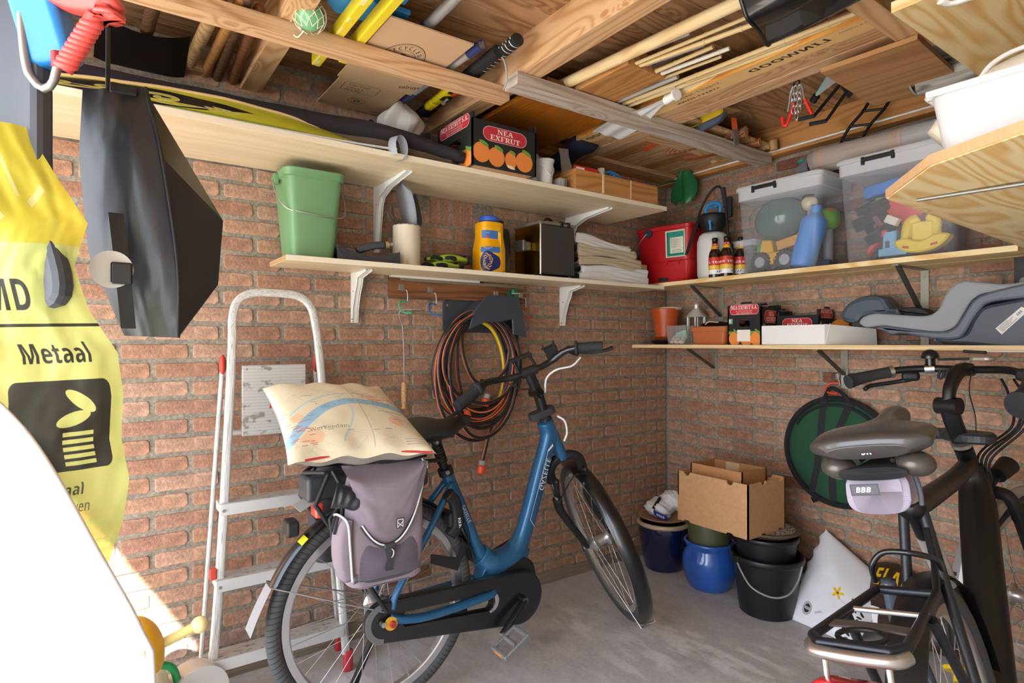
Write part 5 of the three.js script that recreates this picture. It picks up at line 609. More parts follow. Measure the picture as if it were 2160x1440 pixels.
{ // beer bottles
  const lab = canvasTex(256, 256, (g, W, H) => { g.fillStyle = '#c8322a'; g.fillRect(0, 0, W, H); g.fillStyle = '#e7b02a'; g.fillRect(0, 120, W, 70); g.fillStyle = '#f2f2ee'; g.fillRect(0, 176, W, 80); g.fillStyle = '#e9c04a'; g.beginPath(); g.moveTo(0, 130); g.lineTo(128, 160); g.lineTo(256, 130); g.lineTo(256, 190); g.lineTo(0, 190); g.fill(); for (const x of [64, 192]) { g.fillStyle = '#fff'; g.font = 'bold 40px serif'; g.textAlign = 'center'; g.fillText('TEXELS', x, 90, 116); g.fillStyle = '#2c3f86'; g.font = 'italic bold 44px serif'; g.fillText('0.0', x, 232); } });
  const neck = canvasTex(128, 128, (g, W, H) => { g.fillStyle = '#e4a92a'; g.fillRect(0, 0, W, H); g.fillStyle = '#c9302a'; g.fillRect(0, 0, W, 52); g.fillStyle = '#fff'; g.font = 'bold 24px sans-serif'; g.fillText('0.0%', 6, 36); g.fillText('0.0%', 70, 36); g.fillStyle = '#3a56a8'; g.font = 'bold 40px serif'; g.fillText('0', 20, 104); g.fillText('0', 84, 104); });
  const gl = MP(0x2a140a, { roughness: 0.1, clearcoat: 0.8 });
  const b = thing('beer_bottle', 'brown beer bottle with red and gold label, left one of the front pair', 'bottle', [0.5, ASH, 0.245], 'beer bottles by the sprayer');
  part(b, 'glass', lathe([[0, 0.001], [0.027, 0.001], [0.0295, 0.005], [0.0298, 0.105], [0.026, 0.125], [0.0165, 0.142], [0.0135, 0.152], [0.0125, 0.18], [0.0135, 0.182], [0.0135, 0.188], [0, 0.188]], 32).translate(0.5, ASH, 0.245), gl);
  part(b, 'label_print', new THREE.CylinderGeometry(0.0302, 0.0302, 0.08, 32, 1, true).translate(0.5, ASH + 0.058, 0.245), M(0xffffff, { map: lab, roughness: 0.4 })); part(b, 'neck_label', new THREE.CylinderGeometry(0.0132, 0.0192, 0.032, 24, 1, true).translate(0.5, ASH + 0.151, 0.245), M(0xffffff, { map: neck, roughness: 0.4 })); part(b, 'cap', lathe([[0, 0.195], [0.012, 0.194], [0.0145, 0.189], [0.0145, 0.185]], 20).translate(0.5, ASH, 0.245), M(0x1a1a1a, { roughness: 0.3 }));
  copyOf(b, [0.561, ASH, 0.24], 0.5, 'brown beer bottle with red and gold label, right one of the front pair'); copyOf(b, [0.585, ASH, 0.165], 1.4, 'brown beer bottle half hidden behind the other two');
}
// ---------- clear storage boxes with toys ----------
const clearPl = MP(0xf4f6fa, { roughness: 0.16, transmission: 0.88, thickness: 0, ior: 1.3, side: THREE.DoubleSide }), milky = MP(0xf3f4f6, { roughness: 0.4, transmission: 0.45, thickness: 0, side: THREE.DoubleSide });
function clearBox(x, z, w, d, h, label, name = 'storage_box', lidM = milky, body = clearPl, clips = true) {
  const b = thing(name, label, 'box', [x, ASH, z]), R4 = (y, k, r = 0.025) => rring(x, ASH + y, z, w / 2 * k, d / 2 * k, r);
  part(b, 'body', skin([R4(0.002, 0.86), R4(0.004, 0.87), R4(h * 0.84, 0.965), R4(h * 0.845, 0.985), R4(h * 0.955, 0.99)]), body); // open inside, one wall of plastic
  part(b, 'rim_band', skin([R4(h * 0.84, 0.985), R4(h * 0.842, 0.992), R4(h * 0.955, 0.997), R4(h * 0.955, 0.985)]), milky);
  part(b, 'lid', skin([R4(h * 0.95, 0.99), R4(h * 0.952, 1.03), R4(h * 0.985, 1.035), R4(h, 1.01), R4(h, 0.9), R4(h * 0.985, 0.87), R4(h * 0.985, 0.4)]).translate(0, 0, 0), lidM);
  if (clips) part(b, 'clip', [at(box(0.1, 0.016, 0.012, 0.003), x - w * 0.14, ASH + h * 0.955, z + d / 2 * 1.03), at(box(0.012, 0.03, 0.012, 0.003), x - w * 0.14 - 0.052, ASH + h * 0.945, z + d / 2 * 1.025), at(box(0.012, 0.03, 0.012, 0.003), x - w * 0.14 + 0.052, ASH + h * 0.945, z + d / 2 * 1.025)], black);
  return b;
}
clearBox(0.835, 0.15, 0.39, 0.27, 0.395, 'clear lidded box holding a grey balloon, yellow truck and blue skittle');
clearBox(1.3, 0.15, 0.42, 0.27, 0.405, 'clear lidded box packed with red, yellow and black toy vehicles');
clearBox(0.605, 0.1, 0.12, 0.16, 0.175, 'small clear box between beer bottles and the first toy box', 'small_box', milky, clearPl, false);
{ const toy = (n, l, c, g, m) => single(n, g, m, l, c); const Y = ASH + 0.012;
  const bal = thing('balloon', 'big dull green balloon inside the first clear box', 'balloon', [0.775, ASH + 0.17, 0.15]); part(bal, 'skin', new THREE.SphereGeometry(0.098, 40, 28).scale(1.18, 0.98, 0.9).rotateZ(0.25).translate(0.775, ASH + 0.25, 0.15), MP(0x4f6a60, { roughness: 0.15, clearcoat: 0.6 })); part(bal, 'seam_line', tube(Array.from({ length: 16 }, (_, i) => { const a = -1.4 + i * 0.17; return [0.775 + 0.112 * sin(a) - 0.03, ASH + 0.25 + 0.06 * cos(a * 1.2) - 0.005, 0.15 + 0.088 * cos(a) * 0.9]; }), 0.0015, 40, 6), M(0x35453f));
  const tr = thing('toy_truck', 'yellow toy dump truck with black wheels in the first clear box', 'toy truck', [0.78, Y, 0.15]), ty = M(0xeab01e, { roughness: 0.4 }); part(tr, 'body', [bx(0.70, 0.84, Y + 0.05, Y + 0.085, 0.10, 0.20, 0.006), place(ext([[0, 0], [0.07, 0], [0.06, 0.055], [0.012, 0.06]], 0.09, 0.004), [0.70, Y + 0.085, 0.105], [1, 0, 0], [0, 1, 0], [0, 0, 1]), bx(0.722, 0.775, Y + 0.03, Y + 0.06, 0.19, 0.205, 0.003)], ty); part(tr, 'tipper', place(ext([[0, 0], [0.12, 0.02], [0.15, 0.07], [-0.01, 0.04]], 0.1, 0.004), [0.79, Y + 0.09, 0.1], [1, 0, 0], [0, 1, 0], [0, 0, 1]), M(0xd79a3a, { roughness: 0.45 })); for (const [wx, wz] of [[0.715, 0.2], [0.715, 0.1], [0.835, 0.205], [0.835, 0.1]]) { const w = part(tr, 'wheel', [at(new THREE.CylinderGeometry(0.042, 0.042, 0.03, 28), wx, Y + 0.043, wz, PI / 2), ...Array.from({ length: 18 }, (_, i) => at(new THREE.BoxGeometry(0.009, 0.009, 0.03), wx + 0.042 * cos(i * PI / 9), Y + 0.043 + 0.042 * sin(i * PI / 9), wz, 0, 0, i * PI / 9))], rubber); part(w, 'hub', at(new THREE.CylinderGeometry(0.024, 0.02, 0.033, 20), wx, Y + 0.043, wz, PI / 2), M(0xa8adb0, { roughness: 0.4 })); }
  const sk = thing('toy_skittle', 'tall blue plastic skittle leaning in the corner of the first box', 'skittle', [0.93, Y, 0.18]); part(sk, 'body', loft([[0.905, Y + 0.002, 0.2], [0.915, Y + 0.06, 0.195], [0.935, Y + 0.14, 0.185], [0.945, Y + 0.19, 0.18], [0.95, Y + 0.23, 0.175], [0.953, Y + 0.262, 0.172]], (t) => { const r = t < 0.08 ? 0.044 + 0.08 * t : t < 0.62 ? 0.051 : lerp(0.051, 0.021, smooth(0.6, 0.82, t)); return [r, r]; }, 40, 28, [1, 0, 0]), M(0x2f8fe0, { roughness: 0.3 })); 
  const fg = thing('toy_figure', 'glossy toy head with black cap above the blue skittle', 'toy figure', [0.91, Y + 0.25, 0.13]); part(fg, 'head', new THREE.SphereGeometry(0.034, 24, 16).translate(0.905, Y + 0.285, 0.14), MP(0xd8c49a, { roughness: 0.25, clearcoat: 0.5 })); part(fg, 'cap', new THREE.SphereGeometry(0.03, 24, 12, 0, 2 * PI, 0, 1.5).translate(0.905, Y + 0.305, 0.14), blackGloss); part(fg, 'neck', rod([0.905, Y + 0.0, 0.12], [0.905, Y + 0.26, 0.135], 0.012), M(0x7c848a));
  const gb = thing('toy_ball', 'green patterned toy ball behind the blue skittle', 'ball', [0.985, Y, 0.1]); const gt = canvasTex(128, 128, (g, W, H) => { g.fillStyle = '#6fb33c'; g.fillRect(0, 0, W, H); g.fillStyle = '#e07a2c'; for (let i = 0; i < 9; i++) { g.beginPath(); g.arc((i * 47) % 128, (i * 31) % 128, 10, 0, 7); g.fill(); } }); part(gb, 'skin', new THREE.SphereGeometry(0.05, 24, 16).translate(0.965, Y + 0.21, 0.10), M(0xffffff, { map: gt, roughness: 0.35 })); part(gb, 'peg', rod([0.965, Y, 0.1], [0.965, Y + 0.17, 0.1], 0.02), M(0x8f9499));
  toy('toy_tray', 'dark blue and maroon toy tray on the floor of the first box', 'toy', [bx(0.875, 0.985, Y + 0.0, Y + 0.035, 0.05, 0.13, 0.008)], M(0x33406b)); toy('green_block', 'green plastic toy ramp at the end of the first box', 'toy', place(ext([[0, 0], [0.09, 0.03], [0.1, 0.05], [0, 0.035]], 0.06, 0.003), [0.665, Y + 0.095, 0.1], [1, 0, 0], [0, 1, 0], [0, 0, 1]), M(0x49a832, { roughness: 0.4 })); scene.getObjectByName('green_block').position.y = Y + 0.095;
  // second box
  const rd = thing('toy_tractor', 'big red toy tipper lying askew in the second clear box', 'toy', [1.36, Y, 0.14]); part(rd, 'tipper', [place(ext([[-0.11, 0], [-0.08, 0.1], [0.02, 0.13], [0.1, 0.16], [0.12, 0.05], [0.03, 0.0], [-0.05, -0.03]], 0.12, 0.006), [1.32, Y + 0.14, 0.09], [1, 0.25, 0], [-0.25, 1, 0], [0, 0, 1])], M(0xd33a3a, { roughness: 0.4 })); part(rd, 'flap', place(ext([[-0.08, 0], [0.05, 0.03], [0.06, 0.05], [-0.06, 0.02]], 0.05, 0.003), [1.245, Y + 0.06, 0.19], [0.8, 0.6, 0], [-0.6, 0.8, 0], [0, 0, 1]), M(0xd8423f)); part(rd, 'chassis', bx(1.28, 1.4, Y, Y + 0.12, 0.06, 0.12, 0.01), M(0x6b2c3a));
  const wl = thing('toy_axle', 'black toy axles with ribbed wheels in the second clear box', 'toy wheels', [1.2, Y, 0.2]); const wheelAt = (x, y, z, r, w, t) => { const k = part(wl, 'wheel', [at(new THREE.CylinderGeometry(r, r, w, 26), x, y, z, 0.35, 0, t), ...[-1, 0, 1].map((q) => at(new THREE.TorusGeometry(r, r * 0.09, 6, 26).rotateX(PI / 2).translate(0, q * w * 0.32, 0), x, y, z, 0.35, 0, t))], rubber); part(k, 'hub', at(new THREE.CylinderGeometry(r * 0.6, r * 0.5, w * 1.06, 18), x, y, z, 0.35, 0, t), M(0x8c8f92)); return k; };
  wheelAt(1.165, Y + 0.2, 0.2, 0.036, 0.05, 0.3); wheelAt(1.155, Y + 0.15, 0.21, 0.034, 0.05, 0.3); wheelAt(1.21, Y + 0.205, 0.2, 0.04, 0.05, 0.3); wheelAt(1.205, Y + 0.085, 0.22, 0.034, 0.04, 0.35); wheelAt(1.255, Y + 0.12, 0.21, 0.034, 0.04, 0.35); parts(wl, 'axle', [rod([1.155, Y + 0.16, 0.2], [1.205, Y + 0.07, 0.21], 0.016), rod([1.215, Y + 0.19, 0.2], [1.26, Y + 0.11, 0.21], 0.02), rod([1.19, Y, 0.2], [1.205, Y + 0.06, 0.21], 0.01)], black);
  const yb = thing('toy_boat', 'yellow toy speedboat seen from above in the second clear box', 'toy boat', [1.365, Y, 0.22]); const ym = M(0xf0cf22, { roughness: 0.35 }); part(yb, 'hull', [place(ext(curveShape([[-0.085, 0.02], [-0.06, -0.015], [0, -0.03], [0.06, -0.015], [0.09, 0.02], [0.05, 0.03], [0, 0.012], [-0.05, 0.03]]), 0.05, 0.006), [1.365, Y + 0.035, 0.20], [1, 0.03, 0], [0, 1, 0], [0, 0, 1])], ym); part(yb, 'cockpit', [loft([[1.31, Y + 0.06, 0.22], [1.32, Y + 0.12, 0.215], [1.35, Y + 0.135, 0.21]], () => [0.018, 0.02], 12, 10), bx(1.33, 1.4, Y + 0.05, Y + 0.12, 0.2, 0.23, 0.008, 2), loft([[1.41, Y + 0.06, 0.22], [1.405, Y + 0.11, 0.215], [1.38, Y + 0.14, 0.21]], () => [0.014, 0.018], 12, 10)], ym); part(yb, 'red_dots', [at(box(0.022, 0.008, 0.004), 1.32, Y + 0.028, 0.252, 0, 0, -0.2), at(box(0.022, 0.008, 0.004), 1.41, Y + 0.03, 0.252, 0, 0, 0.2)], M(0xc23a30)); 
  const lb = thing('toy_bus', 'light blue toy car with dark windows beneath the yellow boat', 'toy car', [1.26, Y, 0.2]); part(lb, 'body', [bx(1.22, 1.32, Y + 0.004, Y + 0.035, 0.17, 0.24, 0.006), place(ext([[0, 0], [0.05, 0], [0.045, 0.09], [0.0, 0.09]], 0.06, 0.004), [1.235, Y + 0.01, 0.18], [1, -0.05, 0], [0.05, 1, 0], [0, 0, 1])], M(0x7fb6d8, { roughness: 0.35 })); part(lb, 'window', bx(1.247, 1.262, Y + 0.035, Y + 0.062, 0.2395, 0.2425, 0.002), M(0x3c4a5c));
  toy('blue_sledge', 'bright blue plastic toy lying across the top of the second box', 'toy', place(ext([[0, 0], [0.13, 0.02], [0.125, 0.06], [-0.005, 0.045]], 0.1, 0.004), [1.155, Y + 0.245, 0.1], [1, 0, 0], [0, 1, 0], [0, 0, 1]), M(0x2e7fd0, { roughness: 0.35 })); toy('green_strip', 'thin green plastic strip under the blue toy', 'toy', bx(1.2, 1.26, Y + 0.225, Y + 0.238, 0.19, 0.21, 0.003), M(0x58b848)); toy('white_block', 'off white toy block leaning on the red tipper', 'toy', at(box(0.045, 0.03, 0.03, 0.003), 1.275, Y + 0.13, 0.245, 0, 0, -0.5), M(0xe9e2d0)); toy('toy_heap', 'dark mixed toy parts behind the yellow boat', 'toy', [bx(1.14, 1.45, Y, Y + 0.16, 0.05, 0.085, 0.02, 2)], M(0x3d3440)); 
  for (const [n, h] of [['blue_sledge', Y + 0.245], ['green_strip', Y + 0.225], ['white_block', Y + 0.112]]) scene.getObjectByName(n).position.y = h; }
{ // rolled picnic mat on the boxes
  const c = canvasTex(512, 256, (g, W, H) => { g.fillStyle = '#c9b9aa'; g.fillRect(0, 0, W, H); g.fillStyle = '#b7aca4'; g.fillRect(0, 0, 120, H); g.fillStyle = '#c8c6c4'; g.fillRect(330, 0, 182, H); g.fillStyle = 'rgba(90,80,75,.18)'; for (let i = 0; i < 90; i++) g.fillRect(0, i * 3, W, 1); g.strokeStyle = '#e0a586'; g.lineWidth = 3; for (const x of [26, 34, 150, 158, 166, 322, 330, 338]) { g.beginPath(); g.moveTo(x, 0); g.lineTo(x, H); g.stroke(); } g.strokeStyle = '#8d8077'; g.lineWidth = 3; for (const y of [60, 150]) { g.beginPath(); g.moveTo(0, y); g.lineTo(W, y + 8); g.stroke(); } });
  const m = thing('rolled_mat', 'rolled checked picnic rug with orange stitching lying on the toy boxes', 'rug', [1.3, ASH + 0.405, 0.15]); const g = loft([[0.93, ASH + 0.455, 0.17], [1.0, ASH + 0.46, 0.168], [1.3, ASH + 0.458, 0.165], [1.68, ASH + 0.458, 0.16]], (t) => [0.058 * smooth(-0.06, 0.06, t) , 0.05 * smooth(-0.06, 0.06, t), 2.2], 60, 28); { const uv = g.attributes.uv; for (let i = 0; i < uv.count; i++) uv.setXY(i, uv.getX(i) / 0.75, uv.getY(i) * 2); } part(m, 'rug', g, M(0xffffff, { map: c, roughness: 0.95, bumpMap: rep(clothBump, 6, 3), bumpScale: 0.001 }));
  part(m, 'lining_tuft', sheet((u, v) => { const a = u * 2 * PI; const r = 0.03 + 0.028 * v; return [0.885 + 0.055 * v - 0.02 * sin(a * 3) * (1 - v), ASH + 0.445 + r * sin(a) * (1 + 0.2 * sin(a * 4)) - 0.02 * (1 - v), 0.17 + r * cos(a)]; }, 30, 8), weave(0x7e7d84, { side: THREE.DoubleSide })); }
{ const b = thing('lidded_tub', 'small clear tub with a green lid and red contents behind the rug', 'box', [0.93, ASH + 0.397, 0.09]); const R4 = (y, k) => rring(0.93, ASH + y, 0.075, 0.09 * k, 0.055 * k, 0.02); part(b, 'body', skin([R4(0.398, 0.85), R4(0.4, 0.88), R4(0.49, 1), R4(0.491, 1.03)]), clearPl); part(b, 'lid', skin([R4(0.489, 1.05), R4(0.497, 1.06), R4(0.503, 1.0), R4(0.503, 0.2)]), M(0x2f9a72, { roughness: 0.35 })); part(b, 'contents', bx(0.87, 0.99, ASH + 0.402, ASH + 0.46, 0.04, 0.11, 0.015, 2), M(0xb3283c)); }
// ---------- on the lower right shelf ----------
{ const potM = M(0xb9501f, { roughness: 0.35 }); const p = thing('flower_pot', 'orange plastic flower pot on a stack of saucers in the corner', 'pot', [0.135, BSH + 0.036, 0.17]); part(p, 'body', lathe([[0, 0.002], [0.05, 0.002], [0.054, 0.006], [0.068, 0.118], [0.0715, 0.12], [0.073, 0.152], [0.075, 0.155], [0.071, 0.156], [0.066, 0.12], [0.05, 0.012], [0, 0.01]], 40).translate(0.135, BSH + 0.036, 0.17), potM); part(p, 'second_rim', lathe([[0.02, 0.145], [0.062, 0.15], [0.064, 0.162], [0.06, 0.163], [0.02, 0.15]], 32).translate(0.15, BSH + 0.036, 0.155), M(0xd4c3a6));
  const s = single('saucer', lathe([[0, 0.001], [0.062, 0.001], [0.078, 0.02], [0.081, 0.0215], [0.075, 0.021], [0.06, 0.006], [0, 0.005]], 40).translate(0.135, BSH, 0.17), M(0x10131c, { roughness: 0.4 }), 'black plant saucer, the lowest in the stack under the orange pot', 'saucer', 'plant saucers under the orange pot'); 
  const t = single('saucer', lathe([[0, 0.001], [0.056, 0.001], [0.069, 0.008], [0.072, 0.0085], [0.068, 0.009], [0.055, 0.004], [0, 0.0035]], 40).translate(0.14, BSH + 0.0205, 0.17), M(0xa9602f, { roughness: 0.45 }), 'terracotta plant saucer lying on the black one', 'saucer', 'plant saucers under the orange pot'); copyOf(t, [0.138, BSH + 0.0285, 0.17], 0, 'terracotta plant saucer directly under the orange pot'); }
{ const l = thing('lantern', 'small white metal lantern with glass panes behind the clear box', 'lantern', [0.27, BSH, 0.085]), x = 0.27, z = 0.085, n = 6, r = 0.048, wm = M(0xe2e3e0, { metalness: 0.3, roughness: 0.35 }); const P = (i, rr_) => [x + rr_ * cos(i / n * 2 * PI), z + rr_ * sin(i / n * 2 * PI)];
  for (let i = 0; i < n; i++) { const [a, b] = P(i, r), [c, d] = P(i + 1, r); part(l, 'post', rod([a, BSH + 0.012, b], [a, BSH + 0.145, b], 0.004, 0.004, 8), wm); part(l, 'pane', sheet((u, v) => [lerp(a, c, u), BSH + 0.015 + 0.125 * v, lerp(b, d, u)], 1, 1), MP(0xffffff, { transmission: 1, roughness: 0.05, thickness: 0, side: THREE.DoubleSide })); }
  part(l, 'base', new THREE.CylinderGeometry(r + 0.006, r + 0.008, 0.012, 6).translate(x, BSH + 0.007, z), wm); part(l, 'roof', [new THREE.CylinderGeometry(0.016, r + 0.012, 0.045, 6).translate(x, BSH + 0.167, z), new THREE.CylinderGeometry(0.014, 0.014, 0.022, 6).translate(x, BSH + 0.2, z), new THREE.ConeGeometry(0.018, 0.016, 6).translate(x, BSH + 0.218, z)], wm); part(l, 'candle', rod([x, BSH + 0.013, z], [x, BSH + 0.04, z], 0.018, 0.018, 20), M(0xf2efe6)); }
single('blue_pot', lathe([[0, 0.001], [0.038, 0.001], [0.046, 0.09], [0.05, 0.1], [0.047, 0.102], [0.04, 0.08], [0, 0.01]], 28).translate(0.385, BSH, 0.08), M(0x17233c, { roughness: 0.4 }), 'dark blue pot behind the terracotta planter', 'pot');
{ const b = thing('shell_box', 'clear plastic box with shells beside the terracotta planter', 'box', [0.285, BSH, 0.235]); const R4 = (y, k) => rring(0.285, BSH + y, 0.235, 0.062 * k, 0.045 * k, 0.014); part(b, 'body', skin([R4(0.001, 0.82), R4(0.003, 0.85), R4(0.09, 1), R4(0.093, 1.05), R4(0.097, 1.05)]), MP(0xf1f3f3, { roughness: 0.25, transmission: 0.85, thickness: 0, side: THREE.DoubleSide })); const R = rng(8); for (let i = 0; i < 9; i++) part(b, 'shell', new THREE.SphereGeometry(0.012 + 0.005 * R(), 14, 10).scale(1, 0.75, 1).translate(0.25 + 0.02 * (i % 4), BSH + 0.014 + 0.012 * Math.floor(i / 4), 0.255 - 0.014 * (i % 3)), M([0xe6c4bc, 0xe9e0cf, 0xd8b79a, 0xe3dcd6][i % 4], { roughness: 0.5 })); part(b, 'green_card', at(box(0.06, 0.05, 0.003, 0.001), 0.29, BSH + 0.045, 0.23, -0.3, 0.2, 0.4), M(0x9cc4b4)); }
{ const p = thing('planter_trough', 'terracotta coloured oblong planter in front of the shelf bracket', 'planter', [0.475, BSH, 0.225]); const R4 = (y, a, c) => rring(0.475, BSH + y, 0.225, a, c, 0.016); part(p, 'body', skin([R4(0.001, 0.082, 0.036), R4(0.004, 0.086, 0.039), R4(0.062, 0.096, 0.047), R4(0.064, 0.1, 0.05), R4(0.086, 0.103, 0.053), R4(0.088, 0.1, 0.05), R4(0.06, 0.092, 0.043), R4(0.01, 0.08, 0.034)]), M(0xb9683a, { roughness: 0.5 })); }
{ const t = thing('black_scoop', 'black plastic scoop with a pale edge lying on the planter', 'scoop', [0.5, BSH + 0.088, 0.2]); part(t, 'blade', loft([[0.40, BSH + 0.097, 0.2], [0.46, BSH + 0.106, 0.195], [0.56, BSH + 0.096, 0.19]], (q) => [0.026, 0.006 + 0.004 * sin(q * PI), 2], 20, 14), black); part(t, 'edge', tube([[0.43, BSH + 0.098, 0.226], [0.45, BSH + 0.112, 0.222], [0.5, BSH + 0.108, 0.218]], 0.003, 14, 6), WD.light); }
fruitCrate([0.665, BSH, 0.18], 0.16, 0.17, 0.17, 0.195, 0, 'black fruit crate with an orange print and white sticker, end on to the room'); 
fruitCrate([0.85, BSH, 0.085], 0.2, 0.12, 0.13, 0.165, -PI / 2, 'low black fruit crate behind the white tray, printed side showing');
single('orange_net', [new THREE.SphereGeometry(0.03, 14, 10).scale(1.3, 0.8, 0.7).translate(0.995, BSH + 0.085, 0.06), rod([0.995, BSH, 0.06], [0.995, BSH + 0.08, 0.06], 0.02)], M(0xdf8422, { roughness: 0.7 }), 'orange bag top peeping over the white tray', 'bag');
{ const w = thing('white_tray', 'open white cardboard tray in front of the fruit crates', 'tray', [0.93, BSH, 0.185]), wm = M(0xeceae6, { roughness: 0.75 }); w.rotation.y = 0; const h = 0.083;
  part(w, 'front_wall', bx(0.762, 1.036, BSH + 0.001, BSH + h, 0.272, 0.276, 0.001), wm); part(w, 'end_wall', place(ext([[0, 0], [0.24, 0], [0.235, h * 0.78], [0.12, h * 0.9], [0, h]], 0.004), [1.036, BSH + 0.001, 0.276], [0.43, 0, -0.9], [0, 1, 0], [0.9, 0, 0.43]), wm); part(w, 'end_wall', bx(0.762, 0.766, BSH + 0.001, BSH + h, 0.27, 0.274, 0.001), wm); part(w, 'flap', place(ext([[0, 0], [0.1, 0], [0.02, 0.086]], 0.002), [1.041, BSH + 0.001, 0.277], [0.43, 0, -0.9], [0, 1, 0], [0.9, 0, 0.43]), wm); part(w, 'floor', place(ext([[0.766, -0.272], [1.036, -0.272], [1.13, -0.075], [0.766, -0.2]], 0.003), [0, BSH + 0.001, 0], [1, 0, 0], [0, 0, -1], [0, 1, 0]), wm); }
{ // child seat lying on the lower right shelf
  const c = thing('child_seat', 'grey and slate plastic bicycle child seat lying on the eye height shelf', 'child seat', [1.36, BSH, 0.17]), sl = M(0x47535f, { roughness: 0.45 }), gr = M(0x92959a, { roughness: 0.6 }), dk = M(0x363f4c, { roughness: 0.42 });
  const E = (pts, z0, z1, b = 0.008) => ext(curveShape(pts, 90), z1 - z0, b, [], 2).translate(0, 0, z0);
  part(c, 'headrest', E([[1.045, 1.265], [1.052, 1.295], [1.077, 1.324], [1.127, 1.345], [1.182, 1.347], [1.209, 1.337], [1.228, 1.305], [1.248, 1.279], [1.273, 1.271], [1.21, 1.262], [1.134, 1.262], [1.113, 1.24], [1.092, 1.237], [1.055, 1.249]], 0.06, 0.17, 0.02), sl);
  part(c, 'head_vent', E([[1.095, 1.238], [1.13, 1.245], [1.13, 1.228], [1.1, 1.226]], 0.1, 0.175, 0.003), black);
  part(c, 'liner', E([[1.152, 1.237], [1.163, 1.257], [1.203, 1.271], [1.261, 1.267], [1.382, 1.257], [1.404, 1.266], [1.419, 1.282], [1.435, 1.32], [1.457, 1.354], [1.487, 1.372], [1.544, 1.363], [1.617, 1.352], [1.75, 1.37], [1.75, 1.345], [1.608, 1.33], [1.544, 1.323], [1.518, 1.305], [1.492, 1.26], [1.471, 1.219], [1.446, 1.202], [1.404, 1.196], [1.292, 1.21], [1.245, 1.221], [1.216, 1.223], [1.176, 1.219]], 0.05, 0.24), gr);
  part(c, 'shell', E([[1.219, 1.214], [1.235, 1.224], [1.273, 1.22], [1.415, 1.199], [1.451, 1.201], [1.475, 1.218], [1.499, 1.262], [1.525, 1.304], [1.548, 1.32], [1.659, 1.349], [1.75, 1.36], [1.75, 1.302], [1.659, 1.302], [1.561, 1.29], [1.546, 1.275], [1.52, 1.233], [1.491, 1.18], [1.465, 1.171], [1.415, 1.173], [1.346, 1.185], [1.307, 1.194], [1.267, 1.189], [1.248, 1.203]], 0.04, 0.252), M(0x59626e, { roughness: 0.4 }));
  part(c, 'base', E([[1.40, 1.172], [1.495, 1.19], [1.52, 1.24], [1.547, 1.278], [1.596, 1.292], [1.75, 1.3], [1.75, BSH + 0.001], [1.5, BSH + 0.001], [1.436, 1.158]], 0.05, 0.246, 0.012), dk);
  part(c, 'backrest_inside', E([[1.23, 1.285], [1.28, 1.295], [1.33, 1.288], [1.36, 1.262], [1.26, 1.268]], 0.06, 0.14, 0.005), M(0x23242b));
  part(c, 'size_label', place(panelUV(ext([[0, 0], [0.105, 0], [0.1, 0.022], [0.004, 0.026]], 0.001), 0.105, 0.026), [1.6, 1.186, 0.247], [0.67, 0.74, 0], [-0.74, 0.67, 0], [0, 0, 1]), M(0xffffff, { map: canvasTex(256, 64, (g, W, H) => { g.fillStyle = '#e2e2de'; g.fillRect(0, 0, W, H); g.fillStyle = '#44464a'; for (let i = 0; i < 5; i++) g.fillRect(20, 10 + i * 10, 90 + (i * 43) % 60, 3); g.font = 'bold 26px sans-serif'; g.fillText('ABE', 176, 42); }) }));
  part(c, 'strap', bx(1.60, 1.645, 1.36, 1.452, 0.12, 0.124, 0.001), M(0x24252a)); part(c, 'buckle', at(new THREE.CylinderGeometry(0.014, 0.014, 0.02, 18), 1.632, 1.365, 0.13, PI / 2), M(0x8d8f90)); 
}
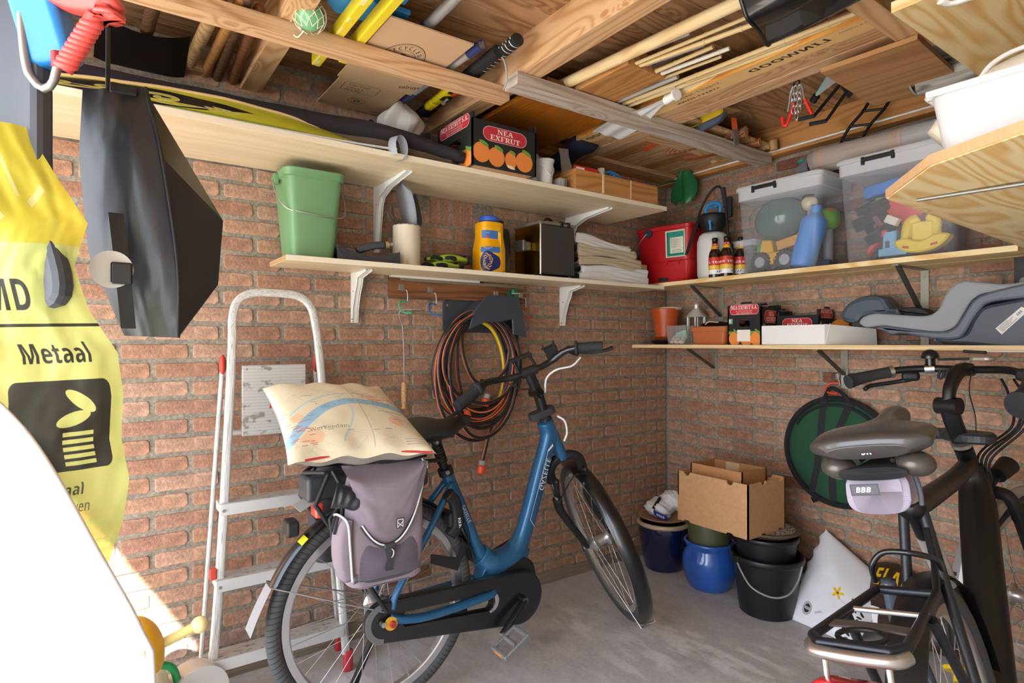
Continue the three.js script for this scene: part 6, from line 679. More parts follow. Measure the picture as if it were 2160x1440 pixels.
{ // green round bag on the wall
  const b = thing('round_bag', 'dark green round folding bag with black straps hanging from a red hook', 'bag', [0.967, 0.44, 0.04]), gm = weave(0x245038), bk = weave(0x232326), cx = 0.967, cy = 0.683;
  part(b, 'cover', sheet((u, v) => { const a = u * 2 * PI, r = 0.232 * v; return [cx + r * cos(a), cy + r * sin(a) * 1.0, 0.012 + 0.04 * (1 - 0.55 * v * v) + 0.004 * fbm(cos(a) * 0.5 + 0.5, r * 2, 6, 6, 3, 3) - 0.02 * smooth(0.9, 1, v)]; }, 72, 16), gm);
  part(b, 'edge_binding', new THREE.TorusGeometry(0.232, 0.0125, 10, 80).scale(1, 1, 1.1).translate(cx, cy, 0.026), bk); part(b, 'back', new THREE.CylinderGeometry(0.23, 0.23, 0.01, 48).rotateX(PI / 2).translate(cx, cy, 0.012), bk);
  const strap = (pts, w) => sheet((u, v) => { const t = u * (pts.length - 1), i = Math.min(pts.length - 2, Math.floor(t)), k = t - i, x = lerp(pts[i][0], pts[i + 1][0], k), y = lerp(pts[i][1], pts[i + 1][1], k), r = Math.hypot(x - cx, y - cy) / 0.232; return [x + (v - 0.5) * w, y, 0.0155 + 0.042 * (1 - 0.5 * Math.min(1, r * r))]; }, 24, 2);
  const sm = M(0x232326, { side: THREE.DoubleSide, roughness: 0.85 }); part(b, 'strap', strap([[0.912, 0.910], [0.907, 0.765], [0.892, 0.615], [0.857, 0.485]], 0.03), sm); part(b, 'strap', strap([[1.027, 0.910], [0.987, 0.795], [0.957, 0.665], [0.952, 0.465]], 0.03), sm);
  part(b, 'zip', tube(Array.from({ length: 12 }, (_, i) => { const a = 0.2 + i * 0.22; return [cx + 0.205 * cos(a), cy + 0.205 * sin(a), 0.038]; }), 0.007, 40, 6), bk);
  part(b, 'handle', [tube([[0.912, 0.905, 0.035], [0.932, 0.945, 0.045], [0.957, 0.963, 0.050], [0.997, 0.940, 0.045], [1.032, 0.900, 0.035]], 0.008, 30, 8)], bk); part(b, 'tag', at(box(0.03, 0.025, 0.004), 0.867, 0.457, 0.03, 0, 0, 0.6), bk);
  const h = thing('wall_hook', 'red dipped wire hook on the shelf bracket holding the round bag', 'hook', [0.952, 0.925, 0.030]); part(h, 'wire', tube([[0.957, 1.025, 0.012], [0.967, 0.995, 0.016], [0.973, 0.975, 0.018]], 0.0025, 12, 6), steel); part(h, 'red_tip', tube([[0.971, 0.983, 0.020], [0.937, 0.980, 0.030], [0.922, 0.960, 0.040], [0.937, 0.943, 0.050], [0.962, 0.940, 0.060], [0.987, 0.943, 0.065]], 0.0045, 24, 8), M(0xe04a34, { roughness: 0.4 })); part(h, 'coil', [0, 1, 2, 3].map((i) => tube([[0.932, 1.005 + i * 0.006, 0.01], [0.952, 1.002 + i * 0.006, 0.014], [0.967, 1.005 + i * 0.006, 0.01]], 0.0018, 8, 5)), steel).userData.kind = 'stuff';
}
// ---------- pots and boxes in the corner ----------
const glaze = (c, seed) => { const t = tex(256, 256, (u, v) => { const k = 0.9 + 0.25 * (fbm(u, v, 10, 4, seed, 4) - 0.5), s = vn(u * 120, v * 90, 120, 90, seed + 3) > 0.985 ? 0.1 : 0; const b = h3(c); return b.map((x) => x * k + s * 0.4); }); return MP(0xffffff, { map: t, roughness: 0.14, clearcoat: 0.7, clearcoatRoughness: 0.1 }); };
{ const p = thing('glazed_pot', 'dark navy glazed pot with a pale rim in the room corner', 'pot', [0.205, 0, 0.27]); part(p, 'body', lathe([[0, 0.001], [0.088, 0.001], [0.094, 0.006], [0.112, 0.08], [0.124, 0.17], [0.127, 0.225], [0.118, 0.226], [0.11, 0.16], [0.08, 0.02], [0, 0.015]], 48).translate(0.205, 0, 0.27), glaze(0x141d45, 5)); part(p, 'rim', lathe([[0.116, 0.225], [0.128, 0.222], [0.134, 0.23], [0.134, 0.24], [0.126, 0.246], [0.116, 0.243], [0.116, 0.225]], 48).translate(0.205, 0, 0.27), MP(0xc5b294, { roughness: 0.3, clearcoat: 0.4 }));
  single('saucer', lathe([[0, 0.002], [0.09, 0.002], [0.118, 0.018], [0.126, 0.019], [0.126, 0.023], [0.116, 0.023], [0.09, 0.009], [0, 0.008]], 48).translate(0.205, 0.2465, 0.27), MP(0xb48a6b, { roughness: 0.35, clearcoat: 0.3 }), 'brown earthenware saucer lying on the navy pot under the plastic bag', 'saucer'); }
{ const b = thing('plastic_bag', 'crumpled white plastic bag with blue lettering on the navy pot', 'bag', [0.2, 0.256, 0.26]); const R = rng(6); const blob = (x, y, z, rx, ry, rz, s) => { const g = new THREE.SphereGeometry(1, 48, 32), p = g.attributes.position; for (let i = 0; i < p.count; i++) { const a = p.getX(i), c = p.getY(i), d = p.getZ(i), u = 0.5 + 0.25 * a + 0.2 * c, v = 0.5 + 0.25 * d - 0.15 * c, k = 0.80 + 0.5 * abs(fbm(u, v, 6, 6, s, 4) - 0.5) * 2 + 0.2 * abs(fbm(u + 0.3, v, 14, 14, s + 4, 2) - 0.5); p.setXYZ(i, x + a * rx * k, Math.max(0.262, y + c * ry * k), z + d * rz * k); } g.computeVertexNormals(); return g; };
  part(b, 'sheet', [blob(0.19, 0.305, 0.27, 0.075, 0.055, 0.08, 3), blob(0.215, 0.335, 0.22, 0.07, 0.055, 0.06, 9)], MP(0xf0f0f2, { roughness: 0.3, clearcoat: 0.3 })); const tx = canvasTex(128, 48, (g, W, H) => { g.fillStyle = '#1e3f96'; g.fillRect(0, 0, W, H); g.fillStyle = '#fff'; g.font = 'italic bold 34px sans-serif'; g.fillText('wish', 30, 36); }); part(b, 'lettering', place(sheet((u, v) => [u * 0.075, v * 0.028, 0.012 * sin(u * PI)], 10, 3), [0.2, 0.285, 0.345], [0.82, -0.35, -0.45], [0.3, 0.9, 0.1], [0.45, 0, 0.88]), M(0xffffff, { map: tx, roughness: 0.35, side: THREE.DoubleSide })); part(b, 'handle', tube([[0.2, 0.36, 0.29], [0.206, 0.335, 0.325], [0.2, 0.31, 0.343]], 0.008, 12, 8), M(0x17181d)); }
{ const p = thing('glazed_pot', 'bright blue glazed pot standing under the cardboard box', 'pot', [0.495, 0, 0.285]); part(p, 'body', lathe([[0, 0.001], [0.085, 0.001], [0.095, 0.008], [0.115, 0.05], [0.125, 0.1], [0.122, 0.15], [0.108, 0.185], [0.107, 0.195], [0.116, 0.21], [0.118, 0.22], [0.112, 0.226], [0.1, 0.222], [0.098, 0.19], [0.112, 0.1], [0.08, 0.02], [0, 0.015]], 56).translate(0.495, 0, 0.285), glaze(0x2f66c4, 9));
  const o = single('olive_pot', lathe([[0, 0.001], [0.08, 0.001], [0.085, 0.006], [0.091, 0.1], [0.097, 0.16], [0.094, 0.258], [0.086, 0.264], [0.08, 0.26], [0.08, 0.02], [0, 0.015]], 48).translate(0.495, 0.1, 0.285), MP(0x55563a, { roughness: 0.4, clearcoat: 0.2 }), 'olive green pot standing inside the bright blue pot', 'pot'); o.position.y = 0.09; }
{ const m = M(0x17191d, { roughness: 0.42 }); const k = thing('black_bucket', 'black builders bucket with a wire handle, the outer one of the two', 'bucket', [0.8, 0, 0.3]); part(k, 'body', lathe([[0, 0.001], [0.105, 0.001], [0.112, 0.006], [0.138, 0.225], [0.148, 0.228], [0.15, 0.236], [0.15, 0.25], [0.146, 0.254], [0.138, 0.25], [0.13, 0.22], [0.106, 0.02], [0, 0.015]], 56).translate(0.8, 0, 0.3), m); part(k, 'handle', tube([[0.745, 0.24, 0.44], [0.775, 0.205, 0.455], [0.83, 0.15, 0.46], [0.9, 0.125, 0.43], [0.94, 0.135, 0.375], [0.95, 0.18, 0.32], [0.952, 0.235, 0.29]], 0.004, 50, 8), M(0x8e9092, { roughness: 0.4 })); part(k, 'lug', [bx(0.728, 0.762, 0.222, 0.252, 0.43, 0.45, 0.004)], m);
  single('black_bucket', lathe([[0, 0.09], [0.1, 0.091], [0.106, 0.096], [0.124, 0.31], [0.132, 0.314], [0.133, 0.33], [0.126, 0.334], [0.12, 0.31], [0.1, 0.11], [0, 0.105]], 48).translate(0.79, 0, 0.29), m, 'smaller black bucket nested inside the wire handled one', 'bucket').position.y = 0.09; 
  const mo = tex(256, 256, (u, v) => { const a = vn(u * 26, v * 70, 26, 70, 4), b = vn(u * 60, v * 40, 60, 40, 7); const k = a * b > 0.34 || a < 0.22 ? 0.28 : 0.8; return [k, k * 0.94, k * 0.9]; }); const s = thing('mosaic_saucer', 'stone coloured saucer with black and white streaks on the black buckets', 'saucer', [0.79, 0.336, 0.3]); part(s, 'rim', lathe([[0, 0.0], [0.11, 0.001], [0.145, 0.02], [0.152, 0.026], [0.146, 0.031], [0.125, 0.028], [0.118, 0.024]], 56).translate(0.79, 0.336, 0.3), M(0xa2967c, { roughness: 0.6, map: sandTex })); part(s, 'inlay', new THREE.CircleGeometry(0.122, 48).rotateX(-PI / 2).translate(0.79, 0.336 + 0.0255, 0.3), M(0xffffff, { map: mo, roughness: 0.6, bumpMap: mo, bumpScale: 0.002 })); }
{ // cardboard boxes, one inside the other
  const wallBox = (name, label, x0, x1, z0, z1, y0, y1, notch, m, th = 0.006) => { const b = thing(name, label, 'box', [(x0 + x1) / 2, y0, (z0 + z1) / 2]); const H = y1 - y0, hole = (L, ks, top) => { const s = new THREE.Shape(); s.moveTo(0, 0); for (const k of ks) { if (notch) { s.lineTo(L * k - 0.018, 0); s.lineTo(L * k - 0.012, 0.008); s.lineTo(L * k + 0.012, 0.008); s.lineTo(L * k + 0.018, 0); } } s.lineTo(L, 0); s.lineTo(L, H); if (notch) for (const k of [...ks].reverse()) { s.lineTo(L * k + 0.016, H); s.absarc(L * k, H, 0.016, 0, PI, true); } s.lineTo(0, H); s.closePath(); return s; };
    const W = (s, o, X, Z) => muv(place(ext(s, th), o, X, [0, 1, 0], Z), 'y'); const lx = x1 - x0, lz = z1 - z0;
    part(b, 'front_panel', W(hole(lx, [0.14, 0.76]), [x0, y0, z1 - th], [1, 0, 0], [0, 0, 1]), m); part(b, 'back_panel', W(hole(lx, [0.2, 0.8]), [x1, y0, z0 + th], [-1, 0, 0], [0, 0, -1]), m); part(b, 'end_panel', W(hole(lz, [0.4, 0.87]), [x1 - th, y0, z1], [0, 0, -1], [1, 0, 0]), m); part(b, 'end_panel', W(hole(lz, [0.2, 0.7]), [x0 + th, y0, z0], [0, 0, 1], [-1, 0, 0]), m); part(b, 'bottom', bx(x0 + 0.004, x1 - 0.004, y0 + 0.009, y0 + 0.014, z0 + 0.004, z1 - 0.004, 0), m); return b; };
  wallBox('cardboard_box', 'brown cardboard box with round notches standing on the pots', 0.505, 0.858, 0.255, 0.525, 0.363, 0.585, true, CARD); const i = wallBox('cardboard_box', 'slimmer cardboard box standing inside the notched one', 0.525, 0.79, 0.285, 0.46, 0.378, 0.615, false, CARD2); i.userData.group = 'nested cardboard boxes'; part(i, 'tape', bx(0.592, 0.66, 0.378, 0.61, 0.2905, 0.2915, 0), M(0xd8b990, { roughness: 0.3 }));
}
{ // white soil bag
  const pr = canvasTex(512, 512, (g, W, H) => { g.fillStyle = '#e6e7ea'; g.fillRect(0, 0, W, H); g.fillStyle = '#e8bd1e'; g.save(); g.translate(300, 265); for (let i = 0; i < 5; i++) { g.rotate(2 * PI / 5); g.beginPath(); g.ellipse(0, -22, 9, 18, 0, 0, 7); g.fill(); } g.fillStyle = '#5a4020'; g.beginPath(); g.arc(0, 0, 8, 0, 7); g.fill(); g.restore(); g.strokeStyle = '#333'; g.lineWidth = 2; g.beginPath(); g.arc(150, 430, 34, 0, 7); g.stroke(); g.beginPath(); g.arc(150, 430, 29, 0, 7); g.stroke(); g.fillStyle = '#3a302c'; g.beginPath(); g.arc(150, 430, 24, 0, 7); g.fill(); g.fillStyle = '#eee'; g.font = 'bold 20px serif'; g.fillText('RHS', 130, 437); g.fillStyle = '#4c5b62'; g.font = 'italic 18px serif'; g.save(); g.translate(214, 440); g.rotate(-0.5); g.fillText('Stellar', 0, 0); g.restore(); g.strokeStyle = '#9aa'; g.beginPath(); g.moveTo(312, 280); g.quadraticCurveTo(340, 310, 370, 300); g.stroke(); g.fillStyle = '#1c1b1a'; for (let i = 0; i < 14; i++) { g.beginPath(); g.ellipse(400 + (i * 29) % 110, 250 + (i * 53) % 240, 16, 7, i, 0, 7); g.fill(); } });
  const s = thing('soil_bag', 'white plastic soil bag with a yellow flower leaning on the brick wall', 'bag', [1.05, 0, 0.18]); const q = [[0.872, 0.0, 0.285], [1.17, 0.0, 0.31], [0.915, 0.335, 0.035], [1.19, 0.17, 0.045]];
  part(s, 'sack', [0, 1].map((k) => sheet((u, v) => { if (k) u = 1 - u; const a = [0, 1, 2].map((i) => lerp(lerp(q[0][i], q[1][i], u), lerp(q[2][i], q[3][i], u), v)); const e = Math.pow(sin(PI * clamp(u, 0.0, 1)) * sin(PI * clamp(v, 0, 1)), 0.55) * 0.06 + 0.004, w = 0.022 * (fbm(u, v, 5, 4, 12, 4) - 0.5) * sin(PI * v) + 0.006 * sin(u * 9 + v * 14) * e * 10, o = k ? -0.35 : 1; return [a[0] + (k ? -1 : 1) * 0.01 * e + 0.006 * sin(v * 40) * (u < 0.03 ? 1 : 0), Math.max(0.002, a[1] + o * e * 0.55), Math.max(0.006, a[2] + o * e * 0.75 + w)]; }, 50, 50)), (() => { const t = pr; return MP(0xffffff, { map: t, roughness: 0.35, clearcoat: 0.15, side: THREE.DoubleSide }); })());
  const d = canvasTex(256, 128, (g, W, H) => { g.fillStyle = '#33231a'; g.fillRect(0, 0, W, H); g.fillStyle = 'rgba(120,90,70,.5)'; const R = rng(2); for (let i = 0; i < 400; i++) g.fillRect(R() * W, R() * H, 3, 2); g.fillStyle = '#e0b81e'; g.font = 'bold 44px sans-serif'; g.fillText('ELAND', 20, 44); g.fillStyle = '#e9e9e6'; g.fillRect(0, 84, 60, 44); });
  single('soil_bag', [0, 1].map((k) => sheet((u, v) => { if (k) u = 1 - u; const e = Math.pow(sin(PI * u) * sin(PI * v), 0.5) * 0.07; return [1.12 + 0.34 * u, 0.03 + 0.22 * v + 0.02 * sin(u * 7) * v + (k ? -1 : 1) * e * 0.3, Math.max(0.01, 0.18 - 0.14 * v + (k ? -0.3 : 1) * e + 0.012 * (fbm(u, v, 5, 5, 8, 3) - 0.5))]; }, 30, 30)), M(0xffffff, { map: d, roughness: 0.4, side: THREE.DoubleSide }), 'dark brown soil bag with yellow letters behind the bicycle carrier', 'bag');
}
{ // step ladder
  const l = thing('step_ladder', 'paint spattered aluminium step ladder folded flat against the bricks', 'ladder', [0.14, 0, 2.17]);
  const spat = canvasTex(128, 512, (g, W, H) => { g.fillStyle = '#dcdddc'; g.fillRect(0, 0, W, H); const R = rng(14); for (let i = 0; i < 160; i++) { g.fillStyle = ['#f4f3ee', '#efece2', '#8f8d88', '#b9b6ae'][i % 4]; g.beginPath(); g.ellipse(R() * W, R() * H, 2 + R() * 7, 2 + R() * 12, R(), 0, 7); g.fill(); } }); spat.repeat.set(4, 3); const fm = M(0xffffff, { map: spat, metalness: 0.35, roughness: 0.42 });
  part(l, 'front_frame', loft([[0.205, 0.06, 2.382], [0.165, 0.5, 2.345], [0.115, 1.1, 2.308], [0.105, 1.24, 2.303], [0.101, 1.30, 2.285], [0.1, 1.328, 2.24], [0.1, 1.332, 2.165], [0.1, 1.325, 2.09], [0.101, 1.29, 2.046], [0.105, 1.22, 2.028], [0.115, 1.08, 2.014], [0.165, 0.5, 1.976], [0.205, 0.06, 1.95]], () => [0.014, 0.0105, 3.2], 160, 16, [1, 0.05, 0]), fm);
  for (const [z, zt] of [[2.392, 2.325], [1.925, 2.012]]) { part(l, 'rear_leg', loft([[0.05, 0.05, z], [0.045, 1.07, zt]], () => [0.0075, 0.009, 3], 6, 10, [1, 0, 0]), fm); part(l, 'foot', loft([[0.05, 0.0, z + 0.002], [0.05, 0.055, z]], () => [0.012, 0.013, 3], 4, 12, [1, 0, 0]), M(0xb8333c, { roughness: 0.5 })); part(l, 'red_joint', new THREE.SphereGeometry(1, 16, 12).scale(0.012, 0.034, 0.012).translate(0.052, 1.085, zt), M(0xb8402f, { roughness: 0.5 })); }
  for (const z of [2.387, 1.945]) part(l, 'foot', loft([[0.209, 0.0, z], [0.204, 0.07, z - 0.002]], () => [0.017, 0.0135, 3], 4, 12, [1, 0, 0]), M(0xc03540, { roughness: 0.5 }));
  for (const [y, x, z0, z1] of [[0.64, 0.153, 1.995, 2.352], [0.405, 0.175, 1.978, 2.366], [0.165, 0.197, 1.962, 2.380]]) { const st = part(l, 'step', [bx(x - 0.055, x + 0.022, y - 0.028, y, z0, z1, 0.002), bx(x + 0.018, x + 0.024, y - 0.036, y + 0.001, z0, z1, 0.002)], ALU); const tread = part(st, 'tread', muv(bx(x - 0.054, x + 0.02, y, y + 0.002, z0 + 0.004, z1 - 0.004, 0.0008), 'z'), ALU_STEP); { const uv = tread.geometry.attributes.uv; for (let i = 0; i < uv.count; i++) uv.setXY(i, uv.getX(i) * 4, uv.getY(i) * 9); } part(st, 'rivet', at(new THREE.CylinderGeometry(0.005, 0.005, 0.004, 12), x + 0.025, y - 0.02, z1 - 0.012, 0, 0, PI / 2), dullsteel); }
  const pl = part(l, 'platform', muv(bx(0.108, 0.126, 0.846, 1.084, 2.068, 2.277, 0.003), 'z'), ALU_STEP); { const uv = pl.geometry.attributes.uv; for (let i = 0; i < uv.count; i++) uv.setXY(i, uv.getX(i) * 3, uv.getY(i) * 4); } part(pl, 'red_sticker', bx(0.1262, 0.1268, 0.935, 0.975, 2.13, 2.19, 0.0002), M(0xb5303a, { roughness: 0.5 })); part(l, 'platform_bar', rod([0.09, 0.856, 2.32], [0.09, 0.856, 2.02], 0.009), ALU);
  part(l, 'cross_bar', rod([0.055, 0.115, 2.39], [0.055, 0.115, 1.93], 0.0095), M(0xb8b8b2, { roughness: 0.5, metalness: 0.4 })); for (const z of [2.372, 1.96]) part(l, 'red_clip', at(box(0.02, 0.035, 0.02, 0.004), 0.178, 0.425, z), M(0xcc4436));
}
// ---------- bicycles ----------
const silverRim = M(0xc9cacb, { metalness: 0.85, roughness: 0.28 }), frameBlack = M(0x1c1b1c, { roughness: 0.38, metalness: 0.25 });
const tyreTex = canvasTex(512, 64, (g, W, H) => { g.fillStyle = '#46484a'; g.fillRect(0, 0, W, H); g.strokeStyle = '#232527'; g.lineWidth = 4; for (let i = 0; i < 16; i++) { for (const y of [4, 42]) { g.beginPath(); g.moveTo(i * 32, y); g.lineTo(i * 32 + 18, y + 18); g.stroke(); } } g.fillStyle = '#3a3c3e'; g.fillRect(0, 26, W, 6); }); tyreTex.repeat.set(8, 1);
// plane: X, Y span the wheel, Z is the axle
function wheel(par, c, X, Y, Z, R, tyreR = 0.022, tm, nsp = 32) {
  const P = (g) => place(g, c, X, Y, Z), w = part(par, 'tyre', P(new THREE.TorusGeometry(R - tyreR, tyreR, 16, 110)), tm || M(0xffffff, { map: tyreTex, roughness: 0.75 }));
  part(w, 'rim', P(smoothN(lathe([[R - 0.066, -0.010], [R - 0.062, -0.0125], [R - 0.044, -0.0135], [R - 0.042, -0.0135], [R - 0.042, 0.0135], [R - 0.044, 0.0135], [R - 0.062, 0.0125], [R - 0.066, 0.010], [R - 0.066, -0.010]], 96).rotateX(PI / 2), 0.5)), silverRim);
  part(par, 'hub', P(lathe([[0, -0.055], [0.012, -0.054], [0.034, -0.034], [0.036, -0.03], [0.022, -0.022], [0.022, 0.022], [0.036, 0.03], [0.034, 0.034], [0.012, 0.054], [0, 0.055]], 28).rotateX(PI / 2)), silverRim);
  const sg = []; for (let i = 0; i < nsp; i++) { const a = i / nsp * 2 * PI, s = i % 2 ? 1 : -1, b = a + (i % 4 < 2 ? 0.95 : -0.95); sg.push(part(w, 'spoke', P(rod([0.033 * cos(b), 0.033 * sin(b), 0.031 * s], [(R - 0.064) * cos(a), (R - 0.064) * sin(a), 0.004 * s], 0.0011, 0.0011, 5)), steel)); }
  return w;
}
function fender(par, c, X, Y, Z, R, a0, a1, m, w = 0.03) { const g = sheet((u, v) => { const a = lerp(a0, a1, u), q = (v - 0.5) * 2, r = R - 0.012 * q * q; return [r * cos(a), r * sin(a), w * q]; }, 70, 10), g2 = sheet((u, v) => { const a = lerp(a1, a0, u), q = (v - 0.5) * 2, r = R - 0.003 - 0.012 * q * q; return [r * cos(a), r * sin(a), w * q]; }, 70, 10); return part(par, 'fender', place(merge([g, g2]), c, X, Y, Z), m); }
const decal = (txt, W, H, font, col = '#dfe8ee', extra) => MP(0xffffff, { map: canvasTex(W, H, (g) => { g.clearRect(0, 0, W, H); g.fillStyle = g.strokeStyle = col; g.font = font; g.textBaseline = 'middle'; g.fillText(txt, 10, H * 0.45); if (extra) extra(g); }), transparent: true, roughness: 0.4, side: THREE.DoubleSide });
{ // the blue e-bike along the left wall
  const B = 0.5, p = (z, y, dx = 0) => [B + dx, y, z]; const bk = thing('bicycle', 'blue step through electric bicycle with chain case standing along the brick wall', 'bicycle', [B, 0, 1.45]);
  const bl = MP(0x2a6591, { roughness: 0.36, metalness: 0.35, clearcoat: 0.3 });
  const fr = part(bk, 'frame', [loft([p(1.285, 0.86), p(1.27, 0.80), p(1.315, 0.67), p(1.365, 0.52), p(1.405, 0.43), p(1.455, 0.385), p(1.53, 0.378), p(1.575, 0.42)], (t) => [0.031 + 0.012 * smooth(0.5, 0.8, t) - 0.006 * smooth(0.85, 1, t), 0.029 + 0.016 * smooth(0.45, 0.75, t) - 0.018 * smooth(0.85, 1, t), 2.4], 80, 24, [1, 0, 0]), loft([p(1.55, 0.375), p(1.60, 0.47), p(1.655, 0.60), p(1.712, 0.725)], (t) => [0.03 - 0.009 * smooth(0, 0.4, t), 0.024 - 0.004 * t], 40, 20, [1, 0, 0]), rod(p(1.20, 0.715), p(1.285, 0.875), 0.024, 0.023, 24), loft([p(1.40, 0.42), p(1.44, 0.355), p(1.52, 0.35), p(1.575, 0.375)], () => [0.042, 0.03, 2.6], 30, 20, [1, 0, 0])], bl);
  for (const s of [1, -1]) { part(fr, 'seat_stay', loft([p(1.70, 0.69, 0.02 * s), p(1.79, 0.57, 0.05 * s), p(1.915, 0.40, 0.068 * s), p(1.935, 0.345, 0.07 * s)], () => [0.0105, 0.0125], 30, 12, [1, 0, 0]), bl); part(fr, 'chain_stay', loft([p(1.945, 0.325, 0.075 * s), p(1.90, 0.31, 0.082 * s), p(1.80, 0.298, 0.082 * s), p(1.60, 0.305, 0.078 * s), p(1.56, 0.31, 0.06 * s)], () => [0.0125, 0.0165, 2.4], 30, 12, [1, 0, 0]), bl); }
  part(fr, 'lettering', (() => { const a = V(B + 0.0345, 0.785, 1.275), b = V(B + 0.0345, 0.47, 1.383), d = b.clone().sub(a), q = V(0, d.z, -d.y).normalize(); return sheet((u, v) => { const P = b.clone().lerp(a, u).add(q.clone().multiplyScalar((v - 0.5) * -0.05)); return [P.x - 0.004 * Math.pow((v - 0.5) * 2, 2), P.y, P.z]; }, 12, 6); })(), decal('', 1024, 160, 'bold 100px sans-serif', '#dfe8ee', (g) => { g.font = '96px sans-serif'; g.fillText('GAZELLE', 470, 74, 440); g.lineWidth = 5; g.beginPath(); g.moveTo(60, 20); g.lineTo(130, 116); g.lineTo(900, 116); g.stroke(); g.beginPath(); g.moveTo(900, 120); g.lineTo(990, 60); g.lineTo(1010, 80); g.lineTo(930, 122); g.fill(); }));
  part(fr, 'small_lettering', (() => { const a = V(B + 0.0225, 0.61, 1.66), b = V(B + 0.0225, 0.49, 1.607); return sheet((u, v) => { const P = a.clone().lerp(b, u); return [P.x, P.y + 0.008 * (v - 0.5), P.z - 0.018 * (v - 0.5)]; }, 6, 2); })(), decal('GAZELLE', 512, 80, '70px sans-serif'));
  const c1 = [B, 0.335, 1.953], Xr = [0, 0, 1], Yr = [0, 1, 0], Zr = [-1, 0, 0]; wheel(bk, c1, Xr, Yr, Zr, 0.335);
  const fd = fender(bk, c1, Xr, Yr, Zr, 0.352, 0.40, 2.95, blackGloss); part(fd, 'mudflap', place(sheet((u, v) => { const a = 0.40 - 0.26 * u; return [0.353 * cos(a) + 0.03 * u, 0.353 * sin(a) - 0.03 * u, (v - 0.5) * 0.06 * (1 + 0.15 * u)]; }, 10, 4), c1, Xr, Yr, Zr), M(0x8b8e92, { roughness: 0.6, side: THREE.DoubleSide })); part(fd, 'yellow_sticker', place(sheet((u, v) => { const a = 0.79 + 0.07 * u, q = 0.3 + 0.7 * v; return [(0.3545 - 0.012 * q * q) * cos(a), (0.3545 - 0.012 * q * q) * sin(a), -0.03 * q]; }, 4, 4), c1, Xr, Yr, Zr), M(0xe2d21e, { side: THREE.DoubleSide }));
  for (const s of [1, -1]) part(fd, 'stay', rod([B + 0.03 * s, 0.478, 2.28], [B + 0.08 * s, 0.345, 1.96], 0.0022), steel);
  // chain case: a long stadium with a slot
  { const th = 0.032, o = B + 0.045; const sh = new THREE.Shape(); const A = [1.452, 0.262, 0.093], C = [1.962, 0.312, 0.062]; for (let i = 0; i <= 20; i++) { const a = PI / 2 - 0.1 - i / 20 * PI; sh[i ? 'lineTo' : 'moveTo'](-(A[0]) + A[2] * cos(a), A[1] + A[2] * sin(a)); } for (let i = 0; i <= 20; i++) { const a = -PI / 2 - 0.1 - i / 20 * PI; sh.lineTo(-(C[0]) + C[2] * cos(a), C[1] + C[2] * sin(a)); } const hole = [[-1.90, 0.335], [-1.58, 0.318], [-1.565, 0.30], [-1.565, 0.262], [-1.58, 0.245], [-1.90, 0.277], [-1.915, 0.30]]; const g = ext(sh, th, 0.006, [hole], 2); part(bk, 'chain_case', place(g, [o, 0, 0], [0, 0, -1], [0, 1, 0], [1, 0, 0]), MP(0x15161a, { roughness: 0.3, clearcoat: 0.3 })); part(bk, 'case_end_ring', place(ext([...Array(25)].map((_, i) => { const a = PI / 2 + 0.1 + i / 24 * (PI - 0.2); return [0.0625 * cos(a), 0.0625 * sin(a)]; }).concat([...Array(25)].map((_, i) => { const a = PI * 1.5 - 0.1 - i / 24 * (PI - 0.2); return [0.045 * cos(a), 0.045 * sin(a)]; })), 0.003), [o + th, 0.312, 1.962], [0, 0, -1], [0, 1, 0], [1, 0, 0]), M(0x8b8d90, { metalness: 0.8, roughness: 0.3 })); part(bk, 'slot_ring', place(ext([...Array(13)].map((_, i) => { const a = -PI / 2 + i / 12 * PI; return [0.036 * cos(a), 0.036 * sin(a)]; }).concat([...Array(13)].map((_, i) => { const a = PI / 2 - i / 12 * PI; return [0.025 * cos(a) - 0.004, 0.028 * sin(a)]; })), 0.003), [o + th, 0.281, 1.585], [0, 0, -1], [0, 1, 0], [1, 0, 0]), chrome); }
  part(bk, 'motor', place(ext(curveShape([[-1.36, 0.30], [-1.372, 0.36], [-1.42, 0.385], [-1.50, 0.37], [-1.54, 0.33], [-1.52, 0.24], [-1.45, 0.21], [-1.38, 0.23]], 48), 0.1, 0.012, [], 2), [B - 0.055, 0, 0], [0, 0, -1], [0, 1, 0], [1, 0, 0]), black);
  const cr = part(bk, 'crank', [loft([[B + 0.095, 0.262, 1.452], [B + 0.105, 0.225, 1.50], [B + 0.108, 0.175, 1.555]], () => [0.008, 0.013, 3], 14, 10, [1, 0, 0]), rod([B + 0.07, 0.262, 1.452], [B + 0.102, 0.262, 1.452], 0.012)], frameBlack); part(cr, 'bolt', rod([B + 0.102, 0.262, 1.452], [B + 0.106, 0.262, 1.452], 0.011, 0.01, 8), M(0x4b5a6a, { metalness: 0.5 }));
  { const pd = part(bk, 'pedal', [rod([B + 0.105, 0.175, 1.555], [B + 0.19, 0.172, 1.557], 0.008), at(box(0.012, 0.018, 0.095, 0.004), B + 0.125, 0.172, 1.558, 0.5), at(box(0.012, 0.018, 0.095, 0.004), B + 0.2, 0.172, 1.558, 0.5), ...[0.05, -0.05].map((q) => at(box(0.085, 0.02, 0.014, 0.004), B + 0.163, 0.172 - q * 0.45, 1.558 + q * 0.85, 0.5))], M(0x8e8f8f, { roughness: 0.45, metalness: 0.5 })); part(pd, 'reflector', at(box(0.04, 0.012, 0.004, 0.001), B + 0.163, 0.148, 1.607, 0.5), M(0xd98a3a)); }
  part(bk, 'far_crank', [loft([[B - 0.095, 0.262, 1.452], [B - 0.1, 0.3, 1.41], [B - 0.105, 0.345, 1.355]], () => [0.008, 0.013, 3], 12, 10, [1, 0, 0]), at(box(0.09, 0.02, 0.095, 0.006), B - 0.155, 0.347, 1.353, 0.3)], frameBlack);
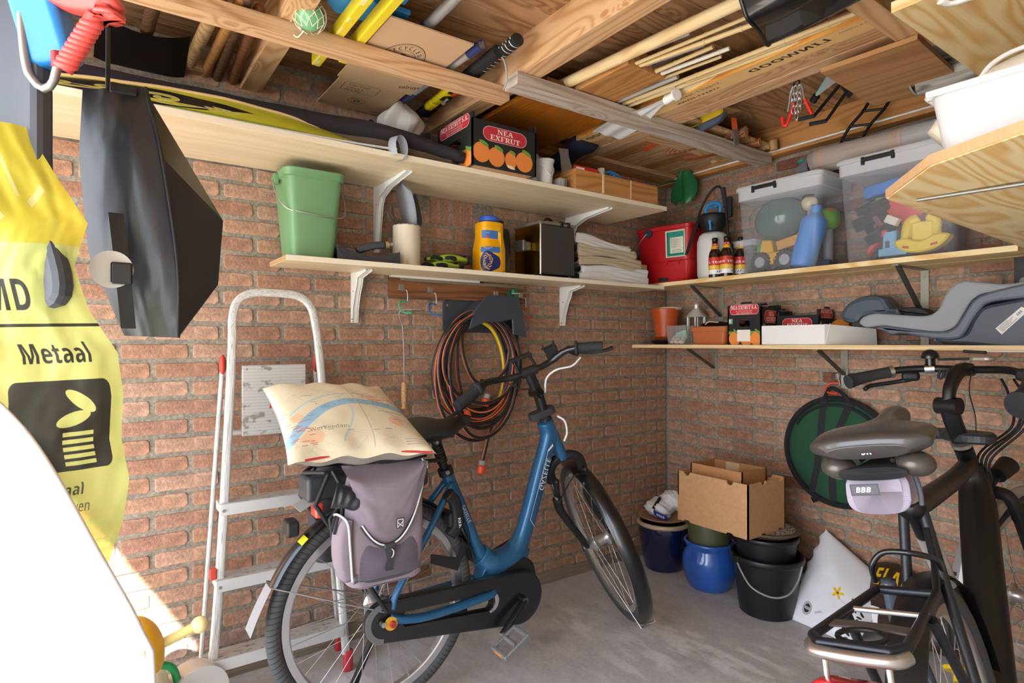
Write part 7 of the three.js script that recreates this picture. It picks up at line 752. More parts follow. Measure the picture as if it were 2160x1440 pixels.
  part(bk, 'axle_nut', [rod([B + 0.09, 0.312, 1.945], [B + 0.105, 0.312, 1.945], 0.011, 0.009, 8)], M(0xb33a34, { metalness: 0.3 })); part(bk, 'lock_washer', rod([B + 0.088, 0.313, 1.948], [B + 0.094, 0.313, 1.948], 0.02, 0.02, 18), M(0xe0a62a)); part(bk, 'axle_end', rod([B + 0.08, 0.318, 1.975], [B + 0.1, 0.318, 1.975], 0.008), steel);
  part(bk, 'kickstand', [loft([[B - 0.03, 0.30, 1.92], [B - 0.06, 0.16, 1.97], [B - 0.085, 0.05, 2.005], [B - 0.092, 0.004, 2.02]], (t) => [0.010 + 0.004 * smooth(0.5, 0.7, t), 0.012 + 0.004 * smooth(0.5, 0.7, t), 3], 24, 12, [1, 0, 0])], black);
  // saddle and post
  part(bk, 'saddle', loft([p(1.862, 0.857), p(1.84, 0.872), p(1.79, 0.878), p(1.73, 0.872), p(1.675, 0.884), p(1.64, 0.892), p(1.622, 0.887)], (t) => { const w = t < 0.12 ? 0.065 + 0.3 * t : t < 0.4 ? 0.102 - 0.02 * (t - 0.12) : lerp(0.096, 0.024, smooth(0.4, 0.78, t)) - 0.012 * smooth(0.9, 1, t); return [Math.max(0.012, w), lerp(0.036, 0.02, smooth(0.3, 0.8, t)) * (0.6 + 0.4 * smooth(0, 0.1, t)), 2.3]; }, 60, 28), MP(0x1b1b1d, { roughness: 0.42, clearcoat: 0.15 }));
  part(bk, 'saddle_clamp', [rod(p(1.80, 0.838, 0.03), p(1.69, 0.846, 0.015), 0.0045), rod(p(1.80, 0.838, -0.03), p(1.69, 0.846, -0.015), 0.0045), bx(B - 0.03, B + 0.03, 0.825, 0.846, 1.74, 1.775, 0.006)], black); part(bk, 'clamp_bolt', rod(p(1.763, 0.832, 0.03), p(1.763, 0.832, 0.036), 0.007, 0.006, 8), steel);
  part(bk, 'seat_post', [rod(p(1.712, 0.72), p(1.75, 0.825), 0.0145), ...[...Array(7)].map((_, i) => rod(p(1.724 + i * 0.0032, 0.758 + i * 0.0088), p(1.726 + i * 0.0032, 0.763 + i * 0.0088), 0.0185, 0.0185, 16)), rod(p(1.708, 0.715), p(1.716, 0.738), 0.0255, 0.0255, 20)], black); part(bk, 'seat_clamp_bolt', rod(p(1.722, 0.728, 0.024), p(1.722, 0.728, 0.034), 0.007), steel);
  // carrier with battery and light
  { const rk = part(bk, 'carrier', [path([p(1.76, 0.778, 0.05), p(2.14, 0.785, 0.06), p(2.18, 0.78, 0), p(2.14, 0.785, -0.06), p(1.76, 0.778, -0.05)], 0.0065), path([p(2.13, 0.78, 0.062), p(2.17, 0.70, 0.075), p(1.96, 0.35, 0.085)], 0.0065), path([p(2.13, 0.78, -0.062), p(2.17, 0.70, -0.075), p(1.96, 0.35, -0.085)], 0.0065), path([p(2.10, 0.70, 0.09), p(2.135, 0.66, 0.095), p(2.12, 0.56, 0.095), p(2.06, 0.50, 0.095), p(1.99, 0.51, 0.09)], 0.0062)], black); part(rk, 'battery', bx(B - 0.048, B + 0.048, 0.70, 0.772, 1.80, 2.185, 0.012, 2), M(0x33363c, { roughness: 0.4 })); part(rk, 'battery_plate', at(box(0.08, 0.004, 0.05, 0.001), B, 0.69, 2.18, 0.5), M(0x9a9a96, { metalness: 0.5 })); part(rk, 'rear_light', bx(B + 0.005, B + 0.06, 0.655, 0.70, 2.14, 2.165, 0.008, 2), MP(0xe2483f, { roughness: 0.15, clearcoat: 0.8 })); part(rk, 'lock_box', bx(B - 0.03, B + 0.03, 0.605, 0.65, 2.20, 2.235, 0.008, 2), black); part(rk, 'strap', path([p(2.12, 0.79, 0.07), p(2.10, 0.74, 0.1), p(2.105, 0.60, 0.1)], 0.006), black); }
  { const lk = part(bk, 'ring_lock', [loft([p(1.735, 0.665, 0.055), p(1.705, 0.63, 0.05), p(1.70, 0.56, 0.055), p(1.725, 0.525, 0.05)], (t) => [0.02, 0.016, 3], 24, 14, [1, 0, 0]), bx(B - 0.06, B + 0.06, 0.55, 0.6, 1.70, 1.73, 0.01, 2)], black); part(lk, 'lettering', sheet((u, v) => [B + 0.073, 0.545 + 0.05 * u + 0.008 * v, 1.705 - 0.014 * v + 0.006 * u], 4, 2), decal('AXA', 128, 48, 'bold 44px sans-serif', '#e9e9e9')); }
  part(bk, 'fender_bridge', sheet((u, v) => [B + 0.05 - 0.1 * u, 0.445 + 0.02 * v + 0.025 * sin(u * PI), 1.63 + 0.02 * v], 10, 3), M(0x35363a, { side: THREE.DoubleSide })); part(bk, 'side_plate', place(ext([[0, 0], [0.10, -0.045], [0.13, 0.03], [0.115, 0.05], [0.095, 0.0], [0, 0.03]], 0.004), [B + 0.04, 0.445, 1.79], [0, 0, -1], [0, 1, 0], [1, 0, 0]), black);
  // steered front end
  const a = V(0.35, 0.35, -0.87).normalize(), c2 = [0.472, 0.345, 0.972], crown = V(0.497, 0.688, 1.188), Yd = crown.clone().sub(vec(c2)); Yd.addScaledVector(a, -Yd.dot(a)).normalize(); const Xd = new THREE.Vector3().crossVectors(Yd, a); if (Xd.x < 0) Xd.negate(); const Zd = new THREE.Vector3().crossVectors(Xd, Yd);
  wheel(bk, c2, Xd, Yd, Zd, 0.335); const ff = fender(bk, c2, Xd, Yd, Zd, 0.353, -0.55, 2.1, blackGloss); part(ff, 'mudflap', place(sheet((u, v) => { const q = -0.55 - 0.2 * u, w = (v - 0.5) * 0.052 * (1 - 0.35 * u * u); return [0.354 * cos(q) + 0.006 * u, 0.354 * sin(q), w]; }, 10, 6), c2, Xd, Yd, Zd), M(0x6f7378, { roughness: 0.6, side: THREE.DoubleSide }));
  { const e = vec(c2).addScaledVector(Xd, 0.353 * cos(-0.55)).addScaledVector(Yd, 0.353 * sin(-0.55)); for (const s of [1, -1]) part(ff, 'stay', path([vec(c2).addScaledVector(Zd, 0.062 * s), e.clone().addScaledVector(Zd, 0.03 * s).addScaledVector(Xd, 0.012), e.clone().addScaledVector(Xd, 0.006)], 0.0022, 6), steel); }
  { const fk = part(bk, 'fork', [loft([crown.clone().addScaledVector(a, -0.068).addScaledVector(Yd, -0.05), crown.clone().addScaledVector(a, -0.062).addScaledVector(Yd, 0.0), crown.clone().addScaledVector(a, -0.03).addScaledVector(Yd, 0.03), crown.clone().addScaledVector(a, 0.03).addScaledVector(Yd, 0.03), crown.clone().addScaledVector(a, 0.062), crown.clone().addScaledVector(a, 0.068).addScaledVector(Yd, -0.05)], () => [0.019, 0.019, 2.4], 40, 14, [1, 0, 0]), ...[1, -1].map((s) => loft([crown.clone().addScaledVector(a, 0.066 * s).addScaledVector(Yd, -0.13), crown.clone().addScaledVector(a, 0.064 * s).addScaledVector(Yd, -0.2), vec(c2).addScaledVector(a, 0.06 * s)], (t) => [0.019 - 0.006 * t, 0.021 - 0.008 * t], 20, 14, [1, 0, 0]))], black); for (const s of [1, -1]) { part(fk, 'stanchion', rod(crown.clone().addScaledVector(a, 0.067 * s).addScaledVector(Yd, -0.04), crown.clone().addScaledVector(a, 0.066 * s).addScaledVector(Yd, -0.15), 0.0125), chrome); part(fk, 'axle_end', rod(vec(c2).addScaledVector(a, 0.06 * s), vec(c2).addScaledVector(a, 0.078 * s), 0.009, 0.007), steel); part(fk, 'brake', loft([crown.clone().addScaledVector(a, 0.07 * s).addScaledVector(Yd, -0.10).addScaledVector(Xd, 0.03), crown.clone().addScaledVector(a, 0.06 * s).addScaledVector(Yd, -0.02).addScaledVector(Xd, 0.045)], () => [0.009, 0.012, 3], 8, 10, [1, 0, 0]), black); }
    part(fk, 'cable', tube([crown.clone().addScaledVector(a, 0.06).addScaledVector(Yd, -0.05).addScaledVector(Xd, 0.04), crown.clone().addScaledVector(Xd, 0.075).addScaledVector(Yd, -0.02), crown.clone().addScaledVector(a, -0.07).addScaledVector(Yd, -0.11).addScaledVector(Xd, 0.05)], 0.003, 20, 6), black); part(fk, 'brake_bolt', rod(crown.clone().addScaledVector(Xd, 0.03).addScaledVector(Yd, -0.03), crown.clone().addScaledVector(Xd, 0.042).addScaledVector(Yd, -0.03), 0.012, 0.009, 8), steel); }
  const s = V(0, 0.905, 0.425), k = V(0.936, -0.149, 0.317).normalize(), bc = V(0.5, 1.052, 1.362), q = (i, j, l = 0) => bc.clone().addScaledVector(a, i).addScaledVector(k, j).addScaledVector(s, l);
  { const hb = part(bk, 'handlebar', tube([q(-0.225, 0.055, 0.028), q(-0.17, 0.03, 0.03), q(-0.11, 0.0, 0.012), q(-0.05, 0, 0), q(0.05, 0, 0), q(0.10, 0, 0.008), q(0.15, 0.025, 0.03), q(0.19, 0.045, 0.032)], 0.0125, 60, 12), blackGloss); for (const e of [1, -1]) { const k1 = e > 0 ? q(0.185, 0.045, 0.034) : q(-0.205, 0.048, 0.028), k2 = e > 0 ? q(0.275, 0.085, 0.012) : q(-0.305, 0.1, 0.01); const gp = part(hb, 'grip', [loft([k1, k1.clone().lerp(k2, 0.2), k1.clone().lerp(k2, 0.6), k2], (t) => [t < 0.18 ? 0.026 : 0.0185, t < 0.18 ? 0.026 : 0.0185], 30, 18, [1, 0, 0])], rubber); part(gp, 'brake_lever', [loft(e > 0 ? [q(0.19, 0.0, 0.01), q(0.235, 0.005, -0.012), q(0.29, 0.04, -0.02), q(0.32, 0.06, -0.015)] : [q(-0.19, -0.0, 0.0), q(-0.24, 0.01, -0.02), q(-0.31, 0.04, -0.03), q(-0.345, 0.05, -0.035)], () => [0.006, 0.008, 3], 20, 10, [1, 0, 0]), loft([q(0.17 * e, 0.01, 0.03), q(0.2 * e, 0.0, 0.0)], () => [0.013, 0.018, 3], 6, 12, [1, 0, 0])], black); }
    part(hb, 'display', [place(box(0.088, 0.012, 0.03, 0.004, 2), q(-0.01, -0.01, 0.06).toArray(), a, s.clone().applyAxisAngle(a, 0), new THREE.Vector3().crossVectors(a, s)), rod(q(-0.035, 0, 0.0), q(-0.04, -0.005, 0.055), 0.006), rod(q(0.035, 0, 0.0), q(0.025, -0.005, 0.055), 0.006)], black); part(hb, 'phone_mount', [place(ext(rr(-0.025, 0, 0.025, 0.05, 0.004), 0.005, 0.001), q(0.11, -0.005, 0.01).toArray(), a, s, k), rod(q(0.075, 0, 0.062), q(0.13, 0, 0.066), 0.0035), rod(q(0.085, 0, 0.045), q(0.083, 0, 0.075), 0.003), rod(q(0.125, 0, 0.045), q(0.127, 0, 0.078), 0.003)], black); }
  { const st = part(bk, 'stem', [loft([p(1.288, 0.878), p(1.305, 0.93), p(1.318, 0.965)], () => [0.0165, 0.02, 3], 10, 14, [1, 0, 0]), loft([p(1.315, 0.958), p(1.328, 0.985), p(1.35, 1.025), bc.toArray()], () => [0.02, 0.015, 3], 14, 14, [1, 0, 0]), rod(q(-0.03, 0, 0), q(0.03, 0, 0), 0.019)], black); part(st, 'joint', rod([B - 0.024, 0.972, 1.328], [B + 0.024, 0.972, 1.328], 0.019), blackGloss); part(st, 'steering_lock', place(ext(rr(-0.055, -0.026, 0.05, 0.026, 0.022), 0.026, 0.004), [B - 0.0, 0.883, 1.293], a, k, s), M(0x34373c, { roughness: 0.45 })); part(st, 'spacer', rod(p(1.28, 0.866), p(1.29, 0.888), 0.024), black); }
  const wc = M(0xe9e9e6, { roughness: 0.35 }); part(bk, 'white_cable', tube([q(0.205, 0.01, -0.02), q(0.16, 0.02, -0.035), q(0.10, 0.01, -0.03), q(0.055, 0.0, -0.05), q(0.03, 0.0, -0.10)], 0.0038, 30, 8), wc); part(bk, 'white_cable', tube([[B + 0.045, 0.885, 1.262], [B + 0.055, 0.865, 1.235], [B + 0.045, 0.82, 1.215], [B + 0.03, 0.785, 1.215]], 0.004, 24, 8), wc); part(bk, 'black_cable', tube([q(-0.09, 0.0, -0.012), q(-0.05, 0.01, -0.05), q(0.0, 0.01, -0.07), [B + 0.025, 0.96, 1.32]], 0.003, 24, 6), black); part(bk, 'seat_tube_cable', tube([p(1.71, 0.66, 0.024), p(1.665, 0.58, 0.026), p(1.635, 0.50, 0.024), p(1.66, 0.43, 0.02), p(1.70, 0.40, 0.0)], 0.003, 24, 6), black);
}
{ // double pannier on the carrier
  const t = thing('pannier', 'mauve grey bicycle pannier with mesh pocket hanging from the blue bike', 'pannier', [0.61, 0.46, 2.0]), mv = weave(0x8f828c), dk = weave(0x35353c), x0 = 0.565, x1 = 0.665;
  part(t, 'body', skin([rring(0.612, 0.465, 1.985, 0.044, 0.10, 0.03), rring(0.615, 0.475, 1.985, 0.05, 0.112, 0.035), rring(0.617, 0.60, 1.985, 0.053, 0.116, 0.035), rring(0.612, 0.75, 1.98, 0.045, 0.112, 0.03), rring(0.60, 0.79, 1.975, 0.03, 0.105, 0.025), rring(0.60, 0.79, 1.975, 0.01, 0.05, 0.01)]), mv);
  const flapZ = (u) => 1.865 + 0.235 * (1 - u), drop = (u) => 0.585 + 0.17 * Math.pow(abs(2 * u - 0.88), 2.2);
  part(t, 'flap', sheet((u, v) => { const y1 = drop(u), y = lerp(0.806, y1, v), z = flapZ(u) + 0.006 * sin(v * 7 + u * 5), bulge = 0.02 * sin(PI * clamp(v, 0, 1)) + 0.014 * (fbm(u, v, 4, 4, 5, 3) - 0.5); return [lerp(0.615, 0.677, smooth(0, 0.25, v)) + bulge * 0.8 - 0.03 * Math.pow(abs(u - 0.5) * 2, 4), y, z]; }, 40, 30), weave(0x92848f, { side: THREE.DoubleSide }));
  const pipe = [...Array(28)].map((_, i) => { const u = 0.12 + 0.88 * i / 27; return [0.682 - 0.03 * Math.pow(abs(u - 0.5) * 2, 4), drop(u), flapZ(u)]; }).concat([[0.655, 0.78, 1.863], [0.63, 0.806, 1.868]]); part(t, 'edge_tape', tube(pipe, 0.0062, 90, 8), dk); part(t, 'reflective_piping', tube(pipe.map(([x, y, z]) => [x + 0.005, y + 0.002, z]), 0.0028, 90, 6), M(0xe2e4e4, { roughness: 0.4 }));
  part(t, 'carrier_sheet', sheet((u, v) => [0.44 + 0.18 * v, 0.792 + 0.012 * v + 0.004 * sin(u * 9), 1.86 + 0.22 * u], 12, 6), weave(0x857a85, { side: THREE.DoubleSide })); part(t, 'handle_tape', tube([[0.60, 0.806, 2.02], [0.62, 0.812, 1.96], [0.61, 0.81, 1.90], [0.59, 0.802, 1.86]], 0.009, 20, 8), dk);
  const mesh = canvasTex(256, 256, (g, W, H) => { g.fillStyle = '#6f6673'; g.fillRect(0, 0, W, H); g.fillStyle = '#3a3642'; for (let y = 0; y < 16; y++) for (let x = 0; x < 16; x++) { g.beginPath(); g.ellipse(x * 16 + (y % 2) * 8, y * 16, 5, 4, 0, 0, 7); g.fill(); } }); mesh.repeat.set(3, 2); part(t, 'mesh_pocket', sheet((u, v) => [0.6705 + 0.012 * sin(PI * u) * sin(PI * v) - 0.012 * Math.pow(abs(u - 0.5) * 2, 5), 0.492 + 0.115 * v - 0.03 * v * sin(u * PI) + 0.004 * sin(u * 17) * v, 2.085 - 0.2 * u], 30, 14), M(0xffffff, { map: mesh, roughness: 0.9, side: THREE.DoubleSide })); part(t, 'base_panel', sheet((u, v) => [0.6705 - 0.012 * Math.pow(abs(u - 0.5) * 2, 5) - 0.01 * (1 - v), 0.468 + 0.026 * v, 2.088 - 0.205 * u], 20, 3), M(0x4c4c52, { side: THREE.DoubleSide, roughness: 0.7 }));
  { const sp = part(t, 'side_pocket', loft([[0.625, 0.50, 2.104], [0.625, 0.56, 2.112], [0.625, 0.63, 2.11], [0.622, 0.665, 2.102]], (q) => [0.022 * (0.6 + 0.4 * sin(PI * clamp(q * 0.9 + 0.1, 0, 1))), 0.043, 3.2], 24, 24, [1, 0, 0]), mv); part(sp, 'piping', tube([[0.672, 0.50, 2.098], [0.675, 0.60, 2.106], [0.668, 0.66, 2.110], [0.64, 0.678, 2.122], [0.60, 0.672, 2.124], [0.583, 0.655, 2.126]], 0.0035, 40, 8), M(0xdcdcdc)); part(sp, 'zip_pull', [rod([0.615, 0.672, 2.127], [0.615, 0.63, 2.138], 0.004), rod([0.635, 0.672, 2.126], [0.635, 0.628, 2.137], 0.004)], dk).userData.kind = 'stuff'; }
  part(t, 'rain_cover', loft([[0.63, 0.735, 2.135], [0.645, 0.725, 2.10], [0.655, 0.70, 2.06], [0.655, 0.685, 2.02]], (q) => [0.036 * (1 - 0.5 * q), 0.03 * (1 - 0.4 * q) * (1 + 0.08 * sin(q * 40))], 30, 20, [1, 0, 0]), MP(0x23252b, { roughness: 0.35, clearcoat: 0.2 }));
  part(t, 'buckle_strap', [sheet((u, v) => [0.69, 0.59 - 0.075 * u, 1.995 + 0.012 * (v - 0.5) * 2 + 0.003 * sin(u * 9)], 12, 2), bx(0.684, 0.694, 0.578, 0.592, 1.978, 2.012, 0.003)], M(0x3a3c42, { side: THREE.DoubleSide })); part(t, 'hook', tube([[0.692, 0.575, 1.99], [0.70, 0.57, 1.988], [0.7, 0.558, 1.99], [0.694, 0.552, 1.992]], 0.0022, 12, 6), steel);
  part(t, 'logo_patch', sheet((u, v) => [0.702, 0.632 + 0.03 * v, 1.982 - 0.026 * u], 2, 2), M(0xffffff, { side: THREE.DoubleSide, map: canvasTex(96, 112, (g) => { g.fillStyle = '#4c4a50'; g.fillRect(0, 0, 96, 112); g.strokeStyle = '#ececec'; g.lineWidth = 8; g.beginPath(); g.moveTo(18, 16); g.lineTo(18, 98); g.lineTo(78, 44); g.moveTo(78, 98); g.lineTo(18, 44); g.moveTo(78, 98); g.lineTo(78, 20); g.moveTo(16, 18); g.lineTo(80, 18); g.stroke(); }) }));
  const f = single('pannier_bag', skin([rring(0.36, 0.47, 2.0, 0.05, 0.11, 0.03), rring(0.36, 0.6, 2.0, 0.055, 0.12, 0.03), rring(0.385, 0.76, 1.99, 0.05, 0.115, 0.03), rring(0.39, 0.775, 1.985, 0.04, 0.1, 0.02), rring(0.39, 0.775, 1.985, 0.01, 0.03, 0.01)]), weave(0x3a3940), 'dark far side pannier seen through the blue bike rear wheel', 'pannier'); 
}
{ // map printed cushion
  const mp = canvasTex(768, 768, (g, W, H) => { g.fillStyle = '#ece1c2'; g.fillRect(0, 0, W, H); const R = rng(19); g.strokeStyle = '#dccfb0'; g.lineWidth = 2; for (let i = 0; i < 26; i++) { g.beginPath(); let x = R() * W, y = R() * H; g.moveTo(x, y); for (let k = 0; k < 5; k++) g.lineTo(x += (R() - 0.5) * 260, y += (R() - 0.5) * 200); g.stroke(); } g.fillStyle = '#f0c9a4'; for (const [x, y, r] of [[610, 560, 46], [140, 640, 60], [560, 330, 40], [90, 470, 40]]) { g.beginPath(); for (let i = 0; i < 9; i++) g.lineTo(x + r * (0.7 + R() * 0.6) * cos(i * 0.7), y + r * (0.6 + R() * 0.5) * sin(i * 0.7)); g.fill(); } g.strokeStyle = '#9bc4dc'; g.lineWidth = 62; g.lineCap = 'round'; g.beginPath(); g.moveTo(20, 640); g.bezierCurveTo(160, 470, 260, 380, 420, 372); g.bezierCurveTo(560, 366, 680, 400, 770, 440); g.stroke(); g.strokeStyle = '#b9d6e2'; g.lineWidth = 10; for (const c of [[60, 430, 240, 260, 420, 270, 640, 290], [520, 400, 600, 520, 700, 560, 768, 570], [380, 400, 420, 520, 300, 620, 280, 700]]) { g.beginPath(); g.moveTo(c[0], c[1]); g.bezierCurveTo(...c.slice(2)); g.stroke(); } g.strokeStyle = '#d3bfa0'; g.lineWidth = 6; g.beginPath(); g.moveTo(440, 40); g.bezierCurveTo(420, 260, 470, 420, 430, 740); g.stroke(); g.fillStyle = '#d4694f'; for (let i = 0; i < 70; i++) g.fillRect(460 + R() * 300, 250 + R() * 120, 14 + R() * 34, 3); for (let i = 0; i < 20; i++) g.fillRect(20 + R() * 120, 500 + R() * 200, 20 + R() * 20, 4); g.fillStyle = '#4a7f9a'; for (let i = 0; i < 26; i++) g.fillRect(R() * W, 240 + R() * 440, 20 + R() * 40, 3); g.fillStyle = '#8d8a72'; g.font = '34px serif'; g.fillText('Werkendam', 130, 600); g.font = 'bold 15px sans-serif'; g.fillText('De Biesbosch Tuinen', 540, 470); g.fillStyle = '#2f6f58'; for (let i = 0; i < 12; i++) g.fillRect(200 + R() * 440, 360 + R() * 40, 5, 7); g.fillStyle = '#5a5a80'; for (const y of [690, 706, 722]) g.fillRect(610, y, 110, 2); });
  const c = thing('cushion', 'square cushion printed with a river map lying on the blue bike carrier', 'cushion', [0.47, 0.80, 2.04]); const Q = [[0.69, 0.845, 2.275], [0.69, 0.828, 1.845], [0.27, 1.02, 2.245], [0.27, 1.0, 1.852]]; const nrm = V(0.42, 0.9, 0).normalize();
  const face = (sg) => sheet((u, v) => { const uu = sg < 0 ? 1 - u : u, k = 1 - 0.075 * sin(PI * uu) * 0 , e = Math.pow(clamp(sin(PI * uu), 0, 1) * clamp(sin(PI * v), 0, 1), 0.42) * (sg > 0 ? 0.062 : 0.07); const pin = 0.035 * (sin(PI * uu) * Math.pow(abs(2 * v - 1), 6) + 0), pin2 = 0.035 * sin(PI * v) * Math.pow(abs(2 * uu - 1), 6); const a = lerp(uu, 0.5, pin2 * 2), b = lerp(v, 0.5, pin * 2); const p = [0, 1, 2].map((i) => lerp(lerp(Q[0][i], Q[1][i], a), lerp(Q[2][i], Q[3][i], a), b)); const w = 0.010 * (fbm(uu, v, 4, 4, 3, 4) - 0.5) + 0.006 * sin(uu * 22 + v * 5) * Math.pow(abs(2 * v - 1), 3); return [p[0] + nrm.x * (sg * e + w), p[1] + nrm.y * (sg * e + w), p[2]]; }, 48, 48);
  const top = face(1); part(c, 'printed_cover', top, M(0xffffff, { map: mp, roughness: 0.85, bumpMap: rep(clothBump, 3, 3), bumpScale: 0.0006, side: THREE.DoubleSide })); part(c, 'back_cover', face(-1), weave(0x8d8780, { side: THREE.DoubleSide }));
  part(c, 'zip', tube([...Array(14)].map((_, i) => { const u = 0.1 + 0.86 * i / 13; const p = [0, 1, 2].map((j) => lerp(Q[0][j], Q[1][j], u)); return [p[0] + 0.004 - 0.025 * sin(PI * u), p[1] + 0.004 + 0.012 * sin(PI * u), p[2]]; }), 0.0036, 40, 6), M(0xcf4040, { roughness: 0.5 }), 'red zip');
}
{ // the black e-bike nearest the camera
  const A = V(1.82, 0.35, 1.33), h = V(-0.163, 0, -0.987).normalize(), n = V(0.967062, 0.19820362, -0.1597073), w = V(-0.19555, 0.98016, 0.03230), K = (s, t, o = 0) => A.clone().addScaledVector(h, s).addScaledVector(w, t).addScaledVector(n, o), u3 = n.toArray();
  const bk = thing('bicycle', 'black electric bicycle with silver front fender parked towards the right brick wall', 'bicycle', [1.8, 0, 0.95]);
  const tubeL = (pts, f, sg = 30, rd = 18) => loft(pts, f, sg, rd, u3);
  const fr = part(bk, 'frame', [tubeL([K(0.10, 0.46), K(0.35, 0.452), K(0.60, 0.447), K(0.80, 0.452)], () => [0.024, 0.026]), tubeL([K(0.84, 0.45), K(0.82, 0.36), K(0.66, 0.185), K(0.474, -0.03), K(0.42, -0.09)], (t) => [0.03 + 0.006 * smooth(0, 0.3, t), 0.032 + 0.014 * smooth(0, 0.35, t), 2.5], 40), tubeL([K(0.105, 0.49), K(0.20, 0.35), K(0.30, 0.20), K(0.43, -0.04)], () => [0.019, 0.02]), rod(K(0.80, 0.505), K(0.88, 0.385), 0.024, 0.025, 20)], frameBlack);
  part(fr, 'silver_section', rod(K(0.172, 0.39), K(0.255, 0.265), 0.0202, 0.0202, 20), M(0xc3c0bb, { roughness: 0.4, metalness: 0.3 })); for (const s of [1, -1]) { part(fr, 'seat_stay', rod(K(0.115, 0.455, 0.018 * s), K(0.03, 0.0, 0.068 * s), 0.0105, 0.0095, 14), M(0x2a2c32, { roughness: 0.35, metalness: 0.3 })); part(fr, 'chain_stay', rod(K(0.42, -0.07, 0.05 * s), K(0.04, -0.03, 0.072 * s), 0.012), frameBlack); }
  part(fr, 'lettering', sheet((u, v) => { const p = K(lerp(0.60, 0.52, u) + 0.02 * (v - 0.5), lerp(0.115, 0.02, u) - 0.02 * (v - 0.5), -0.041); return p.toArray(); }, 4, 2), decal('KOGA', 256, 80, 'bold 70px sans-serif', '#3a3a3c'));
  const X = h.clone().negate(), c1 = K(0.05, -0.035); c1.y = 0.335; wheel(bk, c1, X, w, n.clone(), 0.33, 0.024, M(0x4a4c50, { roughness: 0.7 })); fender(bk, c1, X, w, n.clone(), 0.35, 0.35, 3.0, M(0x1d1d1f, { roughness: 0.4 }), 0.032);
  { // front end turned to the right
    const ax = K(0.80, 0.49).sub(K(1.027, 0)).normalize(), o = K(1.027, 0), turn = (p) => p.clone().sub(o).applyAxisAngle(ax, -0.38).add(o), dir = (v) => v.clone().applyAxisAngle(ax, -0.38), F = (s, t, q = 0) => turn(K(s, t, q));
    const c2 = F(1.075, 0), hx = dir(X), hy = dir(w), hz = dir(n); wheel(bk, c2, hx, hy, hz, 0.33, 0.024, M(0x3a3d42, { roughness: 0.7 }), 20); const ff = fender(bk, c2, hx, hy, hz, 0.352, -0.25, 2.0, M(0xb9bcbd, { roughness: 0.3, metalness: 0.5 }), 0.034); part(ff, 'dark_stripe', place(sheet((q, v) => { const a = lerp(-0.25, 2.0, q); return [0.3535 * cos(a), 0.3535 * sin(a), (v - 0.5) * 0.012]; }, 50, 2), c2, hx, hy, hz), M(0xe9e6e0, { side: THREE.DoubleSide }));
    const fk = part(bk, 'fork', [tubeL([F(0.885, 0.385), F(0.9, 0.36)], () => [0.03, 0.03]), ...[1, -1].map((s) => tubeL([F(0.9, 0.365, 0.02 * s), F(0.91, 0.34, 0.062 * s), F(0.99, 0.17, 0.066 * s), F(1.075, 0, 0.062 * s)], (t) => [0.019 - 0.005 * t, 0.02 - 0.006 * t], 24, 14))], black); part(fk, 'brake', [1, -1].map((s) => at(box(0.045, 0.05, 0.05, 0.012, 2), ...F(0.955, 0.30, 0.06 * s).toArray(), 0.3, 0.2, 0)), blackGloss).userData.kind = 'stuff';
    const hl = part(bk, 'headlamp', [rod(F(0.965, 0.40), F(1.03, 0.425), 0.024, 0.03, 20), rod(F(0.92, 0.37), F(0.98, 0.40), 0.009)], black); part(hl, 'lens', rod(F(1.03, 0.425), F(1.034, 0.4265), 0.027, 0.027, 20), MP(0x9aa0a8, { roughness: 0.05, clearcoat: 1 }));
    part(bk, 'headset', [rod(K(0.795, 0.512), K(0.79, 0.522), 0.027, 0.027, 24)], M(0xb9b2a8, { metalness: 0.7, roughness: 0.3 })); part(bk, 'steering_lock', place(ext(curveShape([[-0.10, 0.025], [-0.085, -0.03], [-0.02, -0.042], [0.06, -0.035], [0.085, 0.0], [0.075, 0.035], [0.02, 0.045], [-0.04, 0.028], [-0.06, 0.012], [-0.075, 0.03]], 40), 0.03, 0.006), F(0.80, 0.525).toArray(), hz, hx.clone(), hy), M(0x2c3137, { roughness: 0.45 }));
    const st = part(bk, 'stem', [tubeL([F(0.785, 0.53), F(0.755, 0.585), F(0.735, 0.635)], () => [0.02, 0.023, 3]), tubeL([F(0.735, 0.635), F(0.75, 0.69), F(0.80, 0.735), F(0.855, 0.735)], () => [0.02, 0.016, 3])], frameBlack); part(st, 'joint', rod(F(0.735, 0.636, -0.03), F(0.735, 0.636, 0.03), 0.025, 0.025, 24), frameBlack); part(st, 'mark', sheet((a, b) => F(0.768 - 0.012 * b, 0.556 + 0.02 * b, -0.0212 + 0.0 * a).addScaledVector(h, 0.018 * (a - 0.5)).toArray(), 2, 2), M(0xffffff, { side: THREE.DoubleSide, map: canvasTex(64, 64, (g) => { g.fillStyle = '#d8d8d8'; g.fillRect(0, 0, 64, 64); g.fillStyle = '#222'; g.fillRect(6, 6, 52, 52); g.fillStyle = '#ddd'; g.font = 'bold 40px sans-serif'; g.fillText('K', 18, 46); }) })); part(st, 'clamp_screw', [rod(F(0.79, 0.535, -0.024), F(0.79, 0.535, -0.03), 0.008, 0.008, 8)], steel);
    const G = (o2, bckw, t = 0.735) => F(0.855 - bckw, t, o2), hb = part(bk, 'handlebar', tube([G(-0.25, 0.125, 0.715), G(-0.18, 0.06, 0.735), G(-0.10, 0.01, 0.738), G(0, 0), G(0.10, 0.01, 0.735), G(0.18, 0.06, 0.72), G(0.24, 0.14, 0.70)], 0.0115, 60, 12), frameBlack);
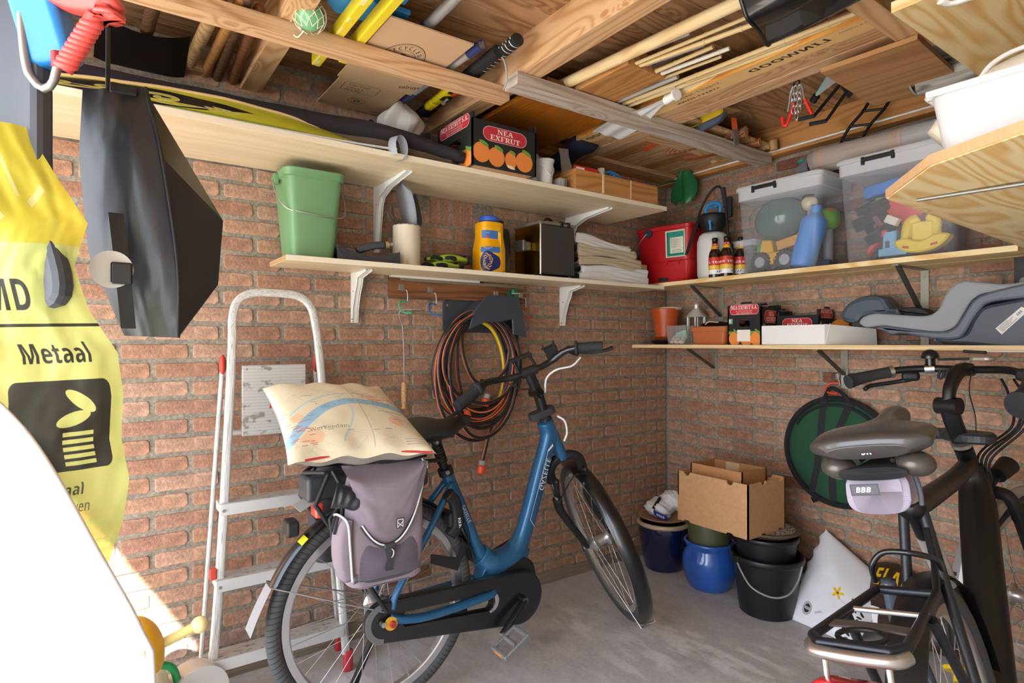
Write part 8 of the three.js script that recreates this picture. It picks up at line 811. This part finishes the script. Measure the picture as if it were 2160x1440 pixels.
    const gl = part(hb, 'grip', tubeL([G(-0.195, 0.075, 0.73), G(-0.225, 0.11, 0.722), G(-0.255, 0.16, 0.71), G(-0.262, 0.19, 0.703)], (t) => [0.018 + 0.005 * smooth(0.3, 0.9, t), 0.016 + 0.003 * t]), rubber), gr = part(hb, 'grip', tubeL([G(0.195, 0.09, 0.715), G(0.225, 0.17, 0.70), G(0.24, 0.24, 0.675), G(0.245, 0.27, 0.665)], (t) => [0.024 + 0.012 * smooth(0.4, 1, t), 0.022 + 0.01 * smooth(0.4, 1, t)]), rubber);
    part(gl, 'brake_lever', [tubeL([G(-0.16, 0.02, 0.705), G(-0.20, 0.04, 0.695), G(-0.245, 0.10, 0.685), G(-0.25, 0.125, 0.675)], () => [0.007, 0.008]), at(box(0.05, 0.03, 0.05, 0.012, 2), ...G(-0.155, 0.035, 0.715).toArray(), 0, 0.4, 0)], black); part(gl, 'clamp_ring', rod(G(-0.188, 0.068, 0.732), G(-0.196, 0.077, 0.73), 0.02, 0.02, 18), steel); part(gr, 'brake_lever', [tubeL([G(0.16, 0.02, 0.70), G(0.21, 0.05, 0.685), G(0.26, 0.14, 0.665)], () => [0.007, 0.008]), at(box(0.05, 0.035, 0.05, 0.012, 2), ...G(0.17, 0.05, 0.725).toArray(), 0, -0.3, 0)], black);
    const bell = part(hb, 'bell', [at(new THREE.SphereGeometry(0.025, 24, 14, 0, 2 * PI, 0, 1.75), ...G(-0.105, 0.012, 0.775).toArray()), rod(G(-0.105, 0.012, 0.74), G(-0.105, 0.012, 0.77), 0.014)], blackGloss); part(bell, 'collar', rod(G(-0.118, 0.018, 0.738), G(-0.094, 0.008, 0.739), 0.0165), chrome);
    part(hb, 'computer', place(ext(rr(-0.03, -0.02, 0.03, 0.02, 0.015), 0.014, 0.004), G(0.045, 0.02, 0.762).toArray(), hz, hx.clone().negate(), hy), M(0xa59c90, { metalness: 0.4, roughness: 0.35 })); part(hb, 'computer_screen', place(ext(rr(-0.018, -0.011, 0.018, 0.011, 0.003), 0.001), G(0.045, 0.02, 0.7765).toArray(), hz, hx.clone().negate(), hy), M(0x6f7a6e, { roughness: 0.2 })); part(hb, 'phone_mount', [place(ext(curveShape([[-0.05, -0.015], [-0.02, 0.03], [0.03, 0.035], [0.04, 0.02], [0, 0.005], [-0.03, -0.03]]), 0.006, 0.001), G(-0.02, 0.02, 0.765).toArray(), hz, hx.clone().negate(), hy), ...[0, 1].map((i) => tube([G(-0.055 + i * 0.02, 0.05, 0.735), G(-0.06 + i * 0.02, 0.055, 0.715), G(-0.05 + i * 0.02, 0.055, 0.712), G(-0.045 + i * 0.02, 0.05, 0.733)], 0.004, 12, 6)), rod(G(-0.03, -0.03, 0.79), G(0.03, -0.03, 0.785), 0.005)], rubber);
    for (const [i, q] of [0.17, 0.14, 0.12, 0.09].entries()) part(bk, 'cable', tube([G(q, 0.02, 0.71), G(q * 0.9, -0.06 + 0.01 * i, 0.66), G(q * 0.6, -0.06 - 0.012 * i, 0.56), F(0.86, 0.47, 0.04 - 0.012 * i), F(0.87, 0.40 - 0.02 * i, 0.032)], 0.0035, 40, 8), black);
    part(bk, 'lamp_wire', tube([G(0.02, 0.03, 0.735), G(0.005, 0.02, 0.67), F(0.80, 0.60, 0.035), F(0.805, 0.53, 0.03)], 0.0016, 30, 6), black);
  }
  // saddle, post, pouch
  const SD = (pts, f) => loft(pts, f, 60, 28, w.toArray());
  part(bk, 'saddle', SD([K(-0.115, 0.608), K(-0.09, 0.622), K(-0.04, 0.632), K(0.02, 0.634), K(0.08, 0.645), K(0.14, 0.656), K(0.165, 0.65)], (t) => { const q = t < 0.14 ? 0.07 + 0.28 * t : t < 0.34 ? 0.109 : lerp(0.109, 0.024, smooth(0.34, 0.66, t)) + 0.004 * smooth(0.7, 0.9, t); return [q * (1 - 0.4 * smooth(0.93, 1, t)), lerp(0.027, 0.022, t) * (0.55 + 0.45 * smooth(0, 0.12, t)), 2.4]; }), MP(0x4b4846, { roughness: 0.3, metalness: 0.35, clearcoat: 0.35 }));
  part(bk, 'saddle_lettering', sheet((a, b) => K(-0.117 + 0.006 * b, 0.598 + 0.022 * b, -0.012 + 0.03 * a).toArray(), 2, 2), decal('SR', 96, 64, 'bold 52px sans-serif', '#d9d9d9')); part(bk, 'saddle_spring', [1, -1].map((s) => new THREE.SphereGeometry(0.033, 20, 14).scale(1, 0.75, 1).translate(...K(-0.07, 0.578, 0.068 * s).toArray())), MP(0x5a5450, { roughness: 0.25, metalness: 0.4 })).userData.kind = 'stuff'; part(bk, 'saddle_rail', [1, -1].map((s) => rod(K(-0.07, 0.585, 0.03 * s), K(0.10, 0.605, 0.015 * s), 0.004)), blackMetal).userData.kind = 'stuff';
  part(bk, 'seat_post', [rod(K(0.06, 0.575), K(0.105, 0.49), 0.0145, 0.0145, 18)], blackGloss); const cl = part(bk, 'seat_clamp', rod(K(0.094, 0.508), K(0.108, 0.484), 0.024, 0.024, 22), M(0xb9aea4, { metalness: 0.8, roughness: 0.3 })); part(cl, 'clamp_screw', rod(K(0.09, 0.49, 0.0).addScaledVector(h, -0.024), K(0.085, 0.485).addScaledVector(h, -0.03), 0.006), chrome);
  // carrier
  const rk = part(bk, 'carrier', [path([K(-0.06, 0.335, 0.05), K(-0.36, 0.345, 0.068), K(-0.385, 0.345, 0.05), K(-0.385, 0.345, -0.05), K(-0.36, 0.345, -0.068), K(-0.06, 0.335, -0.05), K(-0.06, 0.335, 0.05)], 0.0085), path([K(-0.06, 0.335, 0.05), K(0.06, 0.36, 0.03), K(0.10, 0.42, 0.02)], 0.007), ...[1, -1].map((s) => path([K(-0.20, 0.335, 0.068 * s), K(0.03, -0.02, 0.085 * s)], 0.009)), path([K(-0.20, 0.335, 0.068), K(0.04, -0.02, 0.08)], 0.008)], M(0x23262c, { roughness: 0.3, metalness: 0.4 })); part(rk, 'cross_bar', rod(K(-0.20, 0.34, -0.066), K(-0.20, 0.34, 0.066), 0.005), chrome); part(rk, 'end_rail', tube([K(-0.37, 0.335, -0.07), K(-0.395, 0.335, -0.055), K(-0.402, 0.335, 0), K(-0.395, 0.335, 0.055), K(-0.37, 0.335, 0.07)], 0.0105, 40, 12), M(0xa8a29c, { metalness: 0.8, roughness: 0.25 })); part(rk, 'plate', place(ext([[-0.066, 0], [-0.066, 0.03], [-0.03, 0.036], [0.03, 0.036], [0.066, 0.03], [0.066, 0], [0.03, 0.008], [-0.03, 0.008]], 0.004, 0.001), K(-0.315, 0.344).toArray(), n, h, w), M(0x5e5754, { metalness: 0.5, roughness: 0.35 })); part(rk, 'spring_clip', tube([K(-0.06, 0.35, -0.05), K(-0.075, 0.385, -0.045), K(-0.07, 0.41, -0.02), K(-0.07, 0.41, 0.03), K(-0.03, 0.39, 0.055), K(0.02, 0.36, 0.05)], 0.0055, 40, 8), blackGloss); part(rk, 'ring', tube([...Array(12)].map((_, i) => K(-0.34 + 0.03 * cos(i * PI / 6), 0.345, 0.035 * sin(i * PI / 6))), 0.0045, 40, 8, true), frameBlack);
  const tl = part(bk, 'tail_light', tubeL([K(-0.404, 0.30, 0), K(-0.407, 0.276, 0), K(-0.402, 0.25, 0)], (t) => [0.02, 0.068 * (1 - 0.3 * Math.pow(abs(2 * t - 1), 3)), 3.4], 20, 28), MP(0xd3242a, { roughness: 0.08, clearcoat: 1 })); part(tl, 'pale_reflector', sheet((a, b) => { const p = K(-0.424, 0.245 + 0.032 * b, -0.045 + 0.09 * a); return p.toArray(); }, 4, 3), MP(0xf0a39a, { roughness: 0.2, side: THREE.DoubleSide }), 'paler ribbed reflector'); part(tl, 'bracket', [1, -1].map((s) => rod(K(-0.385, 0.338, 0.045 * s), K(-0.395, 0.29, 0.045 * s), 0.005)), steel).userData.kind = 'stuff';
  part(bk, 'cable_guard', tubeL([K(0.12, 0.30, -0.08), K(0.16, 0.18, -0.09), K(0.25, 0.09, -0.09), K(0.28, 0.0, -0.085), K(0.25, -0.06, -0.08)], () => [0.015, 0.015], 40), MP(0x5c6672, { roughness: 0.25, metalness: 0.4 })); part(bk, 'battery_lock', [tubeL([K(0.56, 0.16, -0.045), K(0.52, 0.10, -0.05), K(0.48, 0.04, -0.05)], () => [0.02, 0.026, 3])], black); part(bk, 'yellow_cap', [rod(K(0.43, 0.008, -0.06), K(0.425, 0.0, -0.06), 0.03, 0.03, 18), rod(K(0.425, 0, -0.06), K(0.41, -0.02, -0.06), 0.012)], M(0xe7c61e, { roughness: 0.4 })); part(bk, 'plug_cable', tube([K(0.60, 0.19, -0.05), K(0.59, 0.2, -0.09), K(0.54, 0.16, -0.095), K(0.50, 0.09, -0.07)], 0.005, 24, 8), rubber); part(bk, 'kickstand', rod(K(0.30, -0.06, -0.06), V(1.62, 0.004, 1.22), 0.009), black);
  const pc = thing('saddle_pouch', 'small lilac grey pouch strapped under the black bike saddle', 'pouch', K(-0.05, 0.49).toArray()), pm = weave(0xa9a0b2); part(pc, 'body', SD([K(-0.105, 0.532), K(-0.08, 0.528), K(0.0, 0.53), K(0.05, 0.536)], (t) => [0.058 * (1 - 0.35 * t) * (0.75 + 0.25 * smooth(0, 0.12, t)), 0.042 * (1 - 0.2 * t), 3.2]), pm); part(pc, 'top_band', SD([K(-0.106, 0.566), K(-0.06, 0.566), K(0.05, 0.57)], (t) => [0.06 * (1 - 0.35 * t), 0.012, 3]), weave(0x2b2a2f)); part(pc, 'badge', sheet((a, b) => K(-0.1455 + 0.0 * a, 0.532 + 0.022 * b, -0.032 + 0.05 * a).toArray(), 2, 2), M(0xffffff, { side: THREE.DoubleSide, map: canvasTex(160, 72, (g) => { g.fillStyle = '#55525c'; g.fillRect(0, 0, 160, 72); g.strokeStyle = '#35333a'; g.lineWidth = 4; g.strokeRect(6, 6, 148, 60); g.fillStyle = '#f0f0f0'; g.font = 'italic bold 44px sans-serif'; g.fillText('BBB', 26, 52); }) })); part(pc, 'zip_pull', tube([K(-0.06, 0.565, 0.058), K(-0.07, 0.53, 0.064), K(-0.07, 0.50, 0.062)], 0.0045, 14, 6), M(0x5b5f66));
}
// ---------- things hanging near the doorway ----------
const quadBag = (pts, tri) => { const pos = pts.flat(), g = solid(pos, null, tri.flat()); return toCreasedNormals(g, 0.4); };
{ const b = thing('bicycle_bag', 'big black roll top bicycle bag with a buckled strap and white badge', 'bag', [0.86, 1.16, 2.6]), bm = MP(0x26282d, { roughness: 0.42, clearcoat: 0.1, side: THREE.DoubleSide });
  const F = [[0.842, 1.651, 2.70], [0.905, 1.655, 2.60], [0.93, 1.52, 2.575], [0.95, 1.31, 2.55], [0.946, 1.168, 2.548], [0.886, 1.172, 2.633], [0.846, 1.33, 2.69], [0.836, 1.52, 2.706]], S = [[0.717, 1.70, 2.578], [0.809, 1.431, 2.446], [0.803, 1.288, 2.455], [0.753, 1.17, 2.526]];
  part(b, 'front_panel', sheet((u, v) => { const l = [F[0], F[7], F[6], F[5]], r = [F[1], F[2], F[3], F[4]], t = v * 3, i = Math.min(2, Math.floor(t)), k = t - i; const a = [0, 1, 2].map((j) => lerp(l[i][j], l[i + 1][j], k)), c = [0, 1, 2].map((j) => lerp(r[i][j], r[i + 1][j], k)); const e = 0.035 * sin(PI * u) * sin(PI * v) + 0.02 * (fbm(u, v, 3, 3, 4, 3) - 0.5) * sin(PI * u); return [lerp(a[0], c[0], u) + e, lerp(a[1], c[1], u), lerp(a[2], c[2], u)]; }, 30, 40), bm);
  part(b, 'side_panel', quadBag([F[1], F[2], F[3], F[4], S[0], S[1], S[2], S[3]], [[0, 4, 1], [4, 5, 1], [1, 5, 2], [5, 6, 2], [2, 6, 3], [6, 7, 3]]), bm); part(b, 'back_panel', quadBag([F[0], S[0], S[1], S[2], S[3], F[5]], [[0, 1, 2], [0, 2, 3], [0, 3, 4], [0, 4, 5]]), bm);
  part(b, 'seam', tube([F[1], F[2], F[3], F[4]].map((p) => [p[0] + 0.003, p[1], p[2]]), 0.004, 40, 6), black); part(b, 'strap', sheet((u, v) => [0.935 + 0.02 * sin(u * PI), 1.40 - 0.215 * u, 2.66 - 0.02 * u - 0.024 * v], 12, 2), M(0x232327, { side: THREE.DoubleSide })); part(b, 'buckle', at(box(0.012, 0.04, 0.034, 0.004, 2), 0.965, 1.285, 2.64), blackGloss);
  part(b, 'badge', new THREE.CircleGeometry(0.034, 32).rotateY(PI / 2 - 0.1).translate(0.958, 1.292, 2.655), M(0xe2e2e2, { side: THREE.DoubleSide })); part(b, 'roll_buckle', [at(box(0.012, 0.02, 0.045, 0.004), 0.9, 1.645, 2.635), rod([0.87, 1.65, 2.66], [0.87, 2.0, 2.66], 0.004)], black); }
{ const t = canvasTex(768, 1024, (g, W, H) => { g.fillStyle = '#dfe68a'; g.fillRect(0, 0, W, H); g.fillStyle = '#e9d94a'; g.fillRect(0, 0, W, 260); g.fillStyle = 'rgba(255,255,255,.45)'; for (let i = 0; i < 14; i++) { g.save(); g.translate((i * 97) % W, (i * 61) % 300); g.rotate(0.4 + i); g.fillRect(0, 0, 14, 90); g.restore(); } g.fillStyle = '#39392f'; g.font = 'bold 96px sans-serif'; g.fillText('PMD', 380, 410); g.fillRect(0, 440, W, 7); g.font = 'bold 62px sans-serif'; g.fillText('Plastic', 60, 530); g.fillText('Metaal', 480, 530); g.beginPath(); g.roundRect(70, 570, 290, 210, 24); g.roundRect(440, 570, 290, 210, 24); g.fill(); g.fillStyle = '#dfe68a'; for (let i = 0; i < 5; i++) g.fillRect(590, 690 + i * 17, 90, 10); g.beginPath(); g.ellipse(640, 620, 50, 16, 0.5, 0, 7); g.ellipse(620, 660, 50, 16, -0.2, 0, 7); g.fill(); g.fillStyle = '#5a5a48'; g.font = 'bold 40px sans-serif'; g.fillText('Metaal', 500, 840); g.font = '32px sans-serif'; ['conserven', 'blikjes', 'metalen', 'schroefd.'].forEach((s, i) => g.fillText(s, 510, 880 + i * 36)); });
  const rt = [[1.49, 2.771], [1.44, 2.732], [1.37, 2.69], [1.31, 2.708], [1.27, 2.688], [1.21, 2.647], [1.11, 2.639], [1.02, 2.642], [0.93, 2.63], [0.83, 2.639], [0.775, 2.662]];
  const flip = (g) => { const uv = g.attributes.uv; for (let i = 0; i < uv.count; i++) uv.setY(i, 1 - uv.getY(i)); return g; }; const b = thing('recycling_bag', 'translucent yellow plastic recycling bag printed PMD and Metaal hanging in the sun', 'bag', [1.02, 0.77, 2.78]); part(b, 'sheet', flip(sheet((u, v) => { const q = v * (rt.length - 1), i = Math.min(rt.length - 2, Math.floor(q)), k = q - i, z1 = lerp(rt[i][1], rt[i + 1][1], k); return [1.03 + 0.03 * sin(PI * u) + 0.03 * (fbm(u, v, 5, 6, 7, 4) - 0.5), lerp(1.505, 0.775, v) - 0.02 * (1 - v) * (1 - u), lerp(2.99, z1, u)]; }, 60, 60)), MP(0xffffff, { map: t, roughness: 0.35, transmission: 0.35, thickness: 0, side: THREE.DoubleSide })); part(b, 'hanging_cord', rod([1.03, 1.49, 2.86], [1.03, 2.03, 2.86], 0.004), black); }
{ const s = thing('child_carrier', 'dark grey plastic seat back with a perforated strip above the yellow bag', 'child carrier', [1.0, 1.3, 2.8]); part(s, 'shell', place(ext(curveShape([[-0.2, 0.5], [0.02, 0.46], [0.06, 0.40], [0.075, 0.1], [0.10, -0.08], [-0.2, -0.08]], 48), 0.04, 0.012, [], 2), [1.0, 1.30, 2.815], [0.58, 0, -0.817], [0, 1, 0], [-0.817, 0, -0.58]), M(0x4e5158, { roughness: 0.4 })); const ds = []; for (let i = 0; i < 16; i++) part(s, 'stud', new THREE.SphereGeometry(0.004, 8, 6).translate(1.003 + 0.0004 * i, 1.655 - 0.012 * i, 2.79 - 0.0006 * i), steel); part(s, 'hanger', rod([0.97, 1.72, 2.85], [0.97, 2.06, 2.85], 0.008), black); }
{ const s = thing('toy_blaster', 'red and blue plastic toy water blaster with a ribbed grip hanging in the roof', 'toy', [1.08, 1.59, 2.7]), rm = M(0xe2564e, { roughness: 0.35 }); const sh = new THREE.Matrix4(); part(s, 'grip', [...Array(10)].map((_, i) => new THREE.TorusGeometry(0.011, 0.0062, 8, 18).rotateX(PI / 2).rotateZ(-0.5).translate(1.077 + 0.0027 * i, 1.602 + 0.0072 * i, 2.718 - 0.0037 * i)).concat([rod([1.074, 1.594, 2.722], [1.104, 1.68, 2.68], 0.013)]), rm); part(s, 'body', loft([[1.05, 1.74, 2.765], [1.075, 1.71, 2.71], [1.11, 1.70, 2.665], [1.112, 1.675, 2.662]], () => [0.02, 0.02, 3], 20, 14), rm); part(s, 'tank', at(box(0.05, 0.12, 0.075, 0.014, 3), 1.03, 1.67, 2.745, 0.25, -0.6, 0), M(0x2b86cc, { roughness: 0.25 })); part(s, 'cord', rod([1.03, 1.72, 2.745], [1.03, 2.06, 2.745], 0.003), white); }
{ const k = thing('ceiling_hook', 'grey steel hook with a dark red dipped tip between toy blaster and seat', 'hook', [1.06, 1.57, 2.735]); part(k, 'bend', tube([[1.03, 2.06, 2.79], [1.035, 1.65, 2.775], [1.042, 1.575, 2.757], [1.055, 1.572, 2.738], [1.063, 1.60, 2.73]], 0.0065, 50, 12), dullsteel); part(k, 'red_tip', rod([1.063, 1.60, 2.73], [1.062, 1.625, 2.731], 0.0078), M(0x8f2324, { roughness: 0.4 })); }
{ const p = thing('white_sheet', 'curved white plastic sheet leaning in the sunlit doorway corner', 'sheet', [1.1, 0, 2.72]); part(p, 'panel', sheet((u, v) => { const q = [[1.10, 2.83], [1.0, 2.755], [0.83, 2.677], [0.70, 2.62], [0.61, 2.605], [0.0, 2.60]], t = v * 5, i = Math.min(4, Math.floor(t)), k = t - i, y = lerp(q[i][0], q[i + 1][0], k), z = lerp(q[i][1], q[i + 1][1], k); return [1.03 + 0.12 * smooth(0, 1, v) + 0.03 * u, y, lerp(3.2, z, u)]; }, 20, 40), M(0xf6f5f2, { roughness: 0.5, side: THREE.DoubleSide })); part(p, 'rim', tube([[1.06, 1.10, 2.83], [1.1, 1.0, 2.755], [1.13, 0.83, 2.677], [1.16, 0.70, 2.62], [1.17, 0.61, 2.605], [1.18, 0.02, 2.60]], 0.006, 60, 8), whitePl); }
{ const t = thing('toy_mower', 'yellow and green plastic toy mower with a cream knobbed handle near the ladder foot', 'toy', [0.29, 0, 2.53]); part(t, 'dome', new THREE.SphereGeometry(0.115, 32, 20, 0, 2 * PI, 0, 1.9).scale(0.7, 1, 0.75).translate(0.3, 0.28, 2.60), M(0xf2b21a, { roughness: 0.35 })); part(t, 'handle', rod([0.30, 0.295, 2.535], [0.30, 0.325, 2.435], 0.014), M(0xf0dc8a, { roughness: 0.4 })); part(t, 'knob', new THREE.SphereGeometry(0.024, 20, 14).translate(0.30, 0.328, 2.425), M(0xf3e3a2, { roughness: 0.4 })); part(t, 'green_tube', tube([[0.28, 0.27, 2.57], [0.27, 0.23, 2.53], [0.26, 0.20, 2.49], [0.25, 0.12, 2.47]], 0.011, 24, 10), M(0x2fa35e, { roughness: 0.4 })); const w = part(t, 'wheel', rod([0.19, 0.09, 2.44], [0.26, 0.09, 2.42], 0.09, 0.09, 36), M(0xd9d8d6, { roughness: 0.6 })); part(t, 'chassis', bx(0.2, 0.36, 0.0, 0.2, 2.50, 2.68, 0.03, 2), M(0xe8e6e0)); }
// shelves on the side wall, their ends close to the camera
{ const s = thing('side_shelf', 'pine faced chipboard shelf close to the camera with a rounded cut corner', 'shelf', [2.0, 1.45, 0.9]); const o = [[1.668, 0.004], [1.716, -1.364], [1.86, -1.55], [1.99, -1.616], [2.2, -1.64], [2.45, -1.64], [2.45, 0.004]].map(([x, z]) => [x, z > 0 ? -z : z]); part(s, 'board', muv(place(ext(o.map(([x, z]) => [x, z]), 0.02, 0.0015), [0, 1.45, 0], [1, 0, 0], [0, 0, -1], [0, 1, 0]), 'z'), WD.pine); part(s, 'chipboard_edge', sheet((u, v) => { const q = [[1.716, 1.3655], [1.86, 1.5515], [1.99, 1.6175], [2.2, 1.6415], [2.44, 1.6415]], t = u * 4, i = Math.min(3, Math.floor(t)), k = t - i; return [lerp(q[i][0], q[i + 1][0], k) - 0.0006, 1.4515 + 0.0175 * v, lerp(q[i][1], q[i + 1][1], k) + 0.0008]; }, 16, 2), M(0xffffff, { map: chipTex, roughness: 0.85, side: THREE.DoubleSide })); part(s, 'support_rod', rod([1.755, 1.447, 1.32], [2.42, 1.435, 1.30], 0.004), dullsteel);
  const u = thing('side_shelf', 'upper pine shelf close under the roof beside the camera', 'shelf', [2.05, 1.90, 0.6]); part(u, 'board', wbx('z', 1.665, 2.449, 1.90, 1.925, 0.07, 1.217, 0.002), WD.pine); part(u, 'white_toggle', loft([[1.75, 1.896, 1.19], [1.77, 1.893, 1.16], [1.86, 1.894, 1.15]], () => [0.009, 0.005], 12, 10), white);
  const b = thing('white_tub', 'translucent white plastic tub on the near side shelf', 'tub', [2.06, 1.47, 1.35]); part(b, 'body', skin([rring(2.07, 1.4715, 1.345, 0.215, 0.13, 0.03), rring(2.07, 1.475, 1.345, 0.22, 0.135, 0.03), rring(2.07, 1.585, 1.345, 0.235, 0.15, 0.03)]), MP(0xeef1f6, { roughness: 0.35, transmission: 0.4, thickness: 0, side: THREE.DoubleSide })); part(b, 'rim', tube(rring(2.07, 1.588, 1.345, 0.238, 0.153, 0.03, 5), 0.006, 90, 8, true), whitePl);
  const c = thing('drawstring_bag', 'cream cotton drawstring bag slumped over the white tub', 'bag', [2.0, 1.5, 1.3]); part(c, 'sack', loft([[1.80, 1.545, 1.32], [1.86, 1.60, 1.31], [1.95, 1.62, 1.31], [2.1, 1.63, 1.33], [2.2, 1.62, 1.34]], (t) => [0.06 + 0.03 * sin(t * 3), 0.035 + 0.02 * sin(t * 3)], 30, 24), weave(0xe2d6c2)); part(c, 'cord', tube([[1.87, 1.60, 1.40], [1.89, 1.655, 1.37], [1.93, 1.68, 1.34], [1.97, 1.67, 1.33]], 0.0045, 30, 8), white); }
renderer.render(scene, camera);
